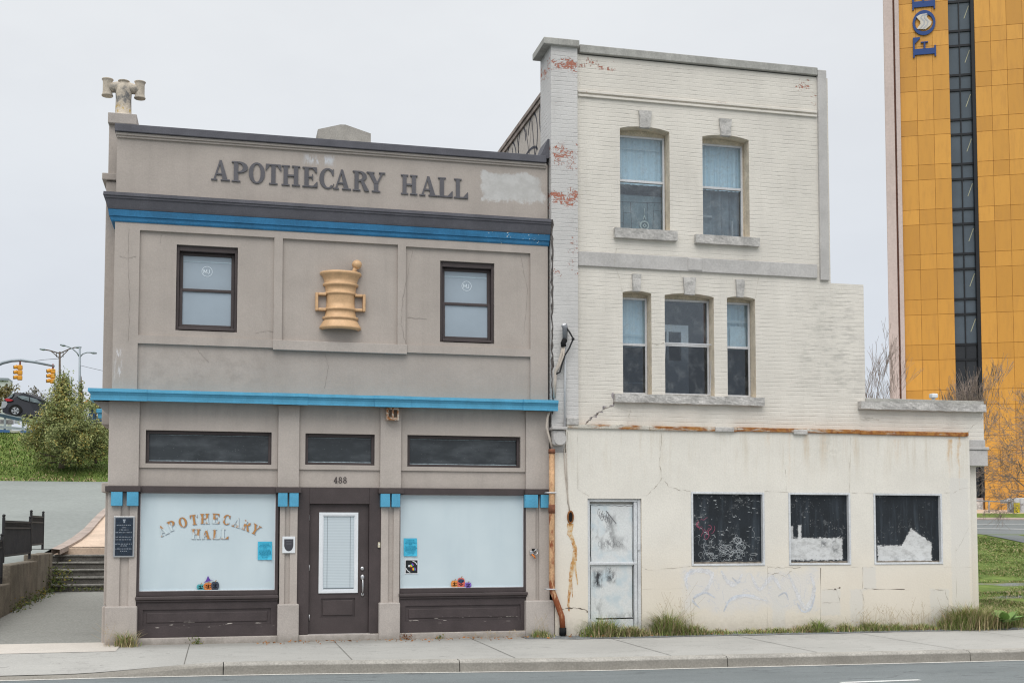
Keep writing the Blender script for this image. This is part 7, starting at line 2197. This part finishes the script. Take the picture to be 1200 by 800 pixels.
for cols in (cu, cr):
    q = MB(); qs = MB(); TB(qs, cols[0][0] + .01, cols[-1][1] - .01, -1.0, -.03, tb - 1, zmax)
    for (a, b) in cols:
        k = -3
        while True:
            z0 = zb0 + fl * k
            if z0 > zmax: break
            for za, zb_ in ((z0, z0 + fl - short), (z0 + fl - short, z0 + fl)):
                if zb_ < tb: continue
                za = max(za, tb)
                # order in the picture: tall panel above each short one
                TB(q, a + .016, b - .016, -.05, 0, za + .016, zb_ - .016)
            k += 1
    qs.build('seam_backing', m_tseam, ow); q.build('panel_cladding', m_pan, ow)

# pink concrete corner fins on the left
m_fin = mat('pink_concrete', (.60, .50, .47), .85, .25, var=.05, vscale=.3, fine=.05, fscale=5, bump=0, streak=.1)
ue = tow(1040.3, 300)[0]; um = tow(1050.8, 300)[0]; un = tow(1053.2, 300)[0]
q = MB(); TB(q, un, u0 - .03, -.6, .35, tb - 1, zmax); q.build('corner_fin', m_fin, ow)
q = MB(); TB(q, ue, um, -.25, .30, tb - 1, zmax); q.build('corner_fin', m_fin, ow)
q = MB(); TB(q, um, un, -1, .0, tb - 1, zmax); q.build('fin_recess', mat('fin_recess_brown', (.22, .11, .08), .8, bump=0), ow)
q = MB(); TB(q, ub + 2, ub + pw * 12, -30, -1.01, tb - 1, zmax); q.build('tower_body', m_fin, ow)
# glazed strip, one window per storey row
m_tglass = mat('tower_glass', (.075, .10, .125), .08, .6, var=.1, vscale=.5, fine=0, bump=0)
m_tglass2 = mat('tower_glass_low', (.02, .022, .025), .1, .5, var=.2, vscale=.5, fine=0, bump=0)
m_mull = mat('mullion', (.012, .014, .018), .5, bump=0)
m_tube = mat('ceiling_light_strip', (.42, .42, .30), .6, bump=0)
q = MB(); TB(q, ua - .005, ub + .005, -1.2, -.9, tb + 1.5, zmax); TB(q, ub - .28, ub - .005, -.9, -.02, tb + 1.5, zmax); q.build('glazing_recess', m_mull, ow)
k = -3
lightrng = random.Random(3)
uc = (ua + ub - .28) / 2
while zb0 + fl * k < zmax - 1:
    z0 = zb0 + fl * k
    for za, zb_, tall in ((z0, z0 + fl - short, True), (z0 + fl - short, z0 + fl, False)):
        if za < tb + 1.4: continue
        q = MB()
        TB(q, ua, ub - .28, -.52, -.42, zb_ - .10, zb_ + .10); TB(q, uc - .05, uc + .05, -.53, -.43, za + .101, zb_ - .101)
        o = q.build('window', m_mull, ow)
        g = MB(); TB(g, ua + .01, uc - .051, -.56, -.54, za + .09, zb_ - .09); TB(g, uc + .051, ub - .29, -.56, -.54, za + .09, zb_ - .09)
        g.build('pane', m_tglass if z0 > zb0 + fl * .3 or tall and k >= 1 else m_tglass2, o)
        if tall and k >= 1:
            l = MB(); zz = za + (zb_ - za) * .42
            P_ = lambda u, z: t0 + tdir * u + tnor * -.535 + Vector((0, 0, z))
            w2 = ub - .28 - uc
            a_, b_ = (uc + w2 * .45, zz), (uc + w2 * .88, zz + (zb_ - za) * .42)
            l.face([P_(a_[0], a_[1]), P_(a_[0] + .07, a_[1]), P_(b_[0] + .07, b_[1]), P_(b_[0], b_[1])])
            l.build('ceiling_light', m_tube, o)
    k += 1
q = MB(); TB(q, ua - .1, ub - .2, -.5, .02, tb - 1, tow(1150, 588)[1])
q.build('rubble_base', mat('rubble_stone', (.50, .48, .46), .9, .2, var=.3, vscale=2.5, fine=.3, fscale=6, bump=.8, bscale=3, bdist=.1, dirt=.5), ow)
# vertical lettering at the top
m_tlet = mat('navy_letter', (.012, .055, .22), .5, .4, var=0, fine=0, bump=0)
tsn = thing('tower_sign', 'large blue serif letters running up the orange tower, with a pale wave inside the O', 'sign', tuple(t0 + tdir * tow(1083, 50)[0] + Vector((0, 0, tow(1083, 60)[1]))))
uL, uR = tow(1069.5, 40)[0], tow(1096.3, 40)[0]; HT = uR - uL
def tglyph(ch, py0, py1):
    za = tow(1083, py0)[1]; zb_ = tow(1083, py1)[1]; w = GL[ch][0]
    q = MB(); glyph(q, ch, lambda u, v: (uR - v * HT, za + u / w * (zb_ - za)), 0, .12, .004)
    for v in q.bm.verts:
        u, n, z = v.co; v.co = t0 + tdir * u + tnor * (.14 - n) + Vector((0, 0, z))
    return q.build('letter', m_tlet, tsn)
tglyph('F', 67.5, 43.5); GL['0'] = (.86, [(_el(.43, .5, .43, .5, 0, 360, 36), _el(.43, .5, .30, .40, 0, 360, 36))]); oo = tglyph('0', 42, 12.8); tglyph('R', 12.6, -16)
q = MB()
W_ = [(1088, 17.5), (1082, 18.2), (1077, 21), (1078, 24.5), (1082, 27), (1081, 30.5), (1077, 34.5), (1077.5, 36)]
A = [tow(x - 1.5, y) for x, y in ((1087.5, 16.8), (1079.5, 18.2), (1075, 21.2), (1079.5, 26), (1080, 29), (1075.5, 35.2))]
B = [tow(x, y) for x, y in ((1086.5, 19.5), (1085.5, 21), (1087.5, 23.5), (1091.5, 27), (1090, 31), (1084.5, 35.4))]
q.strip(A, B, 0, .1)
for v in q.bm.verts:
    u, n, z = v.co; v.co = t0 + tdir * u + tnor * (.2 - n) + Vector((0, 0, z))
q.build('wave', mat('wave_cream', (.62, .58, .52), .6, var=.05, bump=0), tsn)
q = MB()
for f_ in (.36, .68):
    C = [(a[0] + (b[0] - a[0]) * f_, a[1] + (b[1] - a[1]) * f_) for a, b in zip(A, B)]
    q.ribbon(C, .12, 0)
for v in q.bm.verts:
    u, n, z = v.co; v.co = t0 + tdir * u + tnor * .205 + Vector((0, 0, z))
q.build('wave_line', mat('wave_grey', (.42, .43, .46), .6, bump=0), tsn)

# railing, yellow panel and white cabinet in front of the tower
yf = 62.0
fr_ = thing('metal_fence', 'low grey metal fence in front of the orange tower at the right edge', 'fence', (at(1170, 605, yf).x, yf, at(1170, 605, yf).z))
q = MB()
for px in (1159, 1184.5, 1187, 1210, 1235): q.tube([at(px, 606, yf), at(px, 587.5 + (px - 1160) * .04, yf)], .05, 7)
q.build('post', m_galv, fr_)
q = MB(); q.tube([at(1140, 586.2, yf), at(1159, 586.9, yf), at(1184.5, 588.2, yf)], .045, 7); q.tube([at(1159, 604.3, yf), at(1184.5, 605, yf)], .04, 7); q.build('rail', m_galv, fr_)
q = MB(); a, b = at(1187.5, 589, yf), at(1194.5, 606.5, yf); q.box(a.x, b.x, yf - .1, yf + .1, b.z, a.z); yo = q.build('yellow_panel', mat('warning_yellow', (.55, .46, .02), .6, var=.1, bump=0)); tag(yo, 'yellow notice panel with dark markings beside the grey metal fence', 'sign')
q = MB(); p = at(1191, 594, yf - .12)
for kk in range(6): p = at(1190 + (kk % 2) * 1.2, 595.5 + kk * 1.5, yf); q.box(p.x - .06, p.x + .07, yf - .112, yf - .1, p.z - .02, p.z + .03)
q.build('marking', m_blk, yo)
wc = thing('utility_cabinet', 'white utility cabinet behind the yellow panel at the right edge', 'cabinet', (at(1200, 606, 63).x, 63.5, at(1200, 606, 63).z))
q = MB(); a, b = at(1186, 584.5, 63), at(1195.5, 589, 63); q.box(a.x, b.x, 63, 64.5, b.z, a.z, .04); a, b = at(1195, 583, 63), at(1225, 607, 63); q.box(a.x, b.x, 62.8, 64.6, b.z, a.z, .04); q.build('cabinet', mat('cabinet_grey', (.5, .52, .54), .6, dirt=.2), wc)
# ================================================================== overcast daylight
w = bpy.data.worlds.new('World'); scn.world = w; w.use_nodes = True
T = NT(w.node_tree)
bg = w.node_tree.nodes['Background']
SUN_EL, SUN_AZ = R(52), R(200)
sky = T.n('ShaderNodeTexSky', {'sky_type': 'NISHITA', 'sun_disc': False, 'sun_elevation': SUN_EL, 'sun_rotation': SUN_AZ, 'air_density': 1.0, 'dust_density': 3.0})
tc = T.n('ShaderNodeTexCoord').outputs['Generated']
s = T.sep(tc)
el = T.m('MAXIMUM', s[2], 0.0)
# cloud layer: brighter towards the zenith, cool at the horizon, faint large mottling
cl = T.noise(T.mapv(tc, (1, 1, 2.2)), 2.2, 5, .6)
hor = T.mix(T.ramp(el, .0, .45), (7.0, 7.55, 8.4), (8.7, 8.95, 9.25))
cloud = T.mix(T.ramp(el, .40, 1.0), hor, (22.5, 22.3, 21.9))
cloud = T.mix(1.0, cloud, T.mix(T.ramp(cl, .3, .7), (.955, .955, .96), (1.035, 1.035, 1.03)), 'MULTIPLY')
hsv = T.n('ShaderNodeHueSaturation'); hsv.inputs['Saturation'].default_value = .35; T.put(hsv.inputs['Color'], sky.outputs[0])
col = T.mix(.12, cloud, hsv.outputs[0])
T.put(bg.inputs['Color'], col)
bg.inputs['Strength'].default_value = .1
sl = bpy.data.lights.new('sun', 'SUN'); sl.energy = 1.15; sl.angle = R(40); sl.color = (1, .97, .93)
so = bpy.data.objects.new('sun', sl); COL.objects.link(so)
dirv = Vector((math.sin(SUN_AZ) * math.cos(SUN_EL), math.cos(SUN_AZ) * math.cos(SUN_EL), math.sin(SUN_EL)))
so.rotation_euler = dirv.to_track_quat('Z', 'Y').to_euler(); so.location = dirv * 60
scn.view_settings.view_transform = 'Standard'; scn.view_settings.look = 'None'; scn.view_settings.exposure = 0; scn.view_settings.gamma = 1
scn.cycles.use_denoising = True
scn.cycles.pixel_filter_type = 'BLACKMAN_HARRIS'; scn.cycles.filter_width = 1.15
scn.cycles.max_bounces = 6; scn.cycles.diffuse_bounces = 3; scn.cycles.glossy_bounces = 2; scn.cycles.transparent_max_bounces = 8; scn.cycles.caustics_reflective = False; scn.cycles.caustics_refractive = False
scn.render.film_transparent = False
